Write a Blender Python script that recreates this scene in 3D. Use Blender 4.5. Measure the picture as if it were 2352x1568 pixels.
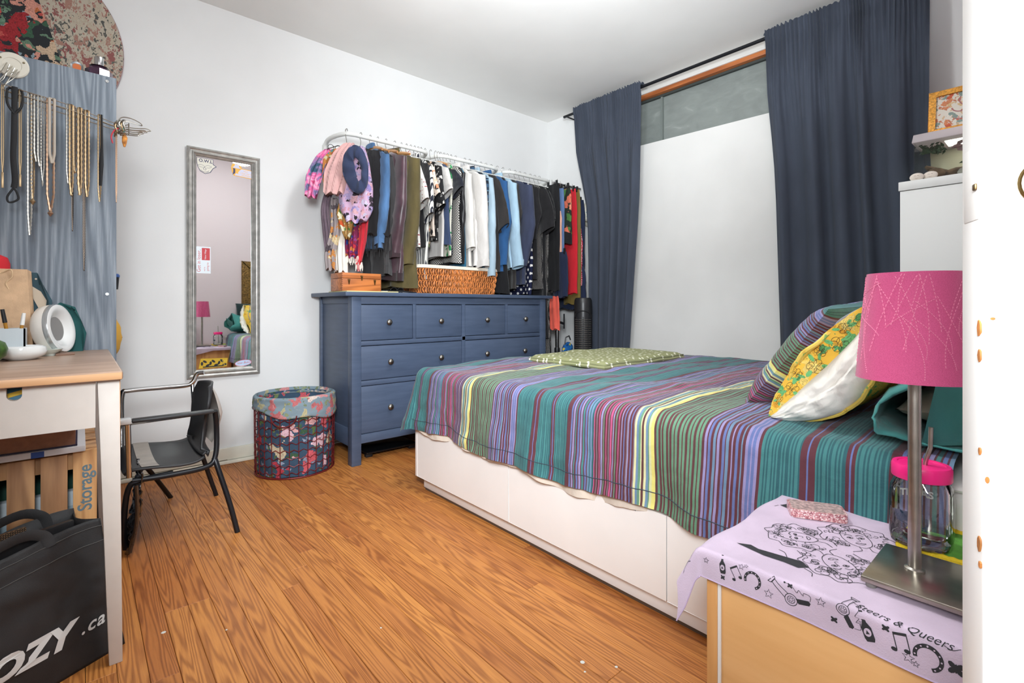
import bpy, bmesh, math, random
from mathutils import Vector, Matrix, noise
from mathutils.geometry import tessellate_polygon

for o in list(bpy.data.objects):
    bpy.data.objects.remove(o)
scene = bpy.context.scene
C = scene.collection
PI = math.pi
R = math.radians
rnd = random.Random(7)

# ------------------------------------------------------------------ camera
cd = bpy.data.cameras.new('camera'); cam = bpy.data.objects.new('camera', cd); C.objects.link(cam)
cam.location = (0, 0, 0.881); cam.rotation_euler = (R(90), 0, R(48.7 - 90))
cd.sensor_width = 36; cd.lens = 1130 / 2352 * 36; cd.shift_y = -81 / 2352; cd.clip_start = 0.02
scene.camera = cam

# ------------------------------------------------------------------ world and lights
wd = bpy.data.worlds.new('world'); scene.world = wd; wd.use_nodes = True
wd.node_tree.nodes['Background'].inputs[0].default_value = (0.9, 0.95, 1, 1)
wd.node_tree.nodes['Background'].inputs[1].default_value = 0.3
def area(name, loc, target, size, power, col=(1, 1, 1), size_y=None):
    l = bpy.data.lights.new(name, 'AREA'); l.size = size; l.energy = power; l.color = col
    if size_y: l.shape = 'RECTANGLE'; l.size_y = size_y
    o = bpy.data.objects.new(name, l); C.objects.link(o); o.location = loc
    o.rotation_euler = (Vector(target) - Vector(loc)).to_track_quat('-Z', 'Y').to_euler()
    return o
area('camera_flash', (-0.05, 0.0, 1.3), (1.6, 2.3, 0.5), 0.4, 12.5, (0.905, 0.96, 1.0)).data.spread = R(75)
area('camera_flash_wide', (-0.15, -0.05, 1.5), (0.7, 2.8, 1.4), 0.4, 8, (0.905, 0.96, 1.0)).data.spread = R(110)
area('added_side_fill', (-0.2, -0.05, 1.15), (1.2, 0.25, 0.55), 0.3, 2.3, (0.92, 0.965, 1.0)).data.spread = R(70)  # extra fill added to brighten the door and nightstand at near right
area('ceiling_bounce_flash', (0.15, 0.1, 1.5), (1.5, 1.2, 2.54), 0.4, 21, (0.905, 0.96, 1.0)).data.spread = R(75)
gl = bpy.data.lights.new('added_ceiling_fill', 'POINT'); gl.energy = 35; gl.shadow_soft_size = 0.13; gl.color = (0.93, 0.97, 1.0)  # added point fill that evens out the room; no real fixture behind it
glo = bpy.data.objects.new('added_ceiling_fill', gl); C.objects.link(glo); glo.location = (1.1, 1.3, 2.28)
vs = scene.view_settings
vs.view_transform = 'Standard'; vs.look = 'None'; vs.gamma = 1; vs.exposure = 0.26
vs.use_curve_mapping = False

# ------------------------------------------------------------------ helpers: objects
ROOT = {}
def tag(o, label=None, cat=None, group=None, kind=None):
    if label: o['label'] = label
    if cat: o['category'] = cat
    if group: o['group'] = group
    if kind: o['kind'] = kind
    return o
def thing(name, label, cat, loc=(0, 0, 0), rotz=0, group=None):
    o = bpy.data.objects.new(name, None); C.objects.link(o)
    o.location = loc; o.rotation_euler = (0, 0, rotz); o.empty_display_size = 0.05
    ROOT[o.name] = Matrix.Translation(loc) @ Matrix.Rotation(rotz, 4, 'Z')
    return tag(o, label, cat, group)
def copy_tree(o, loc=None, rotz=None, label=None):
    c = o.copy(); C.objects.link(c)
    if loc is not None: c.location = loc
    if rotz is not None: c.rotation_euler = (0, 0, rotz)
    if label: c['label'] = label
    def rec(a, b):
        for ch in list(a.children):
            d = ch.copy(); C.objects.link(d); d.parent = b; rec(ch, d)
    rec(o, c)
    return c

class MB:
    def __init__(s): s.v = []; s.f = []; s.uv = {}
    def add(s, vs, fs):
        n = len(s.v); s.v += [tuple(p) for p in vs]; s.f += [tuple(i + n for i in f) for f in fs]; return s
    def box(s, x0, x1, y0, y1, z0, z1):
        return s.add([(x0,y0,z0),(x1,y0,z0),(x1,y1,z0),(x0,y1,z0),(x0,y0,z1),(x1,y0,z1),(x1,y1,z1),(x0,y1,z1)],
                     [(0,3,2,1),(4,5,6,7),(0,1,5,4),(1,2,6,5),(2,3,7,6),(3,0,4,7)])
    def grid(s, fn, nu, nv, cu=False, cv=False, uvf=None):
        n = len(s.v); NU = nu if cu else nu + 1; NV = nv if cv else nv + 1
        for i in range(NU):
            for j in range(NV):
                u, v = i / nu, j / nv
                s.uv[len(s.v)] = uvf(u, v) if uvf else (u, v)
                s.v.append(tuple(fn(u, v)))
        for i in range(nu):
            for j in range(nv):
                a = n + (i % NU) * NV + j % NV; b = n + ((i + 1) % NU) * NV + j % NV
                c = n + ((i + 1) % NU) * NV + (j + 1) % NV; d = n + (i % NU) * NV + (j + 1) % NV
                s.f.append((a, b, c, d))
        return s
    def tube(s, pts, r, n=8, closed=False, caps=True, flat=1.0):
        pts = [Vector(p) for p in pts]; m = len(pts)
        rs = r if isinstance(r, (list, tuple)) else [r] * m
        base = len(s.v); up = None
        for i, p in enumerate(pts):
            if closed: t = pts[(i + 1) % m] - pts[i - 1]
            else: t = pts[min(i + 1, m - 1)] - pts[max(i - 1, 0)]
            if t.length < 1e-9: t = Vector((0, 0, 1))
            t.normalize()
            if up is None:
                up = Vector((0, 0, 1)) if abs(t.z) < 0.9 else Vector((1, 0, 0))
            up = up - t * up.dot(t)
            if up.length < 1e-6: up = t.orthogonal()
            up.normalize(); sd = t.cross(up)
            for k in range(n):
                a = 2 * PI * k / n
                s.v.append(tuple(p + up * (rs[i] * math.sin(a)) + sd * (rs[i] * flat * math.cos(a))))
        for i in range(m if closed else m - 1):
            for k in range(n):
                a = base + i * n + k; b = base + i * n + (k + 1) % n
                j = (i + 1) % m
                s.f.append((a, b, base + j * n + (k + 1) % n, base + j * n + k))
        if caps and not closed:
            s.f.append(tuple(base + k for k in range(n))[::-1])
            s.f.append(tuple(base + (m - 1) * n + k for k in range(n)))
        return s
    def lathe(s, prof, n=24, c=(0, 0, 0), cap0=True, cap1=True, M=None):
        base = len(s.v)
        for r, z in prof:
            for k in range(n):
                a = 2 * PI * k / n
                p = Vector((r * math.cos(a), r * math.sin(a), z))
                if M is not None: p = M @ p
                s.uv[len(s.v)] = (k / n, z)
                s.v.append((p.x + c[0], p.y + c[1], p.z + c[2]))
        for i in range(len(prof) - 1):
            for k in range(n):
                a = base + i * n + k; b = base + i * n + (k + 1) % n
                s.f.append((a, b, b + n, a + n))
        if cap0: s.f.append(tuple(base + k for k in range(n))[::-1])
        if cap1: s.f.append(tuple(base + (len(prof) - 1) * n + k for k in range(n)))
        return s
    def prism(s, poly, fn, t0, t1):
        """poly in 2D; fn(a,b,t) -> 3D"""
        n = len(poly); base = len(s.v)
        for t in (t0, t1):
            for a, b in poly: s.v.append(tuple(fn(a, b, t)))
        tris = tessellate_polygon([[Vector((a, b, 0)) for a, b in poly]])
        for t in tris:
            s.f.append(tuple(base + i for i in t)); s.f.append(tuple(base + n + i for i in t[::-1]))
        for i in range(n):
            j = (i + 1) % n; s.f.append((base + i, base + j, base + n + j, base + n + i))
        return s
    def map(s, fn):
        s.v = [tuple(fn(Vector(p))) for p in s.v]; return s
    def build(s, name, m, parent=None, local=False, smooth=True, bevel=0, seg=2, sharp=40, sub=0, recalc=True, solid=0):
        me = bpy.data.meshes.new(name)
        v = s.v
        root = parent
        while root is not None and root.parent is not None: root = root.parent
        if root is not None and not local and root.name in ROOT:
            inv = ROOT[root.name].inverted(); v = [inv @ Vector(p) for p in v]
        me.from_pydata([tuple(p) for p in v], [], s.f)
        if s.uv:
            l = me.uv_layers.new(name='UVMap')
            vi = [0] * len(me.loops); me.loops.foreach_get('vertex_index', vi)
            flat = []
            for i in vi: flat += s.uv.get(i, (0, 0))
            l.data.foreach_set('uv', flat)
        if recalc or bevel:
            bm = bmesh.new(); bm.from_mesh(me)
            if bevel:
                bmesh.ops.remove_doubles(bm, verts=bm.verts, dist=1e-6)
                ed = [e for e in bm.edges if len(e.link_faces) == 2 and e.calc_face_angle(0) > 0.6]
                bmesh.ops.bevel(bm, geom=ed, offset=bevel, segments=seg, affect='EDGES', profile=0.5, clamp_overlap=True)
            if recalc: bmesh.ops.recalc_face_normals(bm, faces=bm.faces)
            bm.to_mesh(me); bm.free()
        if m is not None: me.materials.append(m)
        o = bpy.data.objects.new(name, me); C.objects.link(o)
        if smooth:
            me.polygons.foreach_set('use_smooth', [True] * len(me.polygons))
            me.set_sharp_from_angle(angle=R(sharp))
        if parent is not None: o.parent = parent
        if solid:
            md = o.modifiers.new('solid', 'SOLIDIFY'); md.thickness = solid; md.offset = -1
        if sub:
            md = o.modifiers.new('sub', 'SUBSURF'); md.levels = sub; md.render_levels = sub
        return o

def bx(*a): return MB().box(*a)
def fbm(x, y, z, o=3):
    return noise.fractal(Vector((x, y, z)), 1.0, 2.0, o)
def arc(c, r, a0, a1, n, fn):
    return [fn(c[0] + r * math.cos(a0 + (a1 - a0) * i / n), c[1] + r * math.sin(a0 + (a1 - a0) * i / n)) for i in range(n + 1)]
def smooth_path(pts, n=6):
    """Catmull-Rom through the points"""
    P = [Vector(p) for p in pts]; P = [P[0] * 2 - P[1]] + P + [P[-1] * 2 - P[-2]]; out = []
    for i in range(1, len(P) - 2):
        for k in range(n):
            t = k / n
            out.append(0.5 * ((2 * P[i]) + (P[i + 1] - P[i - 1]) * t + (2 * P[i - 1] - 5 * P[i] + 4 * P[i + 1] - P[i + 2]) * t * t
                       + (3 * P[i] - P[i - 1] - 3 * P[i + 1] + P[i + 2]) * t ** 3))
    out.append(P[-2]); return out
def lerp(a, b, t): return a + (b - a) * t
def interp(tab, x):
    if x <= tab[0][0]: return tab[0][1]
    for (a, b), (c, d) in zip(tab, tab[1:]):
        if x <= c: return b + (d - b) * (x - a) / (c - a)
    return tab[-1][1]

# ------------------------------------------------------------------ helpers: materials
def lin(c):
    return tuple(((x / 255) / 12.92 if x / 255 <= 0.04045 else ((x / 255 + 0.055) / 1.055) ** 2.4) for x in c) + (1,)
class NT:
    def __init__(s, name):
        s.m = bpy.data.materials.new(name); s.m.use_nodes = True; s.t = s.m.node_tree
        s.b = s.t.nodes['Principled BSDF']
    def n(s, typ, **kw):
        nd = s.t.nodes.new(typ)
        for k, v in kw.items():
            if hasattr(nd, k): setattr(nd, k, v)
            else: nd.inputs[k].default_value = v
        return nd
    def l(s, a, b): s.t.links.new(a, b)
    def coord(s, kind='Object', scale=(1, 1, 1), rot=(0, 0, 0), loc=None):
        tc = s.n('ShaderNodeTexCoord'); mp = s.n('ShaderNodeMapping')
        mp.inputs['Scale'].default_value = scale; mp.inputs['Rotation'].default_value = rot
        s.l(tc.outputs[kind], mp.inputs['Vector'])
        if loc is not None: mp.inputs['Location'].default_value = loc
        return mp.outputs['Vector']
    def noise(s, vec, scale, detail=2, dist=0, rough=0.5):
        nd = s.n('ShaderNodeTexNoise'); nd.inputs['Scale'].default_value = scale; nd.inputs['Detail'].default_value = detail
        nd.inputs['Distortion'].default_value = dist; nd.inputs['Roughness'].default_value = rough
        if vec is not None: s.l(vec, nd.inputs['Vector'])
        return nd
    def math(s, op, a, b=None):
        nd = s.n('ShaderNodeMath', operation=op)
        for i, x in enumerate((a, b)):
            if x is None: continue
            if hasattr(x, 'node'): s.l(x, nd.inputs[i])
            else: nd.inputs[i].default_value = x
        return nd.outputs[0]
    def ramp(s, fac, stops, const=False):
        nd = s.n('ShaderNodeValToRGB'); cr = nd.color_ramp
        if const: cr.interpolation = 'CONSTANT'
        while len(cr.elements) < len(stops): cr.elements.new(0.5)
        for e, (p, c) in zip(cr.elements, stops):
            e.position = p
        for e, (p, c) in zip(cr.elements, stops):
            e.color = lin(c) if len(c) == 3 else c
        s.l(fac, nd.inputs[0]); return nd.outputs[0]
    def mix(s, fac, a, b, mode='MIX'):
        nd = s.n('ShaderNodeMix', data_type='RGBA', blend_type=mode)
        for sock, x in ((nd.inputs[0], fac), (nd.inputs[6], a), (nd.inputs[7], b)):
            if hasattr(x, 'node'): s.l(x, sock)
            elif isinstance(x, (int, float)): sock.default_value = x
            else: sock.default_value = lin(x)
        return nd.outputs[2]
    def col(s, c):
        if hasattr(c, 'node'): s.l(c, s.b.inputs['Base Color'])
        else: s.b.inputs['Base Color'].default_value = lin(c)
        return s
    def set(s, rough=0.6, metal=0, spec=0.5, coat=0, sheen=0):
        s.b.inputs['Roughness'].default_value = rough; s.b.inputs['Metallic'].default_value = metal
        s.b.inputs['Specular IOR Level'].default_value = spec; s.b.inputs['Coat Weight'].default_value = coat
        s.b.inputs['Sheen Weight'].default_value = sheen
        return s
    def bump(s, h, strength=0.3, dist=0.002):
        nd = s.n('ShaderNodeBump'); nd.inputs['Strength'].default_value = strength; nd.inputs['Distance'].default_value = dist
        s.l(h, nd.inputs['Height']); s.l(nd.outputs[0], s.b.inputs['Normal']); return s
MC = {}
def plain(name, c, rough=0.6, metal=0, var=0.0, vs=6, bump=0, bs=200, coat=0, spec=0.5, sheen=0, bd=0.002):
    if name in MC: return MC[name]
    t = NT(name); t.set(rough, metal, spec, coat, sheen)
    v = t.coord()
    if var:
        nz = t.noise(v, vs, 3)
        c2 = tuple(max(0, x * (1 - var)) for x in c); c3 = tuple(min(255, x * (1 + var)) for x in c)
        t.col(t.ramp(nz.outputs[0], [(0.3, c2), (0.7, c3)]))
    else: t.col(c)
    if bump: t.bump(t.noise(v, bs, 2).outputs[0], bump, bd)
    MC[name] = t.m; return t.m
def cloth(name, c, var=0.10, weave=900, rough=0.9, sheen=0.15, wr=0.6):
    if name in MC: return MC[name]
    t = NT(name); t.set(rough, 0, 0.2, 0, sheen); v = t.coord()
    nz = t.noise(t.coord(scale=(1, 1, 0.35)), 14, 4)
    t.col(t.ramp(nz.outputs[0], [(0.3, tuple(x * (1 - var) for x in c)), (0.7, tuple(min(255, x * (1 + var)) for x in c))]))
    wk = t.noise(t.coord(scale=(1, 1, 0.55)), 15, 5, 1.1)
    h = t.math('ADD', t.math('MULTIPLY', t.noise(v, weave, 2).outputs[0], 0.05), t.math('MULTIPLY', wk.outputs[0], wr))
    t.bump(h, 0.6, 0.012); MC[name] = t.m; return t.m
def floral(name, bg, cols, scale=22, size=0.42, leaf=None, stretch=(1, 1, 1), rough=0.9, kind='Object', dist=0.6):
    """blossoms (random cells) with darker centres and leaves over a ground colour"""
    if name in MC: return MC[name]
    t = NT(name); t.set(rough, 0, 0.2); v = t.coord(kind, stretch)
    nz = t.noise(v, scale * 1.7, 4); vv = t.n('ShaderNodeVectorMath', operation='MULTIPLY_ADD')
    t.l(nz.outputs['Color'], vv.inputs[0]); vv.inputs[1].default_value = (dist * 2.2 / scale,) * 3; t.l(v, vv.inputs[2])
    base = bg
    def layer(base, sc, size, cols, off):
        vo = t.n('ShaderNodeTexVoronoi'); vo.inputs['Scale'].default_value = sc
        ad = t.n('ShaderNodeVectorMath', operation='ADD'); t.l(vv.outputs[0], ad.inputs[0]); ad.inputs[1].default_value = off
        t.l(ad.outputs[0], vo.inputs['Vector'])
        sp = t.n('ShaderNodeSeparateColor'); t.l(vo.outputs['Color'], sp.inputs[0])
        n = len(cols)
        cc = t.ramp(sp.outputs[0], [(i / n, c) for i, c in enumerate(cols)], True)
        pet = t.ramp(t.math('FRACT', t.math('MULTIPLY', vo.outputs['Distance'], 7.0)), [(0.0, (150, 150, 150)), (0.35, (255, 255, 255)), (1.0, (215, 215, 215))])
        cc = t.mix(0.75, cc, t.mix(1.0, cc, pet, 'MULTIPLY'))
        m = t.math('LESS_THAN', vo.outputs['Distance'], size)
        return t.mix(m, base, cc)
    if leaf: base = layer(base, scale * 1.5, size * 0.85, leaf, (3.1, 7.7, 1.3))
    base = layer(base, scale, size, cols, (0, 0, 0))
    t.col(base); t.bump(t.noise(v, 700, 2).outputs[0], 0.2, 0.001); MC[name] = t.m; return t.m
def dots(name, bg, dot, scale=30, size=0.3, kind='Object', rand=0.0, stretch=(1, 1, 1), ax='YZ'):
    if name in MC: return MC[name]
    t = NT(name); t.set(0.9, 0, 0.2); v = t.coord(kind, stretch)
    vo = t.n('ShaderNodeTexVoronoi'); vo.inputs['Scale'].default_value = scale; vo.inputs['Randomness'].default_value = rand
    if ax:
        vo.voronoi_dimensions = '2D'; sp = t.n('ShaderNodeSeparateXYZ'); cb = t.n('ShaderNodeCombineXYZ'); t.l(v, sp.inputs[0])
        a, b = sp.outputs[ax[0]], sp.outputs[ax[1]]
        t.l(t.math('ADD', a, b), cb.inputs[0]); t.l(t.math('SUBTRACT', a, b), cb.inputs[1]); v = cb.outputs[0]
    t.l(v, vo.inputs['Vector'])
    t.col(t.mix(t.math('LESS_THAN', vo.outputs['Distance'], size), bg, dot)); MC[name] = t.m; return t.m
def bands(name, cols, period, axis=2, kind='Object', rough=0.9, wob=0.0, bump=True, wrk=0.25):
    """repeating flat woven stripes; cols = list of (width, colour)"""
    if name in MC: return MC[name]
    t = NT(name); t.set(rough, 0, 0.2, 0, 0.1)
    tc = t.n('ShaderNodeTexCoord'); sp = t.n('ShaderNodeSeparateXYZ'); t.l(tc.outputs[kind], sp.inputs[0])
    x = sp.outputs[axis]
    if wob: x = t.math('ADD', x, t.math('MULTIPLY', t.noise(t.coord(kind), 9, 2).outputs[0], wob))
    x = t.math('FRACT', t.math('DIVIDE', x, period))
    tot = sum(w for w, c in cols); pos = 0; stops = []
    for w, c in cols: stops.append((pos / tot, c)); pos += w
    chunks = [stops[i:i + 30] for i in range(0, len(stops), 30)]
    out = None
    for ch in chunks:
        r = t.ramp(x, [(0.0, ch[0][1])] + ch[1:] if ch[0][0] > 0 else ch, True)
        out = r if out is None else t.mix(t.math('GREATER_THAN', x, ch[0][0] - 1e-5), out, r)
    nz = t.noise(t.coord(), 25, 3)
    out = t.mix(0.35, out, t.mix(1.0, out, t.ramp(nz.outputs[0], [(0.3, (190, 190, 190)), (0.7, (255, 255, 255))]), 'MULTIPLY'))
    t.col(out)
    if bump: t.bump(t.math('ADD', t.math('MULTIPLY', t.noise(t.coord(), 700, 2).outputs[0], .05), t.math('MULTIPLY', t.noise(t.coord(), 13, 5, 1.1).outputs[0], wrk)), 0.6, 0.012)
    MC[name] = t.m; return t.m
def wood(name, c1, c2, axis='Z', scale=1.0, rings=22, rough=0.5, coat=0, fine=0.35, randomize=False, bump=0.15, c3=None, stretch=0.09):
    """contour lines of a stretched noise read as cathedral grain"""
    if name in MC: return MC[name]
    t = NT(name); t.set(rough, 0, 0.5, coat)
    st = {'X': (stretch, 1, 1), 'Y': (1, stretch, 1), 'Z': (1, 1, stretch)}[axis]
    st = tuple(a * scale for a in st)
    v = t.coord('Object', st)
    if randomize:
        oi = t.n('ShaderNodeObjectInfo'); cb = t.n('ShaderNodeCombineXYZ')
        t.l(t.math('MULTIPLY', oi.outputs['Random'], 57.0), cb.inputs[0]); t.l(t.math('MULTIPLY', oi.outputs['Random'], 31.0), cb.inputs[2])
        ad = t.n('ShaderNodeVectorMath', operation='ADD'); t.l(v, ad.inputs[0]); t.l(cb.outputs[0], ad.inputs[1]); v = ad.outputs[0]
    n1 = t.noise(v, 9, 1.5, 0.15)
    w = t.math('SINE', t.math('MULTIPLY', n1.outputs[0], rings * 6.283))
    w = t.math('ADD', t.math('MULTIPLY', w, 0.5), 0.5)
    w = t.math('POWER', w, 1.6)
    n2 = t.noise(v, 160, 2)
    f = t.math('ADD', t.math('MULTIPLY', w, 1 - fine), t.math('MULTIPLY', n2.outputs[0], fine))
    c = t.ramp(f, [(0.12, c1), (0.55, tuple((a + b) / 2 for a, b in zip(c1, c2))), (0.95, c2)])
    if randomize:
        k = t.ramp(oi.outputs['Random'], [(0.0, (222, 205, 196)), (0.5, (244, 240, 236)), (1.0, (255, 255, 250))])
        c = t.mix(1.0, c, k, 'MULTIPLY')
    if c3:
        nb = t.noise(t.coord('Object', (1, 1, 1)), 3.5, 3)
        c = t.mix(t.ramp(nb.outputs[0], [(0.5, (0, 0, 0)), (0.75, (150, 150, 150))]), c, c3)
    t.col(c)
    if bump: t.bump(f, bump, 0.0006)
    MC[name] = t.m; return t.m
def glass(name, tint=(255, 255, 255), gloss=0.12, rough=0.02):
    if name in MC: return MC[name]
    t = NT(name); t.t.nodes.remove(t.b)
    tr = t.n('ShaderNodeBsdfTransparent'); tr.inputs[0].default_value = lin(tint)
    gl = t.n('ShaderNodeBsdfGlossy'); gl.inputs['Roughness'].default_value = rough
    fr = t.n('ShaderNodeFresnel'); fr.inputs[0].default_value = 1.45
    mx = t.n('ShaderNodeMixShader'); t.l(t.math('ADD', fr.outputs[0], gloss * 0.3), mx.inputs[0])
    t.l(tr.outputs[0], mx.inputs[1]); t.l(gl.outputs[0], mx.inputs[2])
    t.l(mx.outputs[0], t.t.nodes['Material Output'].inputs[0]); MC[name] = t.m; return t.m

def text2d(body, size=1.0, shear=0.0, bold=0.0, spacing=1.0, align='LEFT'):
    cu = bpy.data.curves.new('txt', 'FONT'); cu.body = body; cu.size = size; cu.shear = shear; cu.offset = bold
    cu.space_character = spacing; cu.align_x = align; cu.resolution_u = 4
    o = bpy.data.objects.new('txt', cu); C.objects.link(o)
    dg = bpy.context.evaluated_depsgraph_get(); e = o.evaluated_get(dg); me = e.to_mesh()
    v = [(p.co.x, p.co.y) for p in me.vertices]; f = [tuple(p.vertices) for p in me.polygons]
    e.to_mesh_clear(); bpy.data.objects.remove(o); bpy.data.curves.remove(cu)
    return v, f
class Print(MB):
    """flat print laid on a surface: surf(a,b) -> 3D point (already offset from the surface)"""
    def __init__(s, surf): super().__init__(); s.s = surf
    def ribbon(s, pts, w, closed=False):
        P = [Vector((p[0], p[1])) for p in pts]; n = len(P); vs = []
        for i in range(n):
            t = (P[(i + 1) % n] - P[i - 1]) if closed else (P[min(i + 1, n - 1)] - P[max(i - 1, 0)])
            if t.length < 1e-9: t = Vector((1, 0))
            t.normalize(); q = Vector((-t.y, t.x)) * w / 2
            vs += [s.s(*(P[i] + q)), s.s(*(P[i] - q))]
        fs = [(2 * i, 2 * i + 1, 2 * ((i + 1) % n) + 1, 2 * ((i + 1) % n)) for i in range(n if closed else n - 1)]
        return s.add(vs, fs)
    def curve(s, pts, w, n=5): return s.ribbon([(p.x, p.y) for p in smooth_path([(a, b, 0) for a, b in pts], n)], w)
    def poly(s, pts):
        tr = tessellate_polygon([[Vector((a, b, 0)) for a, b in pts]])
        return s.add([s.s(a, b) for a, b in pts], tr)
    def disc(s, c, r, n=14, ry=None, rot=0):
        ry = ry or r
        return s.poly([(c[0] + r * math.cos(k * 2 * PI / n) * math.cos(rot) - ry * math.sin(k * 2 * PI / n) * math.sin(rot),
                        c[1] + r * math.cos(k * 2 * PI / n) * math.sin(rot) + ry * math.sin(k * 2 * PI / n) * math.cos(rot)) for k in range(n)])
    def ring(s, c, r, w, a0=0, a1=2 * PI, n=20, ry=None):
        ry = ry or r
        return s.ribbon([(c[0] + r * math.cos(a0 + (a1 - a0) * k / n), c[1] + ry * math.sin(a0 + (a1 - a0) * k / n)) for k in range(n + 1)], w)
    def star(s, c, r, w=None, rot=0):
        pts = [(c[0] + (r if k % 2 == 0 else r * 0.42) * math.cos(rot + k * PI / 5 + PI / 2), c[1] + (r if k % 2 == 0 else r * 0.42) * math.sin(rot + k * PI / 5 + PI / 2)) for k in range(10)]
        return s.ribbon(pts, w, True) if w else s.poly(pts)
    def text(s, body, at, size, ang=0, **kw):
        v, f = text2d(body, size, **kw); ca, sa = math.cos(ang), math.sin(ang)
        return s.add([s.s(at[0] + x * ca - y * sa, at[1] + x * sa + y * ca) for x, y in v], f)
def plane_surf(o, ax, ay, off=0.0):
    o, ax, ay = Vector(o), Vector(ax).normalized(), Vector(ay).normalized(); nn = ax.cross(ay)
    return lambda a, b: o + ax * a + ay * b + nn * off

# common materials
WALL = plain('wall_paint', (226, 226, 225), 0.75, bump=0.12, bs=60, var=0.012, vs=3)
CEIL = plain('ceiling_paint', (240, 239, 236), 0.85, bump=0.1, bs=40, var=0.015, vs=2)
PINKWALL = plain('pinkish_wall_paint', (228, 212, 217), 0.8, bump=0.1, bs=60)
TRIMW = plain('cream_trim_paint', (226, 222, 206), 0.5, var=0.03, vs=8)
WHITE = plain('white_lacquer', (232, 229, 224), 0.4, var=0.01)
BLACK = plain('black_plastic', (24, 25, 28), 0.45)
BLACKM = plain('black_metal', (26, 28, 33), 0.35, 0.3)
CHROME = plain('chrome', (200, 200, 200), 0.18, 1)
STEEL = plain('brushed_steel', (176, 172, 165), 0.32, 1, var=0.06, vs=40)
WIRE = plain('silver_wire', (190, 186, 176), 0.3, 1)
INK = plain('black_ink', (40, 40, 44), 0.8)
WRITE = plain('white_print', (215, 215, 213), 0.7)

# ================================================================== THE SETTING
XL, XR, YB, YF, ZC = -1.6, 3.18, 3.13, -0.15, 2.54
def struct(name, mb, m, parent=None, **kw):
    o = mb.build(name, m, parent, **kw)
    if parent is None: o['kind'] = 'structure'
    return o
tag(struct('wall_back', bx(XL - .1, XR + .1, YB, YB + .1, 0, ZC), WALL), 'white painted wall behind the mirror and the clothes')
tag(struct('wall_left', bx(XL - .1, XL, -.9, YB, 0, ZC), WALL), 'white wall left of the desk')
fw = struct('wall_front', bx(0.95, XR, YF - .1, YF, 0, ZC), PINKWALL); tag(fw, 'pale pinkish wall behind the bed head')
struct('wall_return', bx(0.95, 1.03, -.78, YF - .1, 0, ZC), WALL)
struct('wall_entry', bx(XL, 1.03, -.9, -.78, 0, ZC), WALL)
struct('ceiling', bx(XL - .1, XR + .1, -.9, YB + .1, ZC, ZC + .1), CEIL)
# window wall, with the opening for the transom
wy0, wy1, wz0, wz1 = 0.75, 2.5, 1.1, 2.47
wr = MB(); wr.box(XR, XR + .1, YF - .1, wy0, 0, ZC); wr.box(XR, XR + .1, wy1, YB, 0, ZC)
wr.box(XR, XR + .1, wy0, wy1, 0, wz0); wr.box(XR, XR + .1, wy0, wy1, wz1, ZC)
tag(struct('wall_right', wr, WALL), 'white wall holding the covered window')
# window
GL = NT('frosted_window_film'); GL.set(0.22, 0, 0.6)
vv = GL.coord('Object', (1, 1, 2.2))
GL.col(GL.ramp(GL.noise(vv, 7, 5, 0.8).outputs[0], [(0.35, (128, 134, 131)), (0.66, (138, 145, 141)), (0.78, (158, 164, 160))]))
GL.bump(GL.noise(vv, 9, 4, 0.6).outputs[0], 0.3, 0.01)
w1 = struct('window_1', bx(XR + .055, XR + .06, wy0, wy1, wz0, wz1), GL.m)
tag(w1, 'grey filmed window pane above the white panel')
ORW = wood('orange_window_wood', (196, 116, 62), (150, 82, 42), 'Y', 1, 10, 0.4)
struct('window_trim', bx(XR - .004, XR + .055, wy0, wy1, wz1 - .034, wz1 - .004), ORW, w1, bevel=.004)
struct('window_trim', bx(XR + .03, XR + .05, wy0, wy1, wz1 - .05, wz1 - .034), plain('dark_gap', (60, 66, 64), .6), w1)
struct('window_lintel', bx(XR - .012, XR + .02, wy0, wy1, wz1 - .004, ZC - .012), WHITE, w1, bevel=.003)
struct('window_mullion', bx(XR + .035, XR + .06, 1.985, 2.0, wz0, wz1 - .05), plain('grey_film', (120, 128, 124), .4), w1)
PAN = NT('white_foam_panel'); PAN.set(0.7, 0, 0.3); pv = PAN.coord()
PAN.col(PAN.ramp(PAN.noise(pv, 2.2, 4).outputs[0], [(0.35, (221, 220, 217)), (0.7, (230, 229, 226))])); PAN.bump(PAN.noise(pv, 16, 5).outputs[0], 0.2, 0.004)
pn = MB(); pn.prism([(0.78, 0.2), (2.46, 0.2), (2.46, 2.09), (0.78, 2.045)], lambda a, b, t: (t, a, b), XR - .022, XR - .002)
tag(pn.build('window_panel', PAN.m, None, bevel=.003), 'tall white board covering the lower window between the curtains', 'panel')

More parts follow.
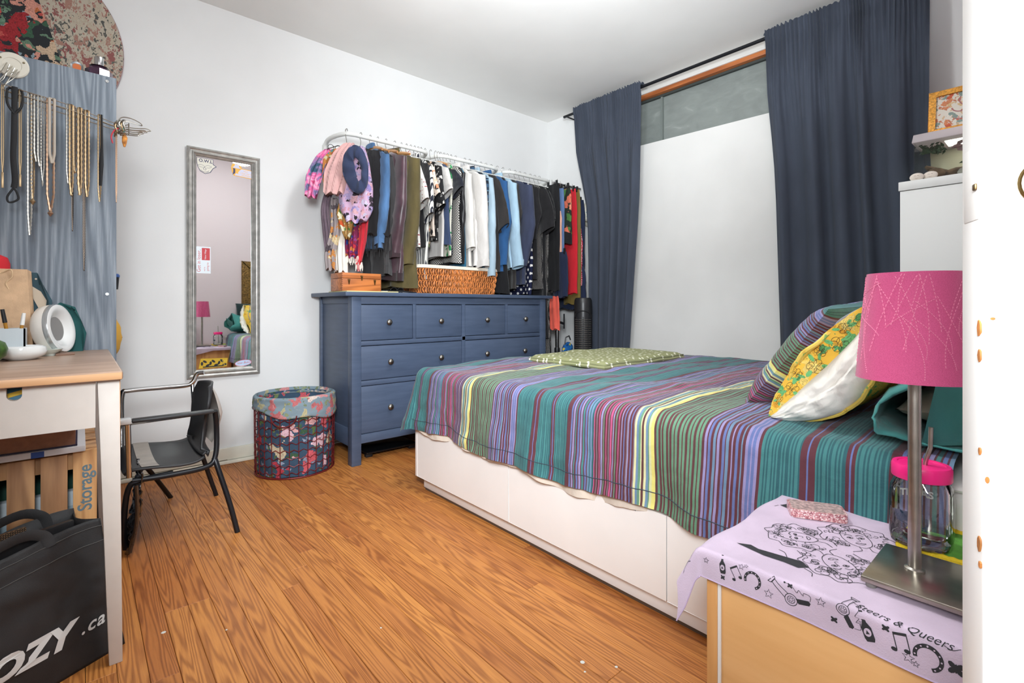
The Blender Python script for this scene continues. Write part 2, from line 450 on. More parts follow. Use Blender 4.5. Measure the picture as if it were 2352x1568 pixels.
# floor: oak strips, each its own board
OAK = wood('oak_floor', (210, 141, 72), (140, 80, 32), 'Y', 2.2, 17, 0.5, 0.0, 0.5, True, 0.25, (186, 118, 66), 0.05)
fl = struct('floor', bx(XL, XR, -.78, YB, -.05, -.006), plain('floor_gap', (52, 32, 18), .8)); tag(fl, 'orange oak strip floor')
PW = 0.0575
rows = int((XR - XL) / PW)
r2 = random.Random(3); nplank = 0
meshes = {}
for i in range(rows):
    x = XL + (i + .5) * PW
    y = -.78 + r2.uniform(-1.2, -.2)
    y = max(y, -.78)
    first = True
    while y < YB - .03:
        L = round(r2.choice([.9, 1.1, 1.3, 1.6, 1.9, 2.2]) * (r2.uniform(.4, 1) if first else 1), 1); first = False
        if XR - x < 1.9: L = max(L, 1.9)
        y1 = min(y + L, YB)
        if YB - y1 < .25: y1 = YB
        ln = round(y1 - y, 3)
        if ln not in meshes:
            o = bx(-PW / 2 + .0005, PW / 2 - .0005, -ln / 2 + .0004, ln / 2 - .0004, -.006, 0).build('plank', OAK, fl, smooth=False, bevel=.0009, seg=1)
            meshes[ln] = o.data
        else:
            o = bpy.data.objects.new('plank', meshes[ln]); C.objects.link(o); o.parent = fl
        o.location = (x, (y + y1) / 2, 0); nplank += 1
        y = y1
print('planks', nplank)
# paint specks on the floor
SP = plain('paint_speck', (205, 205, 198), .7)
for k, (x, y, r) in enumerate([(.935, .80, .006), (.985, .735, .004), (.915, .775, .003), (.665, .84, .005), (.655, .85, .003), (.62, 1.25, .003), (.17, 1.62, .006), (.30, 1.52, .003)]):
    MB().lathe([(r, 0), (r * .7, .0006)], 7, (x, y, 0.0002)).build('paint_speck', SP, fl)
# baseboard on the back wall
bb = MB(); bb.box(XL, 1.11, YB - .014, YB, .02, .088); bbo = struct('baseboard_back', bb, TRIMW, bevel=.003)
tag(bbo, 'cream painted baseboard under the mirror wall')
bx(XL, 1.11, YB - .026, YB - .012, 0, .021).build('shoe_moulding', TRIMW, bbo, bevel=.006)
bx(XL, .62, YB - .0145, YB - .0135, .0215, .0245).build('crack', plain('dark_crack', (120, 105, 85), .9), bbo, bevel=0)

# door standing open beside the camera
E0 = Vector((0.525, 0.058, 0)); dd = Vector((0.42, -0.907, 0)).normalized(); dn = Vector((dd.y, -dd.x, 0))  # dn = towards the room side
if dn.x > 0: dn = -dn
DOORP = plain('door_paint', (240, 239, 236), 0.45, var=0.01)
def dpt(a, t, z): p = E0 + dd * a + (-dn) * 0 + dn * t; return (p.x, p.y, z)
# local frame: a along the leaf from its latch edge, t towards the camera side
def dbox(mb, a0, a1, t0, t1, z0, z1):
    return mb.add([dpt(a, t, z) for z in (z0, z1) for a, t in ((a0, t0), (a1, t0), (a1, t1), (a0, t1))],
                  [(0, 3, 2, 1), (4, 5, 6, 7), (0, 1, 5, 4), (1, 2, 6, 5), (2, 3, 7, 6), (3, 0, 4, 7)])
dr = struct('door_1', dbox(MB(), 0, .74, 0, .035, .012, 2.03), DOORP, bevel=.0025)
tag(dr, 'white painted door with chipped edge standing open at the right')
dbox(MB(), -.0005, .001, .006, .03, .945, 1.0).build('latch_plate', plain('painted_plate', (236, 234, 230), .4), dr, bevel=.001)
dbox(MB(), -.002, 0, .024, .029, .967, .972).build('latch_bolt', plain('old_brass', (120, 98, 66), .4, .8), dr, bevel=.001)
CH = plain('bare_wood_chip', (190, 122, 62), .6, var=.2, vs=60)
for a, t, z, w, h in [(-.0006, .0315, .865, .006, .014), (-.0006, .032, .845, .005, .011), (-.0006, .0325, .775, .003, .006), (-.0006, .0315, .707, .006, .013), (-.0006, .0328, .692, .0035, .006)]:
    m = MB(); n = 12
    pts = [(t + w / 2 * math.cos(k * 2 * PI / n) * rnd.uniform(.7, 1), z + h / 2 * math.sin(k * 2 * PI / n) * rnd.uniform(.7, 1)) for k in range(n)]
    m.prism([(min(p, .0345), q) for p, q in pts], lambda p, q, s: dpt(a + s, p, q), -.0002, .001); m.build('paint_chip', CH, dr)
for a, z, w, h in [(.006, .872, .003, .002), (.003, .755, .0025, .005)]:
    m = MB(); m.prism([(a + w / 2 * math.cos(k * PI / 5), z + h / 2 * math.sin(k * PI / 5)) for k in range(10)], lambda p, q, s: dpt(p, .0351 + s, q), -.0004, .0003); m.build('paint_chip', CH, dr)
MB().tube([dpt(.036 + .016 * math.cos(2 * PI * k / 28), .036, .968 + .016 * math.sin(2 * PI * k / 28)) for k in range(28)], .0012, 6, closed=True).build('lever_rose', plain('brass', (176, 150, 100), .3, 1), dr)
kn = MB().tube([dpt(.05, .035, .965), dpt(.05, .06, .965)], .008, 10)
kn.tube([dpt(.05, .06, .967), dpt(.07, .064, .969), dpt(.13, .064, .966)], .007, 10); kn.build('door_lever', plain('brass', (176, 150, 100), .3, 1), dr)

# ================================================================== CURTAINS
rod = thing('curtain_rod', 'long thin black curtain rod just under the ceiling above the window', 'curtain rod', (3.06, 1.5, 2.47))
MB().tube([(3.06, .3, 2.47), (3.06, 2.82, 2.47)], .011, 10).build('rod', BLACKM, rod)
for y in (2.8, .34):
    MB().tube([(3.06, y, 2.47), (XR, y, 2.47)], .006, 8).build('bracket', BLACKM, rod)
CUR = cloth('navy_curtain_cloth', (66, 72, 84), 0.04, 800, 0.9, 0.05, 0.0)
def curtain(label, top, bot, zb, folds, ph, mid=None):
    """top/bot = (y0,y1) extents at the rod and at the hem"""
    t = thing('curtain', label, 'curtain', (3.06, sum(top) / 2, zb), 0, 'navy curtains')
    H = 2.505
    def fn(u, v):
        z = H - (H - zb) * v
        e = v ** 1.4
        if mid: y0 = interp([(0, top[0]), (.16, lerp(top[0], mid[0], .12)), (.36, mid[0]), (1, bot[0])], v); y1 = interp([(0, top[1]), (.35, mid[1]), (1, bot[1])], v)
        else: y0 = lerp(top[0], bot[0], e); y1 = lerp(top[1], bot[1], e)
        uu = u + .012 * math.sin(u * 23 + ph)
        y = lerp(y0, y1, uu)
        grow = min(1, max(0, (2.40 - z) / .5))
        big = math.sin(u * folds * 2 * PI + ph + .8 * math.sin(u * 9 + ph) + .25 * v)
        big = math.copysign(abs(big) ** .75, big)
        fine = math.sin(u * folds * 6.3 * 2 * PI + 2 * math.sin(u * 31))
        x = 3.06 - .004 + grow * (.030 * big + .006 * fbm(u * 7 + ph, v * 2.2, 3)) + (1 - grow) * .009 * fine
        if z > 2.452: x = 3.06 + (-.015 if True else 0) + .007 * fine; z += .006 * math.sin(u * folds * 40 + ph) * (v < .004)
        elif z > 2.425: x = lerp(3.06 - .010 + .005 * fine, x, .5)
        return (x - .012, y, z)
    nv = [0, .003, .012, .02, .03, .038, .05, .065, .085, .11, .15, .2, .26, .33, .41, .5, .59, .68, .77, .86, .94, 1]
    m = MB(); N = 170
    m.grid(lambda u, v: fn(u, nv[int(round(v * (len(nv) - 1)))]), N, len(nv) - 1)
    m.build('curtain_panel', CUR, t, sharp=60)
    def hd(u, v):
        fine = math.sin(u * folds * 6.3 * 2 * PI + 2 * math.sin(u * 31) + 1)
        a = PI * v
        y = lerp(top[0], top[1], u)
        return (3.06 - .020 * math.cos(a) * (1 + .12 * fine), y, 2.478 + .02 * math.sin(a) * (1 + .3 * fine) + (.02 if 0 else 0))
    MB().grid(hd, N, 6).build('rod_pocket', CUR, t, sharp=60)
    return t
curtain('dark navy curtain on the left of the window beside the tower fan', (2.70, 2.045), (2.54, 2.2), .06, 5, .4, (2.575, 2.075))
curtain('wide dark navy curtain on the right of the window behind the pillows', (1.205, .44), (1.11, .36), .06, 5.5, 1.3, (1.16, .44))

# ================================================================== BED
BX0, BX1, BY0, BY1, BT = 1.215, 2.79, 0.02, 2.09, 0.575
bed = thing('bed_frame', 'white storage bed frame with drawers along its side', 'bed', (2.0, 1.05, 0))
BW = plain('bed_white', (234, 231, 228), .45, var=.012, vs=5)
bx(BX0 + .03, BX1 - .02, BY0 + .01, BY1 - .03, .012, .066).build('plinth', BW, bed, bevel=.002)
bx(BX0 + .035, BX1 - .025, BY0 + .02, BY1 - .035, 0, .012).build('foot', plain('dark_gap2', (80, 62, 48), .8), bed)
for k in range(3):
    y1 = BY1 - .022 - k * .6665; y0 = y1 - .6615; yc = BY1 - .022 - .33 * .6665 - k * .6665 if k == 0 else y1 - .52
    hw, zt, zb = .045, .302, .068
    prof = [(y0, zb), (y1, zb), (y1, zt), (yc + hw + .006, zt), (yc + hw, zt - .016), (yc - hw, zt - .016), (yc - hw - .006, zt), (y0, zt)]
    d = MB().prism(prof, lambda a, b, t: (t, a, b), BX0, BX0 + .018).build('drawer_front', BW, bed, bevel=.0012, smooth=False)
    bx(BX0 + .016, BX0 + .03, yc - hw - .01, yc + hw + .01, zt - .022, zt).build('handle_slot', plain('slot_dark', (30, 30, 32), .7), d)
bx(BX0, BX1, BY1 - .02, BY1, .066, .33).build('foot_panel', BW, bed, bevel=.0015)
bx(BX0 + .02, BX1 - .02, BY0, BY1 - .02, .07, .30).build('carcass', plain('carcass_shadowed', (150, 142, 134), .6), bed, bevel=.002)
MW = plain('mattress_white', (226, 223, 218), .85, bump=.4, bs=90)
mt = thing('mattress', 'white quilted mattress showing at the bed head beside the nightstand', 'mattress', (2.0, 1.05, .31))
bx(BX0 + .015, BX1 - .02, BY0 - .02, BY1 - .04, .305, BT - .03).build('mattress_body', MW, mt, bevel=.04, seg=4)
bx(BX0 + .008, BX1 - .012, BY0 - .03, BY1 - .03, .31, .40).build('grey_side_band', cloth('grey_mattress_side', (92, 92, 94), .15), mt, bevel=.02, seg=3)
for z in (.405, BT - .035):
    MB().tube([(BX0 + .012, y, z) for y in (-.01, .2, .5)], .006, 8).build('piping', MW, mt)

# striped comforter: colour of every woven stripe
TEAL, DTEAL, WINE, BLUE, LAV, PINK, GRY, GRN, CREAM, YEL, BRN, SKY = ((68, 122, 122), (50, 92, 98), (92, 52, 60), (98, 110, 158), (140, 132, 172), (178, 82, 122), (124, 112, 124), (98, 138, 112), (200, 198, 152), (212, 202, 116), (92, 58, 60), (104, 130, 156))
ST = []
def alt(n, *cols, w=1.0):
    for i in range(n): ST.append((w, cols[i % len(cols)]))
alt(20, TEAL, DTEAL, w=.7); ST.extend([(2.2, WINE), (.8, BLUE), (2, WINE)]); alt(14, TEAL, DTEAL, w=.7); ST.extend([(1.2, WINE), (.7, BLUE), (1.2, WINE)]); alt(14, TEAL, DTEAL, w=.7)
alt(1, WINE, w=3); alt(14, BLUE, WINE, LAV, WINE, TEAL, WINE, w=.85); alt(4, SKY, DTEAL)
alt(22, PINK, WINE, GRY, WINE, PINK, BRN, LAV, WINE, GRN, WINE, w=.8); alt(10, LAV, WINE, BLUE, WINE, GRY, w=.85)
alt(9, CREAM, SKY, GRN, CREAM, BRN); ST.append((1.9, YEL)); alt(24, BRN, GRN); 
alt(20, WINE, LAV, WINE, BLUE, WINE, SKY); alt(4, BLUE, LAV); ST.append((1.5, WINE))
PERIOD = .875
_t = sum(w for w, c in ST); _p = 0
for w, c in ST:
    if c == YEL: break
    _p += w
YOFF = 1.661 + _p / _t * PERIOD
COMF = bands('striped_comforter', ST, PERIOD, 0, 'UV', wrk=.5)
def comforter_pt(a, b):
    """a: along x from the left edge (negative = hanging), b: along y from the foot (negative = hanging)"""
    W, Ln = BX1 - BX0 + .01, BY1 + .0
    rr = .055
    W -= rr; x = BX0 - .012 + rr + max(a, 0) * W / (W + rr); y = BY1 + .015 - rr - max(b, 0) * (Ln - rr) / Ln
    da, db = max(-a, 0), max(-b, 0); dr_ = max(a - W - rr, 0)
    d = math.hypot(da, db)
    lim = .335
    if d > lim and da > 0 and db > 0: da *= lim / d; db *= lim / d; d = lim
    dx, dy = (-(da / d), db / d) if d > 1e-6 else (0, 0)
    if dr_ > 0: d = dr_; dx, dy = 1, 0; x = BX0 - .012 + rr + W - rr
    # rounded shoulder, then hang
    if d <= 0: out, drop = 0, 0
    elif d < rr * PI / 2: out = rr * math.sin(d / rr); drop = rr * (1 - math.cos(d / rr))
    else: out = rr; drop = rr + (d - rr * PI / 2)
    hang = max(0, d - rr * PI / 2)
    wav = .012 * math.sin(y * 11 + 2.2 * math.sin(y * 2.7)) + .008 * math.sin(y * 31 + x * 5) + .024 * fbm(y * 3, x * 3, .4) + .010 * fbm(y * 9, d * 12, 2.2) * (1.6 if y > 1.5 else .7)
    out += hang * .10 + min(hang * 5, 1) * wav
    if da > 0 and db > 0: out += hang * .12
    # keep a flatter top slightly lower at its rim
    z = BT + .012 - drop
    ins = rr * .0
    x += dx * out; y += dy * out
    if a >= 0 and dr_ == 0 and db == 0:
        edge = max(0, min(1, min(a, W + rr - a) / .25, 1))
        z += .012 * fbm(x * 2.6, y * 2.6, 1) * edge + .004 * math.sin(y * 26 + 3 * math.sin(x * 4)) * edge + .008 * edge
    z += .006 * fbm(x * 8, y * 8, 2)
    return Vector((x, y, z))
def arow(b):
    # hanging lengths vary along the bed
    y = BY1 - b
    return .315 + .007 * math.sin(y * 5.2 + .6) + .005 * math.sin(y * 13)
B0, B1 = -.30, BY1 - .135
def cf(u, v):
    b = lerp(B0, B1, v)
    if u < .34: a = -arow(b) * (1 - u / .34)
    else: a = (u - .34) / .66 * (BX1 - BX0 + .17)
    return comforter_pt(a, b)
def cuv(u, v):
    b = lerp(B0, B1, v); return (YOFF - (BY1 - b), u)
cm = thing('comforter', 'comforter with thin multicolour woven stripes in teal, wine, pink and yellow spread over the bed', 'comforter', (2.0, 1.1, BT))
MB().grid(cf, 80, 190, uvf=cuv).build('striped_cover', COMF, cm, sharp=80)
LINE = cloth('beige_lining', (208, 196, 182), .05)
def lf(u, v):
    b = lerp(.02, 1.55, v); y = BY1 - b; p = comforter_pt(-arow(b) + .03, b)
    dz = (.012 + .020 * max(0, math.sin(y * 5 + 2.7)) + (.020 if b < .35 else 0) * math.sin(min(1, b / .35) * PI)) * min(1, v * 14) * min(1, (1 - v) * 10)
    return (p.x + .014 + .004 * math.sin(y * 40) * u, p.y, p.z - u * (.03 + dz))
MB().grid(lf, 4, 120).build('beige_lining', LINE, cm)
def hemline(v):
    b = lerp(-.0, B1, v); p = comforter_pt(-arow(b) + .045, b); return (p.x - .002, p.y, p.z)
MB().tube([hemline(k / 130) for k in range(131)], .0012, 4).build('hem_seam', plain('seam_dark', (50, 58, 70), .9), cm)

# folded throw
TH = dots('olive_spotted_throw', (140, 142, 104), (222, 220, 200), 20, .17, rand=.85, ax='XY')
tq = thing('throw_blanket', 'folded olive green throw with cream spots lying on the foot of the bed', 'blanket', (2.1, 1.64, .6))
def thf(k):
    def f(u, v):
        x = lerp(1.775, 2.5, u); y = lerp(1.40, 1.885, v)
        r = min(1, min(u, 1 - u, v, 1 - v) * 14)
        z = .603 + .005 * k + .012 * math.sin(r * PI / 2) ** .6 + .006 * fbm(x * 5, y * 5, k)
        return (x - .01 * k, y - .004 * k + .015 * math.sin(x * 3), z)
    return f
for k in range(2):
    m = MB(); m.grid(thf(k), 30, 24); m.build('folded_layer', TH, tq, solid=.012)
hm = MB()
per = [(u / 30, 0) for u in range(31)] + [(1, v / 24) for v in range(1, 25)] + [(1 - u / 30, 1) for u in range(1, 31)] + [(0, 1 - v / 24) for v in range(1, 24)]
hm.tube([Vector(thf(1)(u, v)) + Vector((0, 0, -.004)) for u, v in per], .009, 6, closed=True); hm.build('hem', TH, tq)

# ================================================================== PILLOWS
def pillow_mesh(L, W, T, wr=.012, seed=0, nu=34, nv=26, uvf=None):
    """closed cushion: length along X, width along Y, thickness Z, centred; uv in metres"""
    m = MB()
    for sgn in (1, -1):
        def f(u, v):
            a, b = 2 * u - 1, 2 * v - 1
            ea, eb = (1 - abs(a) ** 2.8) ** .55, (1 - abs(b) ** 2.8) ** .55
            px = a * L / 2 * (1 - .06 * (1 - abs(b)) ** 0.5 * abs(a)); py = b * W / 2 * (1 - .06 * (1 - abs(a)) * abs(b))
            z = sgn * T / 2 * ea * eb + wr * fbm(px * 7, py * 7, seed + sgn) * ea * eb
            return (px, py, z)
        m.grid(f, nu, nv, uvf=uvf or (lambda u, v: (v * W, u * L)))
    return m
def place(m, M): return m.map(lambda p: M @ p)
def frame(o, ex, ey):
    ex = Vector(ex).normalized(); ey = Vector(ey); ey = (ey - ex * ey.dot(ex)).normalized(); ez = ex.cross(ey)
    M = Matrix((ex, ey, ez)).transposed().to_4x4(); M.translation = Vector(o); return M
YF_ = floral('yellow_sunflower_cloth', (238, 190, 74), [(246, 208, 96), (232, 168, 60), (120, 190, 120), (244, 214, 120)], 17, .44, [(104, 178, 112), (238, 196, 88), (236, 184, 70)], dist=.9)
PWHT = cloth('white_pillow_cotton', (232, 228, 220), .03)
# yellow case open at the near end, white pillow bulging out
yp = thing('pillow', 'white pillow bulging from the open end of a yellow sunflower pillowcase', 'pillow', (1.7, .36, .6))
ya, yb = Vector((0, .515, .597)), Vector((0, .285, .895))
axd = (yb - ya).normalized(); nrm = Vector((0, -axd.z, axd.y)); nrm = Vector((0, -.794, -.608))
def lens(x, s, side, th_out, th_in, grow=0.0):
    p = ya.lerp(yb, s); e = max(0, math.sin(PI * min(max(s, 0), 1))) ** .65
    off = (th_in if side > 0 else -th_out) * e
    q = p + nrm * off; return Vector((x, q.y, max(q.z, .59 + (.006 if side > 0 else 0))))
def ring_pt(x, a, to, ti, sh=0.0, ctr=.5):
    # a in 0..1 round the lens
    if a < .5: s, side = a * 2, -1
    else: s, side = 2 - a * 2, 1
    s = .5 + (s - .5) * (1 - sh)
    return lens(x, s, side, to * (1 - sh), ti * (1 - sh))
def casef(u, v):
    x = lerp(1.335, 2.02, u)
    to = interp([(0, .035), (.3, .05), (.8, .045), (1, .005)], u); ti = interp([(0, .115), (.3, .12), (.8, .10), (1, .005)], u)
    p = ring_pt(x, v, to, ti); p.x += .022 * math.sin(v * 2 * PI * 2.3 + 1) * (1 - u) + .01 * fbm(v * 9, u * 5, 1)
    w = .006 * fbm(x * 12, p.y * 12, p.z * 12); return (p.x, p.y + w, p.z + w)
m = MB(); m.grid(casef, 26, 60, cv=True)
m.build('pillowcase', YF_, yp, sharp=80, solid=.004)
m = MB(); m.tube([casef(0, k / 60) for k in range(60)], .005, 6, closed=True)
m.build('case_hem', floral('yellow_hem', (226, 196, 96), [(150, 190, 110), (236, 196, 88)], 26, .5), yp)
m = MB(); m.tube([Vector(casef(.06, k / 60 * .5)) + Vector((0, .004, .003)) for k in range(61)], .0035, 6); m.build('grey_piping', cloth('grey_piping', (138, 140, 152), .05), yp)
def efac(s): return max(0, math.sin(PI * min(max(s, 0), 1))) ** .65
def w0(s): return (.002 + .022 * s) * efac(s)
def lpt(x, s, off):
    p = ya.lerp(yb, s) + nrm * off; return Vector((x, p.y, max(p.z, .592)))
def annf(u, s):
    p = lpt(1.332 + .008 * u, s, lerp(-.035 * efac(s), w0(s) + .01 * efac(s), u)); p.x += .010 * math.sin(s * 14 + 1) * (1 - u) * efac(s) + .004 * fbm(s * 9, u * 3, 2); return p
MB().grid(annf, 6, 60).build('case_lip', YF_, yp, sharp=80)
def lip(a, b): # a: metres along the edge, b: metres across the lip
    s_ = min(max(a / .40, .01), .99); p = annf(min(max(b / .055, 0), 1), s_); return p + Vector((-.0016, .0004, .0004))
pl_ = Print(lip); pg = Print(lip); pw = Print(lip); qy = random.Random(5)
for k, (a, b) in enumerate(((.055, .020), (.10, .030), (.14, .014), (.185, .032), (.225, .018), (.265, .036), (.305, .020), (.345, .034))):
    R0 = .020 if k % 2 else .015
    for j in range(6):
        t = j * PI / 3 + k; c = (a + R0 * .55 * math.cos(t), b + R0 * .55 * math.sin(t))
        pl_.ring(c, R0 * .5, .0009, n=12, ry=R0 * .36)
    for j in range(3):
        t = k * 1.7 + j * 2.1; c = (a + R0 * 1.25 * math.cos(t), b + R0 * 1.0 * math.sin(t))
        if .004 < c[1] < .05: pg.disc(c, R0 * .5, 10, R0 * .26, t); pl_.curve([(c[0] - R0 * .45 * math.cos(t), c[1] - R0 * .45 * math.sin(t)), (c[0] + R0 * .45 * math.cos(t), c[1] + R0 * .45 * math.sin(t))], .0007, 3)
    if k % 3 == 0: pw.disc((a, b), R0 * .3, 10)
tag(pg.build('leaf_print', plain('leaf_green_print', (112, 186, 118), .9), yp, smooth=False, recalc=False), kind='stuff'); pw.build('pale_print', plain('pale_yellow_print', (246, 226, 130), .9), yp, smooth=False, recalc=False); pl_.build('outline_print', plain('brown_outline', (70, 56, 36), .9), yp, smooth=False, recalc=False)
def wpf(k, s):
    # pillow end bulging slightly out of the opening, creased along its seam
    off = lerp(w0(s), .113 * efac(s), k); p = lpt(1.345 - .045 * math.sin(PI * k) ** .7 * efac(s), s, off)
    p.x += .010 * math.exp(-((k - .42) / .05) ** 2) * efac(s) + .010 * fbm(k * 5, s * 9, 3) * math.sin(PI * k) + .006 * math.sin(s * 40 + k * 6) * math.sin(PI * k) * (k > .5)
    return p
MB().grid(wpf, 28, 60).build('pillow_body', PWHT, yp, sharp=80)
# striped pillow lying against it on the foot side
sp_ = thing('pillow', 'striped pillow matching the comforter, leaning against the yellow pillow', 'pillow', (1.75, .5, .6))
M = frame((1.77, .51, .745), (1, -.04, .05), (0, .62, -.785))
_q = 0
for w, c in ST:
    if c == PINK: break
    _q += w
_q = _q / sum(w for w, c in ST) * .60
place(pillow_mesh(.66, .37, .15, .016, 4, uvf=lambda u, v: (_q + (1 - v) * .37, u)), M).build('pillow_body', bands('striped_pillow', ST, .60, 0, 'UV', wrk=.5), sp_, sharp=80)
def flange(u, v):
    a = lerp(-.33, .33, u); return M @ Vector((a, .165 + .05 * v, .012 * math.sin(u * 14) * v - .005 * v))
MB().grid(flange, 20, 3, uvf=lambda u, v: (.40 + .055 * v, u * .6)).build('flange', bands('striped_pillow', ST, .6), sp_, solid=.004)
# teal pillowcase with a cream pillow, flat near the wall
TL = cloth('teal_pillowcase', (72, 142, 138), .05)
tp = thing('pillow', 'teal pillowcase gaping open over a cream pillow at the bed head', 'pillow', (1.6, .08, .59))
def tealf(u, v):
    x = lerp(1.262, 1.95, u); a = v * 2 * PI
    hw = interp([(0, .15), (.12, .165), (.8, .165), (1, .15)], u); hh = interp([(0, .05), (.1, .055), (.5, .075), (1, .02)], u)
    y = .122 + hw * math.copysign(abs(math.cos(a)) ** .8, math.cos(a)); z = .652 + hh * math.copysign(abs(math.sin(a)) ** .9, math.sin(a))
    lift = .10 * max(0, math.sin(a)) ** 2 * (1 - u) ** 3 * (1 if math.cos(a) < .35 else .4)
    z += lift; x -= .05 * max(0, math.cos(a * 2 + .6)) * (1 - u) ** 2
    return (x + .012 * fbm(a, u * 4, 1), y + .012 * fbm(a * 2, u * 5, 2), max(.594, z + .012 * fbm(a * 2, u * 6, 3)))
MB().grid(tealf, 26, 48, cv=True).build('pillowcase', TL, tp, sharp=80, solid=.004)
place(pillow_mesh(.58, .27, .11, .012, 8), frame((1.63, .122, .655), (1, 0, 0), (0, 1, 0))).build('pillow_body', cloth('cream_pillow', (214, 203, 180), .04), tp, sharp=80)
fl1 = MB().prism([(0, 0), (.15, .02), (.22, .08), (.20, .13), (.09, .10), (.03, .16)], lambda a, b, t: (1.268 - .18 * b + t + .02 * math.sin(a * 20), .20 - a, .60 + b * .95 + a * .12), 0, .003)
fl1.build('case_flap', TL, tp, sharp=60)
# dark cushion in the corner
dk = thing('pillow', 'dark charcoal cushion half hidden behind the teal pillow', 'pillow', (1.8, -.08, .6))
place(pillow_mesh(.56, .36, .10, .01, 12), frame((1.62, -.062, .735), (1, 0, 0), (0, -.15, .98))).build('pillow_body', cloth('charcoal_cushion', (46, 62, 66), .1), dk, sharp=80)

# ================================================================== DRESSER
DB = NT('blue_painted_wood'); DB.set(.42, 0, .4)
DB.col(DB.ramp(DB.noise(DB.coord('Object', (1, 1, 9)), 6, 4).outputs[0], [(.3, (66, 79, 101)), (.7, (75, 88, 111))]))
DB.bump(DB.noise(DB.coord('Object', (.5, 1, 18)), 14, 3).outputs[0], .12, .0015); DBM = DB.m
ds = thing('dresser', 'navy blue eight drawer dresser under the hanging clothes', 'dresser', (1.87, 2.85, 0))
X0, X1, Y0, Y1 = 1.118, 2.62, 2.60, 3.09
bx(1.072, 2.668, 2.572, 3.10, .937, .96).build('top', DBM, ds, bevel=.003)
for (xa, xb) in ((X0, X0 + .055), (X1 - .055, X1)):
    for (ya_, yb_) in ((Y0, Y0 + .055), (Y1 - .03, Y1)):
        bx(xa, xb, ya_, yb_, 0, .937).build('leg', DBM, ds, bevel=.003)
for x in (X0 + .012, X1 - .03):
    bx(x, x + .018, Y0 + .05, Y1 - .02, .20, .90).build('side_panel', DBM, ds, bevel=.001)
    bx(x - .006, x + .02, Y0 + .055, Y1 - .03, .10, .20).build('side_rail', DBM, ds, bevel=.003)
    bx(x - .006, x + .02, Y0 + .055, Y1 - .03, .895, .937).build('side_rail', DBM, ds, bevel=.003)
xa, xb = X0 + .055, X1 - .055
for z0, z1 in ((.893, .937), (.661, .686), (.437, .464), (.118, .167)):
    bx(xa, xb, Y0 + .004, Y0 + .04, z0, z1).build('rail', DBM, ds, bevel=.0015)
bx(1.859, 1.884, Y0 + .004, Y0 + .04, .167, .893).build('divider', DBM, ds, bevel=.0015)
for x in (1.50, 2.228): bx(x, x + .02, Y0 + .004, Y0 + .04, .686, .893).build('divider', DBM, ds, bevel=.0015)
bx(xa, xb, Y1 - .02, Y1 - .01, .12, .937).build('back_panel', DBM, ds)
bx(xa, xb, Y0 + .06, Y1 - .03, .125, .165).build('bottom_panel', DBM, ds)
KN = plain('pewter_knob', (128, 124, 118), .38, 1)
def drawer(x0, x1, z0, z1, knobs):
    d = bx(x0 + .003, x1 - .003, Y0 + .008, Y0 + .028, z0 + .003, z1 - .004).build('drawer', DBM, ds, bevel=.003)
    bx(x0 + .008, x1 - .008, Y0 + .028, Y1 - .06, z0 + .01, z1 - .02).build('drawer_box', DBM, d)
    for kx in knobs:
        Mx = Matrix.Rotation(R(90), 4, 'X')
        MB().lathe([(.006, 0), (.006, .01), (.009, .014), (.016, .02), (.0175, .024), (.015, .029), (.008, .033), (.001, .0345)], 18, (kx, Y0 + .009, (z0 + z1) / 2), M=Mx).build('knob', KN, d)
for a, b in ((1.173, 1.50), (1.52, 1.859), (1.884, 2.228), (2.248, 2.565)): drawer(a, b, .686, .893, [(a + b) / 2])
for z0, z1 in ((.464, .661), (.167, .437)):
    drawer(1.173, 1.859, z0, z1, [1.345, 1.69]); drawer(1.884, 2.565, z0, z1, [2.055, 2.40])
# under the dresser
sc = thing('bathroom_scale', 'flat black scale pushed under the dresser', 'scale', (1.42, 2.80, 0))
bx(1.245, 1.58, 2.69, 2.98, .022, .034).build('platform', plain('black_gloss', (14, 15, 17), .15), sc, bevel=.004)
for x in (1.27, 1.55):
    for y in (2.72, 2.95): bx(x - .02, x + .02, y - .015, y + .015, 0, .022).build('foot', BLACK, sc, bevel=.003)

# ---- things on the dresser
zt = .96
pa = MB(); pa.box(1.09, 1.40, 2.60, 2.86, zt, zt + .006); tag(pa.build('paper_folder', plain('yellow_paper', (206, 196, 142), .8), None, bevel=.001), 'thin yellowed paper folder lying under the wooden box', 'folder')
wb = thing('wooden_box', 'small orange wooden box with three brass latches on the dresser', 'box', (1.21, 2.70, zt + .006))
BOXW = wood('honey_box_wood', (196, 118, 62), (150, 84, 42), 'X', 1.4, 8, .4)
b0 = (1.085, 1.318, 2.655, 2.815)
bx(*b0[:2], *b0[2:], zt + .0065, zt + .076).build('body', BOXW, wb, bevel=.0015)
lidm = bx(*b0[:2], *b0[2:], zt + .078, zt + .108).build('lid', BOXW, wb, bevel=.0015)
for i in range(9):
    for x in (b0[0] - .0005, b0[1] - .0045):
        bx(x, x + .005, b0[2] - .0006, b0[2] + .004, zt + .01 + i * .011, zt + .0155 + i * .011).build('finger_joint', plain('dark_end_grain', (122, 66, 36), .6), wb)
BR = plain('aged_brass', (120, 92, 54), .35, 1)
for i, x in enumerate((1.125, 1.20, 1.278)):
    z = zt + (.082 if i == 1 else .06)
    MB().prism([(-.007, .012), (.007, .012), (.005, 0), (.002, -.016), (-.002, -.016), (-.005, 0)], lambda a, b, t: (x + a, b0[2] - t, z + b), 0, .003).build('latch', BR, wb, bevel=.0006)
    MB().lathe([(.0045, 0), (.004, .003), (.001, .004)], 10, (x, b0[2] - .003, z + .006), M=Matrix.Rotation(R(90), 4, 'X')).build('latch_knob', BR, wb)
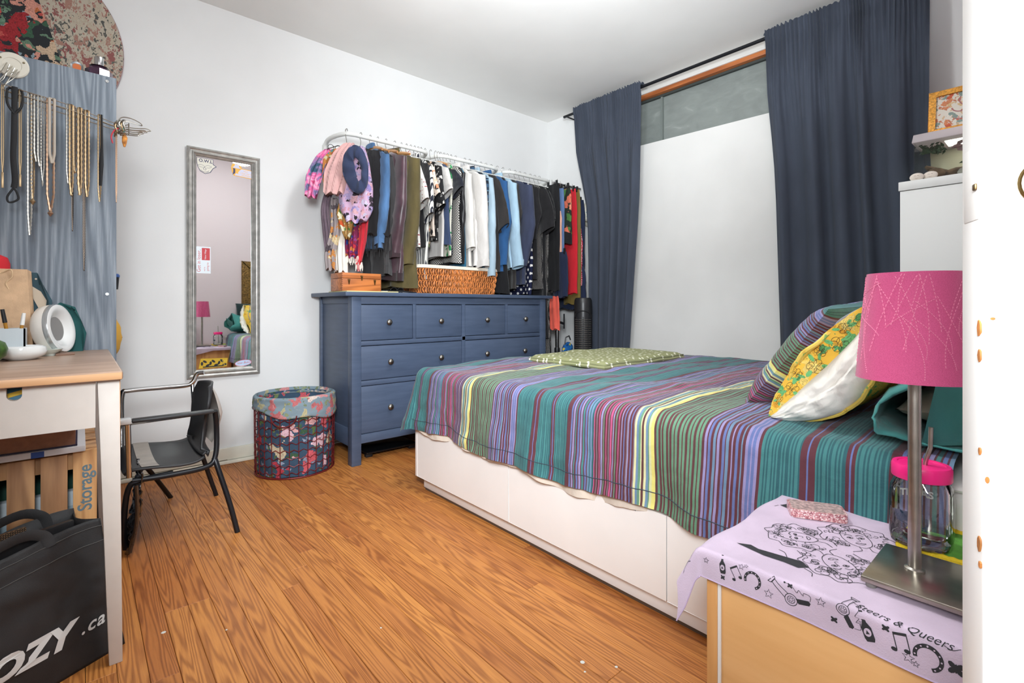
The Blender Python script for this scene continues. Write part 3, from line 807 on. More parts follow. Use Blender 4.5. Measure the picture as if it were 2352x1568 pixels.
# black pens / sunglasses on the top
sg = thing('folded_sunglasses', 'dark folded glasses lying between the box and the wicker basket', 'glasses', (1.48, 2.72, zt))
MB().tube([(1.38, 2.66, zt + .006), (1.46, 2.655, zt + .008), (1.555, 2.66, zt + .005)], .004, 6).build('temple', BLACK, sg)
MB().tube([(1.38, 2.69, zt + .010), (1.47, 2.70, zt + .014), (1.56, 2.69, zt + .006)], .004, 6).build('temple', BLACK, sg)
for x in (1.41, 1.455):
    MB().tube([(x + .02 * math.cos(k * PI / 8), 2.675, zt + .017 + .015 * math.sin(k * PI / 8)) for k in range(16)], .0022, 5, closed=True).build('lens_rim', BLACK, sg)
# white tray board behind
tag(bx(1.35, 1.60, 2.84, 3.02, zt, zt + .018).build('white_tray', WHITE, None, bevel=.004), 'flat white tray behind the wooden box on the dresser', 'tray')
# wicker basket
wk = thing('wicker_basket', 'orange wicker basket with a cream cloth lining under the white shirts', 'basket', (1.90, 2.80, zt))
wc = (1.90, 2.80); ha, hb, hz = .295, .125, .155
def bring(t, z, g=0):
    # walk round a rounded rectangle by arc length, leaning out towards the rim
    A, B = ha + g, hb + g; rc0 = .05; k = 1 + .08 * (z / hz)
    segs = [2 * (B - rc0), rc0 * PI / 2, 2 * (A - rc0), rc0 * PI / 2] * 2; tot = sum(segs); d = (t / (2 * PI)) % 1 * tot
    cx = [(A, -(B - rc0), 0, 1), (A - rc0, B - rc0, 0, 0), (A - rc0, B, -1, 0), (-(A - rc0), B - rc0, 0, 0), (-A, B - rc0, 0, -1), (-(A - rc0), -(B - rc0), 0, 0), (-(A - rc0), -B, 1, 0), (A - rc0, -(B - rc0), 0, 0)]
    i = 0
    while i < 7 and d > segs[i]: d -= segs[i]; i += 1
    c = cx[i]
    if i % 2 == 0: px, py = c[0] + c[2] * d, c[1] + c[3] * d
    else: a = (i - 1) / 2 * PI / 2 + d / rc0; px, py = c[0] + rc0 * math.cos(a), c[1] + rc0 * math.sin(a)
    return (wc[0] + px * k, wc[1] + py * k, zt + .003 + z)
WKM = plain('wicker_cane', (196, 122, 66), .45, var=.28, vs=45)
sw = MB(); NS = 190
for k in range(NS):
    t = 2 * PI * k / NS
    for q in range(4):
        z0 = q * hz / 4
        g0 = .004 if (k + q) % 2 else -.002
        pts = [bring(t + .010 * math.sin(i * 1.9 + k * 1.7), z0 + hz / 4 * i / 3, g0 + .0045 * math.sin(PI * i / 3)) for i in range(4)]
        sw.tube(pts, .0031, 5)
tag(sw.build('woven_cane', WKM, wk), kind='stuff')
for q in range(5):
    MB().tube([bring(2 * PI * k / 120, q * hz / 4, .0015) for k in range(120)], .0022, 5, closed=True).build('weaving_band', WKM, wk)
cr = MB(); cr.grid(lambda u, v: bring(2 * PI * u, hz + .004 + .022 * math.sin(v * PI), lerp(.007, -.012, v)), 90, 5, cu=True); cr.build('cloth_lining', cloth('cream_lining', (226, 216, 200), .04), wk)
MB().add([bring(2 * PI * k / 60, .006, -.008) for k in range(60)], [tuple(range(60))]).build('base', WKM, wk)
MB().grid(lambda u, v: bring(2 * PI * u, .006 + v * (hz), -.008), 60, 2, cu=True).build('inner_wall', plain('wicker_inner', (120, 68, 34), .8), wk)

# ================================================================== MIRROR
mi = thing('wall_mirror', 'tall narrow mirror in a moulded silver frame, stuck with stickers', 'mirror', (.61, YB - .03, .49))
mx0, mx1, mz0, mz1 = .428, .786, .492, 1.738
SIL = plain('silver_frame', (182, 180, 175), .38, .6, var=.10, vs=30)
prof = [(0, 0), (0, .016), (.004, .021), (.010, .023), (.014, .019), (.020, .018), (.025, .023), (.030, .024), (.034, .017), (.040, .015), (.044, .010), (.044, 0)]
def mbar(x0, z0, x1, z1, nx, nz):
    m = MB(); m.grid(lambda u, v: (lambda p: (lerp(x0, x1, u) + nx * p[0] + (0), YB - .004 - p[1], lerp(z0, z1, u) + nz * p[0]))(prof[int(round(v * 11))]), 1, 11); return m
def mitre(a, b, inn):
    m = MB(); 
    def f(u, v):
        p = prof[int(round(v * 11))]; w = p[0]
        c0 = (a[0] + inn[0][0] * w, a[1] + inn[0][1] * w); c1 = (b[0] + inn[1][0] * w, b[1] + inn[1][1] * w)
        return (lerp(c0[0], c1[0], u), YB - .004 - p[1], lerp(c0[1], c1[1], u))
    return m.grid(f, 1, 11)
cs = [((mx0, mz0), (1, 1)), ((mx1, mz0), (-1, 1)), ((mx1, mz1), (-1, -1)), ((mx0, mz1), (1, -1))]
for k in range(4):
    a, b = cs[k], cs[(k + 1) % 4]
    mitre(a[0], b[0], (a[1], b[1])).build('frame_rail', SIL, mi, sharp=50)
MIR = plain('mirror_glass', (226, 230, 226), .015, 1)
bx(mx0 + .03, mx1 - .03, YB - .008, YB - .004, mz0 + .03, mz1 - .03).build('mirror_glass', MIR, mi, smooth=False)
bx(mx0 + .002, mx1 - .002, YB - .006, YB - .001, mz0 + .002, mz1 - .002).build('backing', plain('mdf', (120, 100, 80), .8), mi)
# stickers on the glass (each stuck down, so parts of the mirror)
gy = YB - .0085
def stk(off): return plane_surf((0, gy, 0), (1, 0, 0), (0, 0, 1), off)
def sticker(name, poly, m, off=.0004): return Print(stk(off)).poly(poly).build(name, m, mi, smooth=False, recalc=False)
NAVY = plain('sticker_navy', (52, 52, 88), .5); SCR = plain('sticker_cream', (222, 218, 204), .5); SLAV = plain('sticker_lilac', (206, 206, 226), .5)
SOR = plain('sticker_orange', (238, 176, 58), .5); SPINK = plain('sticker_pink', (226, 130, 156), .5); SRED = plain('sticker_red', (196, 56, 64), .5); SWH = plain('sticker_white', (226, 234, 240), .5)
ix0, iz1 = mx0 + .046, mz1 - .046
a0 = sticker('owl_sticker', [(ix0, iz1 - .005), (ix0 + .078, iz1 - .005), (ix0 + .078, iz1 - .03), (ix0 + .095, iz1 - .042), (ix0 + .078, iz1 - .055), (ix0 + .066, iz1 - .078), (ix0 + .04, iz1 - .09), (ix0 + .016, iz1 - .078), (ix0 + .004, iz1 - .052), (ix0, iz1 - .03)], NAVY)
Print(stk(.0006)).poly([(ix0 + .002, iz1 - .007), (ix0 + .076, iz1 - .007), (ix0 + .076, iz1 - .033), (ix0 + .09, iz1 - .042), (ix0 + .076, iz1 - .053), (ix0 + .063, iz1 - .076), (ix0 + .04, iz1 - .087), (ix0 + .018, iz1 - .076), (ix0 + .006, iz1 - .052), (ix0 + .002, iz1 - .03)]).build('sticker_face', SCR, a0, smooth=False, recalc=False)
pr = Print(stk(.0008)); pr.text('O.W.L', (ix0 + .010, iz1 - .027), .023, bold=.0006)
for s in (-1, 1):
    pr.curve([(ix0 + .038, iz1 - .05), (ix0 + .038 + s * .014, iz1 - .042), (ix0 + .038 + s * .032, iz1 - .046), (ix0 + .038 + s * .022, iz1 - .054), (ix0 + .038 + s * .008, iz1 - .056)], .0012)
    pr.curve([(ix0 + .036, iz1 - .052), (ix0 + .038 + s * .006, iz1 - .062), (ix0 + .038 + s * .002, iz1 - .07)], .0018)
pr.ring((ix0 + .038, iz1 - .056), .024, .002, PI * 1.2, PI * 1.8)
pr.build('lettering', NAVY, a0, smooth=False, recalc=False)
ox, oz = mx1 - .042, iz1 - .028
a1 = sticker('cowgirl_sticker', [(ox - .105, oz - .002), (ox - .10, oz + .018), (ox - .075, oz + .024), (ox - .055, oz + .012), (ox - .05, oz), (ox, oz - .004), (ox, oz - .052), (ox - .09, oz - .046), (ox - .10, oz - .03)], SOR)
pr = Print(stk(.0006)); pr.poly([(ox - .052, oz - .004), (ox - .002, oz - .007), (ox - .002, oz - .048), (ox - .086, oz - .043), (ox - .08, oz - .03)]); pr.poly([(ox - .10, oz - .002), (ox - .056, oz - .003), (ox - .064, oz + .006), (ox - .066, oz + .018), (ox - .084, oz + .019), (ox - .09, oz + .006)])
pr.build('sticker_face', SLAV, a1, smooth=False, recalc=False)
pr = Print(stk(.0007)); pr.poly([(ox - .095, oz - .004), (ox - .084, oz - .006), (ox - .083, oz - .03), (ox - .097, oz - .042), (ox - .094, oz - .02)]); pr.curve([(ox - .1, oz - .003), (ox - .08, oz - .007), (ox - .056, oz - .004)], .0012); pr.build('hair', NAVY, a1, smooth=False, recalc=False)
pr = Print(stk(.0009)); pr.poly([(ox - .083, oz - .006), (ox - .066, oz - .006), (ox - .064, oz - .018), (ox - .07, oz - .024), (ox - .068, oz - .034), (ox - .084, oz - .03)])
for i, w in enumerate(("Man!", "I Feel Like a", "WOMAN")): pr.text(w, (ox - .030, oz - .018 - .012 * i), .0115, align='CENTER')
pr.build('lettering', SOR, a1, smooth=False, recalc=False)
bxx, bz = mx0 + .044, 1.06
a2 = sticker('slogan_sticker', [(bxx, bz), (bxx + .068, bz), (bxx + .068, bz + .145), (bxx, bz + .145)], SWH)
pr = Print(stk(.0006)); pr.text('Get in loser,', (bxx + .020, bz + .006), .024, PI / 2); pr.text("we're", (bxx + .042, bz + .012), .010, PI / 2); pr.text('going to', (bxx + .058, bz + .014), .014, PI / 2)
pr.build('lettering', SRED, a2, smooth=False, recalc=False)
Print(stk(.0006)).poly([(bxx + .026, bz + .072), (bxx + .064, bz + .072), (bxx + .064, bz + .138), (bxx + .026, bz + .138)]).build('red_block', SRED, a2, smooth=False, recalc=False)
pr = Print(stk(.0008)); pr.text('Value Village', (bxx + .046, bz + .076), .011, PI / 2); pr.build('lettering', SWH, a2, smooth=False, recalc=False)
gx, gz = mx0 + .055, mz0 + .05
a3 = sticker('gold_sticker', [(gx, gz), (gx + .135, gz + .004), (gx + .14, gz + .05), (gx + .01, gz + .054)], plain('sticker_gold', (206, 172, 52), .35, .4))
pr = Print(stk(.0006))
for k in range(9): pr.disc((gx + .016 + k * .0135, gz + .026 + .012 * math.sin(k * 2.1)), .006, 8, .011, k)
pr.poly([(gx + .02, gz + .004), (gx + .12, gz + .006), (gx + .12, gz + .012), (gx + .02, gz + .010)]); pr.build('sticker_print', INK, a3, smooth=False, recalc=False)
pr = Print(stk(.0008)); pr.text('GO', (gx + .112, gz + .03), .015); pr.text('S', (gx + .118, gz + .012), .015); pr.build('lettering', plain('sticker_gold2', (230, 204, 90), .4), a3, smooth=False, recalc=False)
vx, vz = mx1 - .085, mz0 + .066
a4 = Print(stk(.0004)).disc((vx, vz), .043, 28, .017, .08).build('oval_sticker', SPINK, mi, smooth=False, recalc=False)
Print(stk(.0006)).disc((vx, vz), .0405, 28, .0148, .08).build('sticker_face', plain('sticker_blue', (186, 210, 236), .5), a4, smooth=False, recalc=False)
pr = Print(stk(.0008)); pr.text('Von Butch', (vx - .033, vz - .007), .0175, .08, shear=.3); pr.build('lettering', SRED, a4, smooth=False, recalc=False)

# ================================================================== LAUNDRY BASKET
lb = thing('laundry_basket', 'round red wire basket lined with dark floral fabric beside the dresser', 'basket', (.885, 2.80, 0))
LBF = floral('rose_liner', (60, 80, 100), [(206, 96, 104), (226, 176, 176), (214, 200, 170), (186, 66, 78), (228, 190, 200)], 11, .38, [(96, 120, 72), (70, 100, 74), (150, 160, 180), (120, 138, 90)], dist=.9)
RW = plain('red_wire', (112, 30, 34), .4, .3); LR, LH = .195, .40
def lx(a, r, z): return (.885 + r * math.cos(a), 2.80 + r * math.sin(a), z)
def linf(u, v):
    a = 2 * PI * u; z = .008 + v * (LH - .01)
    r = LR - .010 + .012 * fbm(math.cos(a) * 3, math.sin(a) * 3, z * 14) * (1 if v < .85 else .3)
    return lx(a, r, z)
MB().grid(linf, 72, 26, cu=True).build('fabric_liner', LBF, lb, sharp=80)
MB().add([linf(k / 72, 0) for k in range(72)], [tuple(range(72))]).build('liner_base', LBF, lb)
def foldf(u, v):
    a = 2 * PI * u; sag = .075 + .028 * math.sin(a * 1 + 2.4) + .010 * math.sin(a * 5)
    s = v
    r = LR + interp([(0, -.012), (.12, -.004), (.25, .010), (1, .014)], s) + .006 * fbm(math.cos(a) * 4, math.sin(a) * 4, s * 3)
    z = LH + interp([(0, -.02), (.12, .014), (.25, .008), (1, -sag)], s)
    return lx(a, r, z)
MB().grid(foldf, 72, 16, cu=True).build('folded_rim', floral('rose_liner_wrong_side', (122, 140, 150), [(206, 140, 140), (214, 196, 186), (186, 178, 140), (190, 110, 112)], 15, .42, [(142, 152, 116), (150, 162, 168), (120, 132, 104)], dist=.9), lb, sharp=80, solid=.003)
for k in range(28):
    a = 2 * PI * k / 28
    MB().tube([lx(a, LR, .004), lx(a, LR + .004, .2), lx(a, LR + .005, LH - .03)], .0022, 5).build('wire', RW, lb)
for q in range(9):
    z = .03 + q * .038
    MB().tube([lx(2 * PI * k / 112, LR + .004, z + .006 * math.sin(k * PI / 2 + q * 1.6)) for k in range(112)], .002, 5, closed=True).build('wavy_hoop', RW, lb)
for z in (.005, LH - .03):
    MB().tube([lx(2 * PI * k / 60, LR + .002, z) for k in range(60)], .004, 6, closed=True).build('hoop', RW, lb)
for ac in (-2.15, 1.0):
    MB().tube([lx(ac + .3 * math.cos(k * PI / 12 + PI), LR + .017, .325 - .055 * math.sin(k * PI / 12)) for k in range(13)], .0032, 6).build('handle', RW, lb)

# ================================================================== NIGHTSTAND
NX0, NX1, NY0, NY1, NZ = .83, 1.195, -.13, .425, .452
NW = wood('pale_pine', (240, 190, 130), (226, 172, 110), 'Y', .8, 3, .5, 0, .45, c3=(234, 180, 118))
NW2 = wood('pine_edge', (224, 170, 108), (196, 138, 82), 'Z', 1, 5, .5)
ns = thing('nightstand', 'plain pale pine box nightstand beside the bed under a lilac cloth', 'nightstand', (1.01, .15, 0))
bx(NX0, NX1, NY1 - .019, NY1, 0, NZ).build('side_board', NW2, ns, bevel=.0015)
bx(NX0, NX1, NY0, NY0 + .019, 0, NZ).build('side_board', NW2, ns, bevel=.0015)
bx(NX0, NX1, NY0 + .019, NY1 - .019, NZ - .018, NZ).build('top_board', NW, ns, bevel=.001)
bx(NX0 + .006, NX0 + .02, NY0 + .02, NY1 - .0225, .03, NZ - .004).build('front_panel', NW, ns, bevel=.001)
bx(NX1 - .012, NX1, NY0 + .019, NY1 - .019, .02, NZ - .018).build('back_panel', NW, ns)
bx(NX0 + .02, NX1 - .012, NY0 + .019, NY1 - .019, .01, .028).build('bottom_board', NW, ns)
bx(NX0 - .0012, NX0 + .002, NY1 - .026, NY1 - .0205, 0, NZ - .01).build('white_strip', WHITE, ns)
# lilac bandana cloth: u along -Y (to the right in the photo), v across from the far edge over the top and down the front
CT = NZ + .0025; CY1 = NY1 + .008
def bandana(a, b):
    """a: metres along -Y from the left fold (negative hangs over the left end); b: metres from the front fold (positive on the top towards +X, negative hanging)"""
    r = .010
    x, y, z = NX0 - .002, CY1, CT
    if b >= 0: x += b
    else:
        d = -b
        if d < r * 1.57: x -= r * math.sin(d / r) * .6; z -= r * (1 - math.cos(d / r))
        else: x -= r * .6 + (d - r * 1.57) * .06 + .004 * math.sin(a * 23) * min(1, d * 20); z -= r + d - r * 1.57
    if a >= 0: y -= a
    else:
        d = -a
        zz = r * (1 - math.cos(min(d / r, 1.57))) + max(0, d - r * 1.57)
        y += r * math.sin(min(d / r, 1.57)) * .6 + d * .12 + .004 * math.sin(b * 30)
        z -= zz * (.93 if b >= 0 else .8)
        if b < 0: x += -.25 * max(0, -b) * .2 - d * .20; y += .03 * min(1, d * 8)
    z += .0015 * fbm(x * 12, y * 12, 3) * (1 if (a >= 0 and b >= 0) else .3)
    return Vector((x, y, z))
def bsurf(off):
    def s(a, b):
        p = bandana(a, b); e = .002; u = bandana(a + e, b) - p; v = bandana(a, b + e) - p
        n = v.cross(u)
        n.normalize()
        if b >= 0 and a >= 0 and n.z < 0: n = -n
        if b < 0 and n.x > 0 and a >= 0: n = -n
        if a < 0 and n.y < 0: n = -n
        return p + n * off
    return s
LIL = plain('lilac_cotton', (192, 174, 192), .9, var=.035, vs=14, bump=.25, bs=500)
ct = thing('bandana_cloth', 'lilac cloth printed with black line drawings draped over the nightstand', 'cloth', (1.0, .15, NZ))
def hemf(a): return -.052 - .010 * a + .003 * math.sin(a * 18)
def bg(u, v):
    a = lerp(-.085, .545, u)
    b = lerp(hemf(max(a, 0)) - (.025 if a < 0 else 0) * min(1, -a * 20), .375, v)
    if a < 0 and b > 0:
        lim = -.085 + .05 * min(1, b / .2); a = max(a, lim)
    return bandana(a, b)
us = MB(); us.grid(bg, 110, 70); us.build('cotton', LIL, ct, sharp=80)
P_ = Print(bsurf(.0008))
def HX(c, r): # horseshoe helper
    pass
# border on the hanging front, reading left to right
def bottle(a, b, s, ang):
    ca, sa = math.cos(ang), math.sin(ang); T = lambda p: (a + p[0] * s * ca - p[1] * s * sa, b + p[0] * s * sa + p[1] * s * ca)
    P_.poly([T(p) for p in ((-.12, 0), (.12, 0), (.16, .1), (.16, .45), (.06, .62), (.05, 1), (-.05, 1), (-.06, .62), (-.16, .45), (-.16, .1))])
    WP.disc(T((0, .3)), .115 * s, 14, .14 * s); P2.poly([T((-.06, .25)), T((.06, .25)), T((0, .38))])
def shoe(a, b, r, rot):
    P_.ribbon([(a + r * math.cos(rot + t), b + r * math.sin(rot + t)) for t in [(-2.35 + 4.7 * k / 22) for k in range(23)]], r * .34)
    for k in range(9):
        t = -2.1 + 4.2 * k / 8; WP.disc((a + r * math.cos(rot + t), b + r * math.sin(rot + t)), r * .075, 8)
def notes(a, b, s, rot=0):
    ca, sa = math.cos(rot), math.sin(rot); T = lambda p: (a + p[0] * s * ca - p[1] * s * sa, b + p[0] * s * sa + p[1] * s * ca)
    P_.disc(T((-.28, -.4)), .15 * s, 12, .11 * s); P_.disc(T((.32, -.4)), .15 * s, 12, .11 * s)
    P_.ribbon([T((-.15, -.4)), T((-.15, .45))], .05 * s); P_.ribbon([T((.45, -.4)), T((.45, .45))], .05 * s); P_.ribbon([T((-.17, .42)), T((.47, .42))], .14 * s)
def dryer(a, b, s, flip=1, rot=0):
    ca, sa = math.cos(rot), math.sin(rot); T = lambda p: (a + (p[0] * ca - p[1] * sa) * s, b + (p[0] * sa + p[1] * ca) * s)
    w = .03 * s
    P_.ring(T((0, 0)), .26 * s, w); P_.ring(T((0, 0)), .16 * s, w * .8)
    for k in range(8): P_.ribbon([T((.05 * math.cos(k * PI / 4), .05 * math.sin(k * PI / 4))), T((.13 * math.cos(k * PI / 4), .13 * math.sin(k * PI / 4)))], w * .8)
    P_.curve([T((-.1, .25)), T((-.45 * flip, .55)), T((-.62 * flip, .74))], w); P_.curve([T((-.26 * flip, .05)), T((-.6 * flip, .42)), T((-.75 * flip, .6))], w)
    P_.ribbon([T((-.62 * flip, .78)), T((-.8 * flip, .58))], w * 1.6); P_.ribbon([T((-.66 * flip, .9)), T((-.95 * flip, .62))], w); P_.ribbon([T((-.62 * flip, .78)), T((-.66 * flip, .9))], w); P_.ribbon([T((-.8 * flip, .58)), T((-.95 * flip, .62))], w)
    P_.poly([T(p) for p in ((.2 * flip, .1), (.75 * flip, .12), (.82 * flip, .02), (.75 * flip, -.1), (.3 * flip, -.12))])
    P_.curve([T((.8 * flip, .1)), T((.86 * flip, .35)), T((.6 * flip, .42)), T((.55 * flip, .3)), T((.4 * flip, .5)), T((.3 * flip, .38)), T((.1 * flip, .62)), T((-.15 * flip, .7))], w * .7)
    P_.disc(T((-.2 * flip, .71)), .05 * s, 6)
def fly(a, b, s):
    for k in range(4): P_.disc((a + s * .5 * math.cos(k * 1.57 + .8), b + s * .4 * math.sin(k * 1.57 + .8)), s * .42, 8, s * .28, k * 1.57 + .8)
    P_.disc((a, b), s * .2, 8, s * .5)
WP = Print(bsurf(.0014)); P2 = Print(bsurf(.0019))
bottle(.043, -.032, .032, .15); fly(.043, -.038, .005); notes(.062, -.024, .020, .6); P_.star((.072, -.010), .005, .0009); P_.star((.079, -.006), .0035, .0008)
shoe(.091, -.024, .0115, 1.2); P_.star((.116, -.034), .007, .0009); dryer(.148, -.030, .033, 1, .15); fly(.146, -.010, .005); P_.star((.188, -.016), .007, .0009)
dryer(.216, -.014, .031, 1, -1.1); fly(.205, -.034, .006); P_.star((.240, -.023), .005, .0008); bottle(.250, -.043, .040, .35); fly(.266, -.016, .006)
notes(.280, -.027, .024, .25); P_.star((.291, -.041), .007, .0009); P_.star((.299, -.045), .004, .0008); shoe(.311, -.031, .0135, 1.1); fly(.338, -.030, .011); dryer(.385, -.030, .033, 1, .1); P_.star((.42, -.02), .007, .0009); bottle(.44, -.04, .036, .2)
P_.star((.012, -.022), .005, .001)
# cursive words
sv, sf = text2d('Steers & Queers', .0190, shear=.45, spacing=1.02)
def tmap(x, y): return P_.s(.229 + x * .80, -.002 - .003 * math.sin(x * 14) + y * .95 - x * .055)
P_.add([tmap(x, y) for x, y in sv], sf)
P_.curve([(.224, .010), (.230, .005), (.238, .007)], .0008); P_.curve([(.326, -.009), (.334, -.011), (.342, -.006)], .0008)
# line drawn heads with curled hair on the top
def head(a, b, s, rot, seed):
    rr = random.Random(seed); ca, sa = math.cos(rot), math.sin(rot)
    T = lambda p: (a + (p[0] * ca - p[1] * sa) * s, b + (p[0] * sa + p[1] * ca) * s)
    w = .0011
    P_.curve([T(p) for p in ((-.32, .25), (-.34, -.05), (-.26, -.35), (-.06, -.52), (.06, -.52), (.24, -.36), (.32, -.08), (.3, .22))], w)
    P_.curve([T(p) for p in ((-.34, .2), (-.2, .45), (.1, .5), (.33, .22))], w)
    for sx in (-.14, .14):
        P_.curve([T((sx - .08, .05)), T((sx, .10)), T((sx + .08, .05)), T((sx, .01)), T((sx - .08, .05))], w, 4); P_.disc(T((sx, .05)), .03 * s, 8)
        P_.curve([T((sx - .1, .18)), T((sx, .23)), T((sx + .1, .17))], w * 1.2, 4)
    P_.curve([T((.03, .08)), T((.06, -.1)), T((0, -.14)), T((-.04, -.12))], w * .8, 4)
    P_.curve([T((-.12, -.27)), T((-.04, -.24)), T((0, -.26)), T((.05, -.24)), T((.13, -.27)), T((0, -.34)), T((-.12, -.27))], w, 4)
    P_.curve([T((-.12, -.5)), T((-.14, -.72)), T((-.4, -.85))], w); P_.curve([T((.12, -.5)), T((.14, -.72)), T((.4, -.85))], w)
    for k in range(60):
        t = rr.uniform(-.7, PI + .7); r0 = rr.uniform(.42, .78); c = (r0 * math.cos(t), r0 * math.sin(t) * .95 + .02 - (.2 if math.sin(t) < .2 else 0)); q = rr.uniform(.06, .15); st = rr.uniform(0, 6)
        P_.curve([T((c[0] + q * (1 - .12 * j) * math.cos(st + j), c[1] + q * (1 - .12 * j) * math.sin(st + j))) for j in range(6)], w * .9, 3)
    pts = []
    for k in range(19):
        t = -.75 + (PI + 1.5) * k / 18; r1 = .86 + .08 * math.sin(k * 2.4 + seed); pts.append(T((r1 * math.cos(t) * 1.02, r1 * math.sin(t))))
    P_.curve(pts, w * 1.1, 3)
head(.098, .170, .060, 2.0, 1); head(.172, .242, .066, .6, 2); head(.180, .112, .064, 3.9, 3)
# black gloves / feathers
P_.poly([(.020, .300), (.035, .333), (.050, .318), (.075, .302), (.068, .290), (.045, .292)]); P_.curve([(.018, .297), (.014, .285)], .001)
P_.poly([(.035, .060), (.055, .072), (.070, .066), (.100, .072), (.135, .078), (.150, .066), (.138, .052), (.115, .054), (.085, .050), (.055, .056)]); P_.curve([(.145, .058), (.158, .052), (.162, .040)], .0012); P_.curve([(.115, .072), (.105, .088), (.094, .092)], .0012)
P_.poly([(.405, .030), (.42, .052), (.50, .050), (.51, .028), (.46, .016), (.43, .022)])
for k in range(4): P_.curve([(-.02 - .006 * k, -.02 - .008 * k), (-.04 - .004 * k, -.008 - .01 * k), (-.06, -.015 - .012 * k)], .0010)
P_.ring((-.045, .02), .012, .0012); P_.star((-.01, -.03), .006, .001); P_.curve([(-.01, .03), (-.03, .02), (-.04, .04), (-.06, .05)], .001)
P_.build('black_print', INK, ct, smooth=False, recalc=False); WP.build('lilac_print', LIL, ct, smooth=False, recalc=False); P2.build('black_print', INK, ct, smooth=False, recalc=False)
ed = MB(); ed.tube([bg(k / 160, 0) for k in range(161)], .0013, 5); ed.build('stitched_hem', plain('lilac_thread', (190, 170, 198), .9), ct)

# phone
ph = thing('phone', 'phone in a pink glitter case lying on the lilac cloth', 'phone', (1.13, .345, CT), R(-62))
GLT = NT('pink_glitter'); GLT.set(.35, .3, .6)
vo = GLT.n('ShaderNodeTexVoronoi'); vo.inputs['Scale'].default_value = 420; GLT.l(GLT.coord(), vo.inputs['Vector'])
spc = GLT.n('ShaderNodeSeparateColor'); GLT.l(vo.outputs['Color'], spc.inputs[0]); GLT.col(GLT.ramp(spc.outputs[0], [(0, (150, 84, 92)), (.35, (206, 140, 142)), (.7, (226, 178, 176)), (.92, (250, 236, 230))]))
GL2 = plain('glitter_face', (176, 150, 146), .4, .2, var=.25, vs=160)
def rrect(hx_, hy_, r_): return [(sx_ * (hx_ - r_) + r_ * math.cos(t), sy_ * (hy_ - r_) + r_ * math.sin(t)) for sx_, sy_, t0 in ((1, 1, 0), (-1, 1, PI / 2), (-1, -1, PI), (1, -1, PI * 1.5)) for t in [t0 + PI / 2 * j / 6 for j in range(7)]]
MB().prism(rrect(.05, .030, .010), lambda a, b, t: (a, b, t), .001, .0165).build('glitter_case', GLT.m, ph, local=True, bevel=.003, seg=3)
MB().prism(rrect(.046, .026, .008), lambda a, b, t: (a, b, t), .0162, .0171).build('case_back', GL2, ph, local=True)

# lamp
lp = thing('table_lamp', 'table lamp with a magenta shade on a square steel base', 'lamp', (.972, .135, CT))
lc = (.972, .161); PT = CT + .013
bx(lc[0] - .078, lc[0] + .078, lc[1] - .082, lc[1] + .052, PT - .005, PT + .004).build('base_plate', plain('satin_steel_plate', (168, 160, 148), .28, 1, var=.10, vs=18), lp, bevel=.002)
for sx in (-1, 1):
    for sy in (-1, 1): MB().lathe([(.007, 0), (.008, .009)], 12, (lc[0] + sx * .066, lc[1] - .015 + sy * .056, CT + .0004)).build('foot', plain('grey_foot', (120, 116, 112), .5), lp)
MB().lathe([(.013, 0), (.013, .004), (.0085, .006), (.0085, .305), (.015, .306), (.024, .309), (.024, .323), (.012, .326)], 24, (*lc, PT + .004)).build('pole', STEEL, lp)
z0, z1 = .768, .932
SHD = NT('magenta_shade'); SHD.set(.75, 0, .3, 0, .2)
v = SHD.coord('UV', (1, 1, 1))
SHD.col(SHD.ramp(SHD.noise(SHD.coord(), 900, 2).outputs[0], [(.3, (178, 66, 110)), (.7, (200, 84, 130))])); SHD.bump(SHD.noise(SHD.coord(), 1200, 2).outputs[0], .3, .001)
def shr(z): return lerp(.0755, .0605, (z - z0) / (z1 - z0))
sh = MB().lathe([(shr(z0), z0), (shr(.85), .85), (shr(z1), z1), (shr(z1) - .0025, z1), (shr(z0) - .0025, z0), (shr(z0), z0)], 64, (*lc, 0), False, False).build('lamp_shade', SHD.m, lp)
for k in range(3):
    a = k * 2.094; MB().tube([(lc[0], lc[1], z1 - .02), (lc[0] + (shr(z1) - .003) * math.cos(a), lc[1] + (shr(z1) - .003) * math.sin(a), z1 - .006)], .0012, 5).build('spider_wire', STEEL, lp)
MB().lathe([(.012, 0), (.013, .03), (.012, .05), (.022, .075), (.02, .095), (.004, .11)], 16, (*lc, PT + .328)).build('bulb', plain('bulb_white', (232, 230, 222), .3), lp)
# stitched lines wandering over the shade
STM = plain('pink_stitch', (222, 128, 160), .8); stm = MB(); rs = random.Random(11)
for k in range(72):
    a = 2 * PI * k / 72 + rs.uniform(-.1, .1); z = rs.uniform(z0 + .004, z1 - .05); da = rs.uniform(-.11, .11); L = rs.uniform(.04, .15); cv = rs.uniform(-1.0, 1.0)
    for j in range(26):
        t0 = j / 26; t1 = t0 + .024
        zz0, zz1 = z + L * t0, z + L * t1
        if zz1 > z1 - .002: break
        a0 = a + da * t0 * 6 + cv * t0 * t0; a1 = a + da * t1 * 6 + cv * t1 * t1
        stm.tube([(lc[0] + (shr(q) + .0003) * math.cos(w), lc[1] + (shr(q) + .0003) * math.sin(w), q) for w, q in ((a0, zz0), (a1, zz1))], .0006, 4)
tag(stm.build('stitching', STM, sh), kind='stuff')

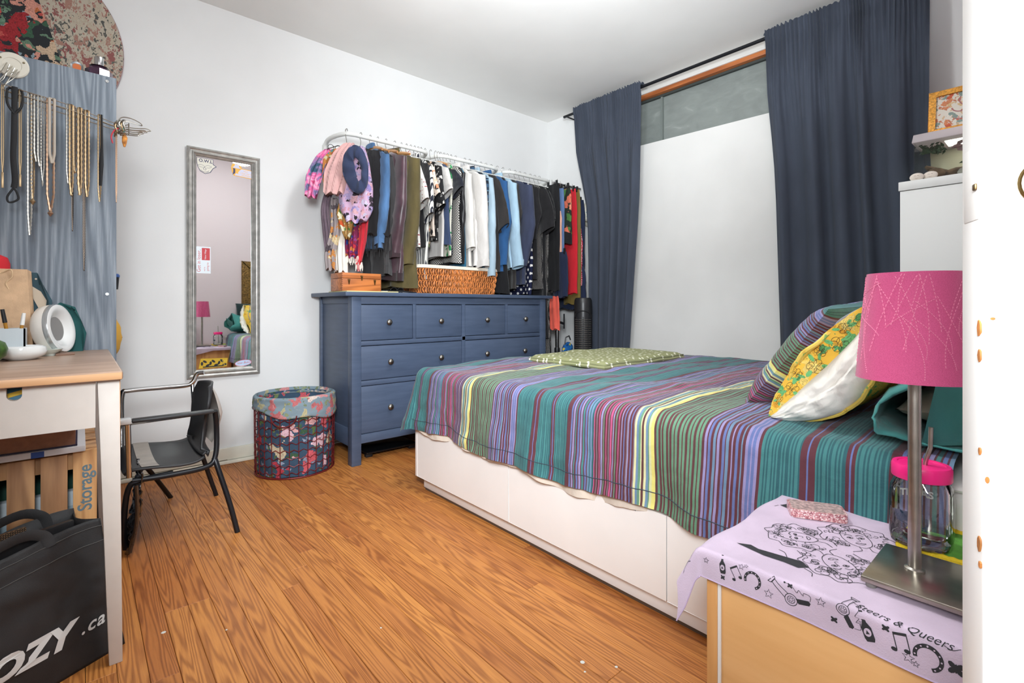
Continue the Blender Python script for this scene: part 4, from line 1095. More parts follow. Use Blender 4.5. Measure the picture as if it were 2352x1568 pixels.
# jar on a felt coaster
co = thing('felt_coaster', 'green felt coaster edged with yellow under the glass jar', 'coaster', (1.10, .145, CT))
cc = (1.15, .105)
co_g = bx(cc[0] - .06, cc[0] + .075, cc[1] - .10, cc[1] + .095, CT + .0012, CT + .005).build('green_felt', plain('green_felt', (92, 156, 58), .95, bump=.6, bs=600, var=.1, vs=60), co, bevel=.001)
ft = MB()
for e in (((-.062, -.10), (-.062, .097)), ((-.062, .097), (.077, .097)), ((.077, .097), (.077, -.10)), ((-.062, -.10), (.077, -.10))):
    n = 30; ft.tube([(cc[0] + lerp(e[0][0], e[1][0], k / n), cc[1] + lerp(e[0][1], e[1][1], k / n), CT + .0045) for k in range(n + 1)], [.005 + .0015 * (k % 2) for k in range(n + 1)], 7)
ft.build('yellow_edging', plain('yellow_wool', (226, 196, 40), .95, bump=.6, bs=500), co)
jr = thing('drinking_jar', 'clear glass jar with a hot pink lid and a metal straw', 'jar', (1.115, .148, CT + .006))
jc = (1.118, .176); jz = CT + .0065
def sq(prof, n=40, p=.62):
    m = MB()
    for r, z in prof: pass
    def f(u, v):
        i = v * (len(prof) - 1); k = int(min(i, len(prof) - 2)); t = i - k
        r = lerp(prof[k][0], prof[k + 1][0], t); z = lerp(prof[k][1], prof[k + 1][1], t); q = interp([(0, p), (.8, p), (.9, 1), (2, 1)], z / .13)
        a = 2 * PI * u + PI / 4; c, s = math.cos(a), math.sin(a)
        return (jc[0] + r * math.copysign(abs(c) ** q, c), jc[1] + r * math.copysign(abs(s) ** q, s), jz + z)
    m.grid(f, n, len(prof) - 1, cu=True); m.f.append(tuple(range(0, n * len(prof), len(prof)))); return m
sq([(.034, 0), (.041, .006), (.0435, .02), (.044, .085), (.042, .102), (.037, .115), (.035, .122), (.035, .135)]).build('glass_body', glass('jar_glass', (252, 254, 253), .3), jr, recalc=True)
sq([(.032, .004), (.039, .009), (.041, .03), (.041, .032), (.002, .0321)]).build('water', glass('water', (244, 250, 250), .2), jr)
PNK = plain('hot_pink_plastic', (238, 32, 124), .35)
MB().lathe([(.042, .118), (.0425, .119), (.0425, .138), (.0405, .142), (.034, .1425), (.033, .1405), (.002, .1405)], 40, (*jc, jz)).build('lid', PNK, jr)
MB().tube([(jc[0] + .002, jc[1] + .012, jz + .02), (jc[0] + .002, jc[1] - .006, jz + .15), (jc[0] + .003, jc[1] - .012, jz + .172), (jc[0] + .002, jc[1] - .013, jz + .208)], .0036, 10).build('straw', STEEL, jr)
def jsurf(a, b): # outside of the jar facing the camera; a to the right
    t = R(188) + a / .0445; return Vector((jc[0] + .0452 * math.cos(t), jc[1] + .0452 * math.sin(t), jz + b))
def jsurf2(a, b):
    t = R(20) - a / .0445; return Vector((jc[0] + .0452 * math.cos(t), jc[1] + .0452 * math.sin(t), jz + b))
pj = Print(jsurf); pj.poly([(-.042, .062), (-.012, .066), (-.010, .052), (-.03, .045), (-.04, .05)]); pj.ribbon([(-.042, .06), (-.035, .046), (-.005, .040), (.012, .038)], .002); pj.text('M', (-.002, .038), .012); pj.build('navy_print', plain('jar_navy', (34, 58, 86), .4), jr, smooth=False, recalc=False)
pj = Print(jsurf2); pj.text('TEXAS', (-.024, .070), .017, 0, bold=.0006); pj.build('white_print', WRITE, jr, smooth=False, recalc=False)

# ================================================================== WHITE CABINET WITH AQUARIUM
cb = thing('shelf_cabinet', 'tall white shelf unit in the corner behind the bed head', 'cabinet', (2.98, .16, 0))
KW = plain('cabinet_white', (226, 227, 224), .5)
bx(2.79, 3.172, -.13, .52, 1.402, 1.442).build('top_board', KW, cb, bevel=.002)
bx(2.795, 3.172, -.13, .515, 0, 1.40).build('body', KW, cb, bevel=.002)
aq = thing('aquarium', 'small glass aquarium with a translucent lid on the white cabinet', 'aquarium', (2.98, .25, 1.442))
AX0, AX1, AY0, AY1, AZ0, AZ1 = 2.86, 3.10, -.02, .478, 1.444, 1.66
GA = glass('tank_glass', (232, 238, 232), .1)
for args in ((AX0, AX0 + .004, AY0, AY1), (AX1 - .004, AX1, AY0, AY1), (AX0, AX1, AY0, AY0 + .004), (AX0, AX1, AY1 - .004, AY1)):
    x0_, x1_, y0_, y1_ = args
    if x1_ - x0_ < .01: q = [(x0_, y0_), (x0_, y1_)]
    else: q = [(x0_, y0_), (x1_, y0_)]
    MB().add([(*q[0], AZ0 + .004), (*q[1], AZ0 + .004), (*q[1], AZ1 - .0355), (*q[0], AZ1 - .0355)], [(0, 1, 2, 3)]).build('glass_pane', GA, aq, smooth=False)
bx(AX0, AX1, AY0, AY1, AZ0 - .001, AZ0 + .004).build('glass_base', plain('tank_base', (150, 146, 136), .4), aq)
lid = MB().add([(AX0 - .006, AY0 - .006, AZ1 - .036), (AX1 + .006, AY0 - .006, AZ1 - .036), (AX1 + .006, AY1 + .006, AZ1 - .036), (AX0 - .006, AY1 + .006, AZ1 - .036),
     (AX0 - .002, AY0, AZ1), (AX1, AY0, AZ1), (AX1, AY1, AZ1), (AX0 - .002, AY1, AZ1), (AX0 + .06, AY0 + .03, AZ1 + .012), (AX1 - .03, AY0 + .03, AZ1 + .012), (AX1 - .03, AY1 - .05, AZ1 + .012), (AX0 + .06, AY1 - .05, AZ1 + .012)],
     [(0, 3, 2, 1), (0, 1, 5, 4), (1, 2, 6, 5), (2, 3, 7, 6), (3, 0, 4, 7), (4, 5, 9, 8), (5, 6, 10, 9), (6, 7, 11, 10), (7, 4, 8, 11), (8, 9, 10, 11)])
FL = NT('frosted_lid'); FL.b.inputs['Base Color'].default_value = lin((206, 198, 202)); FL.set(.4); trl = FL.n('ShaderNodeBsdfTranslucent'); trl.inputs[0].default_value = lin((235, 228, 230)); mxs = FL.n('ShaderNodeMixShader'); mxs.inputs[0].default_value = .5
FL.l(FL.b.outputs[0], mxs.inputs[1]); FL.l(trl.outputs[0], mxs.inputs[2]); FL.l(mxs.outputs[0], FL.t.nodes['Material Output'].inputs[0])
lid.build('lid', FL.m, aq, bevel=.002)
TANK_GLOW = NT('added_tank_glow'); TANK_GLOW.b.inputs['Emission Color'].default_value = (1, .97, .85, 1); TANK_GLOW.b.inputs['Emission Strength'].default_value = 3.5  # added glow that brightens the tank interior, not a lamp of the aquarium
bx(AX0 + .06, AX0 + .17, AY0 + .08, AY1 - .10, AZ1 - .039, AZ1 - .0365).build('added_glow_strip', TANK_GLOW.m, aq)
bx(AX1 - .012, AX1 - .006, AY0 + .005, AY1 - .005, AZ0 + .004, AZ1 - .037).build('back_card', plain('cream_card', (206, 202, 182), .8), aq)
DW = plain('driftwood', (96, 74, 58), .9, var=.3, vs=40, bump=.6, bs=80)
dwd = thing('driftwood', 'dark driftwood log lying along the aquarium bottom', 'driftwood', (2.96, .22, 1.45))
MB().tube([(2.96, .04, 1.475), (2.95, .14, 1.482), (2.94, .24, 1.476), (2.93, .34, 1.474), (2.92, .43, 1.468)], [.018, .024, .020, .026, .008], 9).build('log', DW, dwd)
MB().tube([(2.93, .37, 1.475), (2.925, .42, 1.50), (2.92, .445, 1.522)], [.018, .016, .006], 7).build('branch', DW, dwd)
MB().tube([(2.92, .24, 1.472), (2.905, .21, 1.495), (2.90, .195, 1.508)], [.014, .014, .003], 7).build('branch', DW, dwd)
def rock(name, label, c, r, m, seed, cat='rock', group=None):
    b = MB()
    def f(u, v):
        a, p = 2 * PI * u, PI * v; d = Vector((math.cos(a) * math.sin(p), math.sin(a) * math.sin(p), math.cos(p)))
        k = 1 + .22 * fbm(d.x * 1.6 + seed, d.y * 1.6, d.z * 1.6)
        return (c[0] + d.x * r[0] * k, c[1] + d.y * r[1] * k, max(c[2] + d.z * r[2] * k, c[2] - r[2] * .9))
    b.grid(f, 18, 10, cu=True); return tag(b.build(name, m, None), label, cat, group)
RK = plain('grey_veined_rock', (128, 122, 118), .7, var=.3, vs=26)
rock('aquarium_rock', 'grey veined stone at the front of the aquarium', (2.885, .285, 1.465), (.018, .045, .026), RK, 1)
rock('aquarium_rock', 'rounded grey stone at the right of the aquarium', (2.89, .175, 1.462), (.018, .035, .022), RK, 5)
rock('aquarium_rock', 'brown slanted stone at the left of the aquarium', (2.90, .405, 1.478), (.02, .035, .026), DW, 9)
LEAF = plain('aquarium_leaf', (52, 76, 56), .6, var=.3, vs=80)
def aqplant(label, c, r, n, seed, up=1):
    t = thing('aquarium_plant', label, 'plant', c, 0, 'aquarium plants'); q = random.Random(seed); st = MB(); lf = MB()
    for k in range(n):
        d = Vector((q.uniform(-.3, .3), q.uniform(-1, 1), q.uniform(-.2, 1) * up)); e = Vector(c) + d * r * q.uniform(.5, 1); st.tube([c, e], .0008, 4)
        w = r * .16; s = Vector((q.uniform(-.5, .5), q.uniform(-1, 1), q.uniform(-1, 1))).normalized() * w * 1.7; o = s.cross(Vector((1, 0, .3))).normalized() * w * .6
        lf.add([e - s, e + o, e + s, e - o], [(0, 1, 2, 3)])
    st.build('stems', LEAF, t); lf.build('leaves', LEAF, t, smooth=False)
aqplant('leafy plant floating near the left end of the aquarium', (2.93, .42, 1.585), .05, 60, 1, .8)
aqplant('bushy plant growing from a pot near the right of the aquarium', (2.93, .215, 1.565), .06, 70, 2)
tag(MB().lathe([(.016, 0), (.022, .05)], 12, (2.93, .215, 1.505)).build('aquarium_pot', plain('dark_pot', (60, 66, 62), .7), None), 'dark plant pot standing inside the aquarium', 'pot')
aqplant('low dark plant in front of the driftwood log', (2.91, .30, 1.495), .03, 24, 3)
fi = thing('betta_fish', 'small mauve fish with split tail swimming in the aquarium', 'fish', (2.90, .33, 1.585))
FM = plain('fish_mauve', (128, 94, 100), .5, var=.2, vs=90)
MB().tube([(2.90, .352, 1.585), (2.90, .342, 1.586), (2.90, .328, 1.586), (2.90, .316, 1.585)], [.002, .008, .009, .004], 9, flat=.5).build('body', FM, fi)
for s in (1, -1):
    MB().prism([(0, 0), (-.012, .004), (-.038, .022), (-.028, .026), (-.006, .020)], lambda a, b, t: (2.90 + t, .338 + a, 1.586 + s * b), -.0008, .0008).build('fin', FM, fi)
ST_ = plain('white_stone', (226, 216, 204), .8, var=.05, vs=40)
for lab, c in (('round white painted stone at the cabinet edge left of the tank', (2.825, .46, 1.460)), ('round cream stone leaning on the other stone before the tank', (2.84, .415, 1.462))):
    s_ = thing('painted_stone', lab, 'stone', (c[0], c[1], 1.442)); b = MB()
    b.grid(lambda u, v: (c[0] + .012 * math.cos(PI * v) - .002, c[1] + .026 * math.sin(PI * v) * math.cos(2 * PI * u), c[2] + .0185 * math.sin(PI * v) * math.sin(2 * PI * u)), 22, 12, cu=True); b.build('stone', ST_, s_)
    pf = Print(lambda a, bb: Vector((c[0] - .0145, c[1] - a, c[2] + bb)))
    pf.curve([(-.008, .003), (-.004, .005), (0, .003)], .001); pf.curve([(.003, .003), (.006, .005), (.010, .003)], .001); pf.curve([(-.004, -.006), (.001, -.008), (.006, -.006)], .001); pf.build('drawn_face', plain('brown_ink', (130, 100, 90), .8), s_, smooth=False, recalc=False)
# framed picture on the lid
fp = thing('picture_frame', 'gold framed red and cream ornamental print standing on the aquarium lid', 'picture', (3.0, .26, 1.672))
GO = plain('gold_frame', (206, 146, 62), .4, .5, var=.18, vs=120, bump=.5, bs=140)
Mf = frame((2.985, .445, 1.673), (0, -1, 0), (.22, 0, .97))
def fw_(a, b, t): return Mf @ Vector((a, b, t))
FWd, FHt = .36, .215
def fbar(p): MB().prism(p, fw_, -.004, .012).build('frame_rail', GO, fp, bevel=.003)
fbar([(0, 0), (FWd, 0), (FWd - .024, .024), (.024, .024)]); fbar([(0, FHt), (FWd, FHt), (FWd - .024, FHt - .024), (.024, FHt - .024)])
fbar([(0, 0), (.024, .024), (.024, FHt - .024), (0, FHt)]); fbar([(FWd, 0), (FWd - .024, .024), (FWd - .024, FHt - .024), (FWd, FHt)])
MB().prism([(.02, .02), (FWd - .02, .02), (FWd - .02, FHt - .02), (.02, FHt - .02)], fw_, -.002, .003).build('print', floral('red_cream_print', (222, 216, 204), [(214, 110, 84), (226, 150, 110), (150, 168, 160), (228, 196, 150)], 34, .42, [(226, 196, 160), (210, 140, 110)]), fp)
pp = Print(lambda a, b: Mf @ Vector((a, b, .0036)))
for k in range(8):
    t = k * PI / 4; c = (.155, .108); P0 = lambda r, s: (c[0] + r * math.cos(t) - s * math.sin(t), c[1] + r * math.sin(t) + s * math.cos(t))
    pp.curve([P0(.018, .004), P0(.045, .012), P0(.065, .004), P0(.075, -.012)], .005)
pp.ring((.155, .108), .016, .005); pp.build('print_scrolls', plain('mauve_print', (168, 112, 112), .8), fp, smooth=False, recalc=False)

# ornate gold frame on the head wall (seen in the mirror)
og = thing('ornate_frame', 'ornate dark gold mirror frame hanging above the bed head', 'frame', (1.75, YF, .72))
OG = plain('ornate_gold', (126, 96, 52), .5, .5, var=.35, vs=60, bump=1, bs=60, bd=.006)
fx0, fx1, fz0, fz1, fwid = 1.42, 2.10, .72, 1.40, .085
for p in ([(fx0, fz0), (fx1, fz0), (fx1 - fwid, fz0 + fwid), (fx0 + fwid, fz0 + fwid)], [(fx0, fz1), (fx1, fz1), (fx1 - fwid, fz1 - fwid), (fx0 + fwid, fz1 - fwid)],
          [(fx0, fz0), (fx0 + fwid, fz0 + fwid), (fx0 + fwid, fz1 - fwid), (fx0, fz1)], [(fx1, fz0), (fx1 - fwid, fz0 + fwid), (fx1 - fwid, fz1 - fwid), (fx1, fz1)]):
    MB().prism(p, lambda a, b, t: (a, YF + t, b), .002, .035).build('frame_rail', OG, og, bevel=.012, seg=3)
bx(fx0 + fwid - .01, fx1 - fwid + .01, YF + .002, YF + .008, fz0 + fwid - .01, fz1 - fwid + .01).build('glass', plain('old_mirror', (196, 200, 200), .05, 1), og)

# ================================================================== TOWER FAN, HAT, BAGS BY THE WINDOW
tf = thing('tower_fan', 'slim black tower fan standing between the dresser and the curtain', 'fan', (2.93, 2.50, 0))
FB = plain('fan_black', (38, 38, 40), .35); fc = (2.93, 2.50)
MB().lathe([(.12, 0), (.12, .02), (.05, .035), (.045, .05)], 28, (*fc, 0)).build('base', FB, tf)
MB().lathe([(.068, .05), (.07, .06), (.07, .86), (.069, .90), (.066, .93), (.058, .945)], 28, (*fc, 0)).build('body', FB, tf)
MB().lathe([(.052, .946), (.046, .938), (.002, .938)], 24, (*fc, 0)).build('control_top', plain('fan_gloss', (20, 22, 26), .15), tf)
MB().lathe([(.012, 0), (.010, .006)], 14, (fc[0] - .02, fc[1] - .01, .9385)).build('blue_button', plain('blue_button', (60, 130, 196), .3), tf)
ang = math.atan2(-fc[1], -fc[0])
for k in range(30):
    z = .30 + k * .0165
    MB().tube([(fc[0] + .0725 * math.cos(ang + t), fc[1] + .0725 * math.sin(ang + t), z) for t in [(-.95 + 1.9 * j / 8) for j in range(9)]], .0028, 5).build('grille_slat', plain('grille_grey', (96, 92, 88), .4, .3), tf)
for t in (-.5, 0, .5):
    MB().tube([(fc[0] + .075 * math.cos(ang + t), fc[1] + .075 * math.sin(ang + t), z) for z in (.29, .80)], .0022, 5).build('grille_bar', FB, tf)
MB().tube([(fc[0] + .072 * math.cos(ang + .95 * math.cos(q)), fc[1] + .072 * math.sin(ang + .95 * math.cos(q)), .80 + .045 * math.sin(q)) for q in [PI * j / 16 for j in range(17)]], .005, 6).build('grille_arch', FB, tf)
ht = thing('sun_hat', 'pale straw hat with blue specks hanging behind the left curtain', 'hat', (3.12, 2.62, 1.64))
HM = dots('hat_cloth', (224, 220, 206), (150, 168, 186), 60, .2, rand=1, ax=None)
Mh = Matrix.Rotation(R(-90), 4, 'Y')
MB().lathe([(.11, 0), (.108, .006), (.075, .012), (.07, .05), (.05, .075), (.004, .082)], 30, (3.165, 2.62, 1.645), M=Mh).build('crown_and_brim', HM, ht, sharp=70)
MB().lathe([(.0765, .014), (.0745, .03), (.073, .031)], 30, (3.165, 2.62, 1.645), False, False, M=Mh).build('hat_band', cloth('tan_band', (206, 178, 130), .05), ht)
bgm = thing('reusable_bag', 'small blue patterned bag with a black hooked handle standing behind the bed', 'bag', (2.66, 2.42, .0))
BM_ = floral('blue_bag_print', (24, 82, 140), [(40, 120, 180), (16, 60, 110), (190, 170, 60)], 40, .4)
m = MB(); m.grid(lambda u, v: (2.66 + .07 * math.cos(2 * PI * u) * (1 - .3 * v) + .015 * fbm(u * 6, v * 3, 1), 2.42 + .05 * math.sin(2 * PI * u) * (1 - .5 * v), lerp(0, .60, v) + .02 * math.sin(u * 11) * v), 30, 10, cu=True); m.build('bag_body', BM_, bgm, sharp=70)
MB().tube([(2.63, 2.42, .59), (2.645, 2.42, .655), (2.68, 2.42, .665), (2.695, 2.42, .635)], .005, 7).build('hook', BLACK, bgm)

# ================================================================== CLOTHES BARS ON THE WALL
BYB, BZ = 2.87, 1.92
WB = plain('white_enamel', (226, 226, 222), .35)
def clothes_bar(x0, x1, label):
    t = thing('clothes_bar', label, 'clothes bar', (x0, YB, BZ), 0, 'white clothes bars on the wall')
    for x, s in ((x0, 1), (x1, -1)):
        bx(x - .014, x + .014, YB - .008, YB - .001, BZ - .13, BZ - .02).build('mount_plate', WB, t, bevel=.003)
        pts = smooth_path([(x, YB - .010, BZ - .12), (x, YB - .012, BZ - .06), (x, YB - .035, BZ - .012), (x, YB - .09, BZ), (x + s * .01, BYB + .09, BZ), (x + s * .04, BYB + .02, BZ), (x + s * .09, BYB, BZ)], 5)
        MB().tube(pts, .0135, 12).build('arm', WB, t)
        for z in (-.05, -.10): MB().lathe([(.003, 0), (.003, .002)], 8, (x, YB - .0225, BZ + z), M=Matrix.Rotation(R(90), 4, 'X')).build('screw', plain('screw_dark', (70, 66, 62), .5, .5), t)
    MB().tube([(x0 + .085, BYB, BZ), (x1 - .085, BYB, BZ)], .0135, 12).build('bar', WB, t)
clothes_bar(1.165, 1.80, 'white tubular clothes bar at the left end, above the wooden box')
clothes_bar(1.83, 2.42, 'white tubular clothes bar in the middle, above the wicker basket')
clothes_bar(2.45, 2.98, 'white tubular clothes bar nearest the room corner')
MB().tube([(1.40, YB, BZ - .03), (1.56, BYB, BZ - .012)], .005, 8).build('bar_strut', STEEL, bpy.data.objects['clothes_bar'])

# ================================================================== GARMENTS
HWIRE = plain('hanger_chrome', (176, 174, 170), .25, 1); HWOOD = wood('hanger_wood', (206, 150, 92), (178, 118, 66), 'Y', 1, 5, .4)
HBLK = plain('velvet_black', (26, 26, 30), .9); HWHT = plain('hanger_white', (222, 222, 218), .4)
def hanger(t, kind, hw, drop):
    pts = [(0, .012 - .012 + .016 * math.cos(a), .004 + .0175 * math.sin(a)) for a in [PI * .95 - PI * 1.05 * k / 10 for k in range(11)]]
    pts = [(0, p[1], p[2]) for p in pts] + [(0, .012, -.02), (0, 0, -.035), (0, 0, -drop + .012)]
    MB().tube(pts, .0017, 6).build('hanger_hook', HWIRE, t, local=True)
    sh = [(0, y * hw, -drop + .010 - .05 * abs(y) ** 1.4) for y in (-1, -.75, -.5, -.25, -.08, 0, .08, .25, .5, .75, 1)]
    m, r, fl = {'wood': (HWOOD, [.008, .010, .011, .012, .013, .014, .013, .012, .011, .010, .008], .5), 'wire': (HWHT, .0035, 1), 'black': (HBLK, .0065, .6)}[kind]
    MB().tube(sh, r, 8, flat=fl).build('hanger_arm', m, t, local=True)
def garment(name, label, cat, x, m, hem, sleeve=0, hw=.20, th=.032, kind='wire', smat=None, drop=.075, slr=.045, cuff=None, seed=0, flare=0, elbow=.03, collar=None, band=None, y0=BYB, z0=BZ, rz=0, kick=-.012):
    t = thing(name, label, cat, (x, y0, z0), rz, 'clothes hanging on the wall bars')
    hanger(t, kind, hw - .02, drop)
    rs = random.Random(seed); ph = rs.uniform(0, 6)
    lev = [(.058, -drop - .006, .4), (.075, -drop - .010, .5), (.12, -drop - .020, .7), (.165, -drop - .038, .85), (hw - .012, -drop - .062, .95), (hw + .003, -drop - .095, 1.0)]
    zt = -drop - .08
    for k in range(1, 13):
        s = k / 12; w = hw * (1 - .03 * math.sin(s * PI)) + flare * s
        lev.append((w, lerp(zt, -hem, s), 1 + .12 * s))
    L = len(lev) - 1
    def f(u, v):
        i = int(round(v * L)); w, z, k = lev[i]; a = 2 * PI * u
        c, s = math.cos(a), math.sin(a); s_ = max(0, (i - 5) / (L - 5))
        y = w * math.copysign(abs(c) ** .9, c); xx = th / 2 * k * math.copysign(abs(s) ** .6, s)
        fold = th * (.12 + .36 * s_) * math.sin(y * (26 + 8 * math.sin(seed)) + ph + 1.5 * math.sin(z * 3 + ph)) + th * .25 * s_ * fbm(y * 9, z * 5, seed)
        zz = z + (.010 * math.sin(y * 14 + ph) if i == L else 0)
        return (xx + fold, y + .012 * s_ * fbm(z * 6, seed, 1), zz)
    m_ = MB(); m_.grid(f, 36, L, cu=True)
    m_.build('garment_body', m, t, local=True, sharp=75)
    if sleeve:
        ln = sleeve - drop - .06
        for sg in (-1, 1):
            short = sleeve < .52
            def sf(u, v):
                a = 2 * PI * u; s = v
                if short: out = .085 * s + elbow * .3 * math.sin(s * PI)
                else: out = interp([(0, 0), (.5, elbow * .9), (1, kick)], s) + .006 * math.sin(s * 9 + ph)
                cy = sg * (hw - .030 + out); cz = -drop - .055 - ln * s
                r = lerp(slr * 1.2, slr * (1.15 if short else .72), s ** .8); cx = (.012 * math.sin(ph + s * 3)) * (1 if sg < 0 else .5)
                k = th * .60 * (1 + .10 * math.sin(s * 31 + ph) * (.4 < s < .75)) * lerp(.85, 1.05, s)
                zz = cz - (.03 * sg * math.cos(a) * (1 - s)) + (.028 * math.cos(a) * sg * s if short else .012 * math.cos(a) * sg * s)
                w = abs(math.sin(a)); fold = .010 * fbm(s * 9 + math.cos(a) * 2, seed, sg)
                return (cx + k * math.copysign(w ** .8, math.sin(a)) + fold * .6, cy + r * math.cos(a) + fold, zz)
            sm = MB(); sm.grid(sf, 18, 16, cu=True); sm.build('sleeve', smat or m, t, local=True, sharp=75)
            if cuff:
                cm_ = MB(); cm_.grid(lambda u, v: (lambda p, q: (p[0] * 1.08 + 0, lerp(p[1], p[1], v), p[2] - .045 * v + .02))(sf(u, 1), v), 18, 3, cu=True); cm_.build('cuff', cuff, t, local=True, sharp=75)
    if band:
        bm_ = MB(); bm_.grid(lambda u, v: (lambda p: (p[0] * 1.04, p[1] * (1.0 - .03 * v), p[2] - .06 * v + .012))(f(u, 1)), 36, 3, cu=True); bm_.build('waistband', band, t, local=True, sharp=75)
    if collar:
        cl = MB(); cl.grid(lambda u, v: ((.016 + .006 * v) * math.sin(2 * PI * u), (.055 + .012 * v) * math.cos(2 * PI * u), -drop + .012 + .028 * (1 - (2 * v - 1) ** 2) - .012 * v), 24, 5, cu=True); cl.build('collar', collar, t, local=True, sharp=75)
    return t
DEN = cloth('denim', (72, 104, 142), .18); DGR = cloth('dark_grey_knit', (58, 57, 58), .1); PLM = plain('plum_satin', (72, 50, 58), .38, var=.2, vs=14, sheen=.3)
PLK = cloth('plum_rib', (56, 42, 46), .1); OLV = cloth('olive_cotton', (92, 82, 52), .1); BLK = cloth('black_cotton', (32, 31, 33), .15); BLK2 = cloth('black_jersey', (26, 26, 28), .2)
WRD = dots('white_red_print', (222, 218, 212), (150, 60, 66), 26, .13, rand=1); BPE = floral('black_peach_floral', (30, 30, 34), [(226, 170, 138), (236, 196, 166), (214, 150, 120)], 17, .36, [(52, 62, 50), (30, 30, 34)])
STR = bands('black_white_stripe', [(1.1, (222, 220, 214)), (.8, (44, 46, 58))], .017, 1, wob=.02); DIT = floral('dark_ditsy', (48, 46, 44), [(150, 128, 104), (176, 160, 140), (96, 108, 78), (160, 96, 90)], 55, .42)
PBK = floral('peach_white_floral', (222, 206, 192), [(224, 152, 116), (236, 196, 166), (60, 60, 62)], 22, .4); BWF = floral('black_white_scrolls', (34, 34, 36), [(214, 210, 204), (60, 60, 62), (190, 186, 180), (34, 34, 36)], 32, .46)
GWH = cloth('grey_white_jersey', (210, 206, 202), .04); NVY = cloth('faded_navy', (60, 74, 104), .1); GRF = floral('green_leaf_print', (216, 214, 200), [(46, 138, 84), (72, 160, 104), (206, 190, 170)], 20, .44)
NBK = cloth('navy_black', (36, 38, 48), .1); HND = dots('houndstooth', (26, 26, 28), (216, 212, 206), 60, .40); TLN = cloth('petrol_knit', (42, 92, 118), .1); LNN = cloth('white_linen', (218, 214, 208), .05)
GZE = cloth('white_gauze', (214, 210, 206), .06); PLD = bands('blue_plaid', [(1, (60, 86, 112)), (1, (34, 42, 54)), (.3, (96, 128, 150)), (.8, (42, 58, 78))], .075, 2); CHB = cloth('light_chambray', (164, 186, 200), .06)
CHC = cloth('charcoal_cotton', (48, 45, 44), .12); BLS = cloth('cobalt_denim', (44, 84, 130), .1); LDN = cloth('washed_denim', (160, 188, 206), .08); SLT = cloth('slate_navy', (58, 64, 86), .1)
PLK_D = dots('navy_polka_dots', (28, 32, 58), (222, 220, 216), 17, .24); BDT = dots('black_pin_dots', (30, 30, 32), (200, 196, 190), 90, .22); LEA = plain('black_leather', (28, 27, 29), .35, var=.2, vs=20); GRT = cloth('grey_marl', (138, 138, 138), .1); CRM = cloth('shirt_label_white', (222, 220, 214), .03)
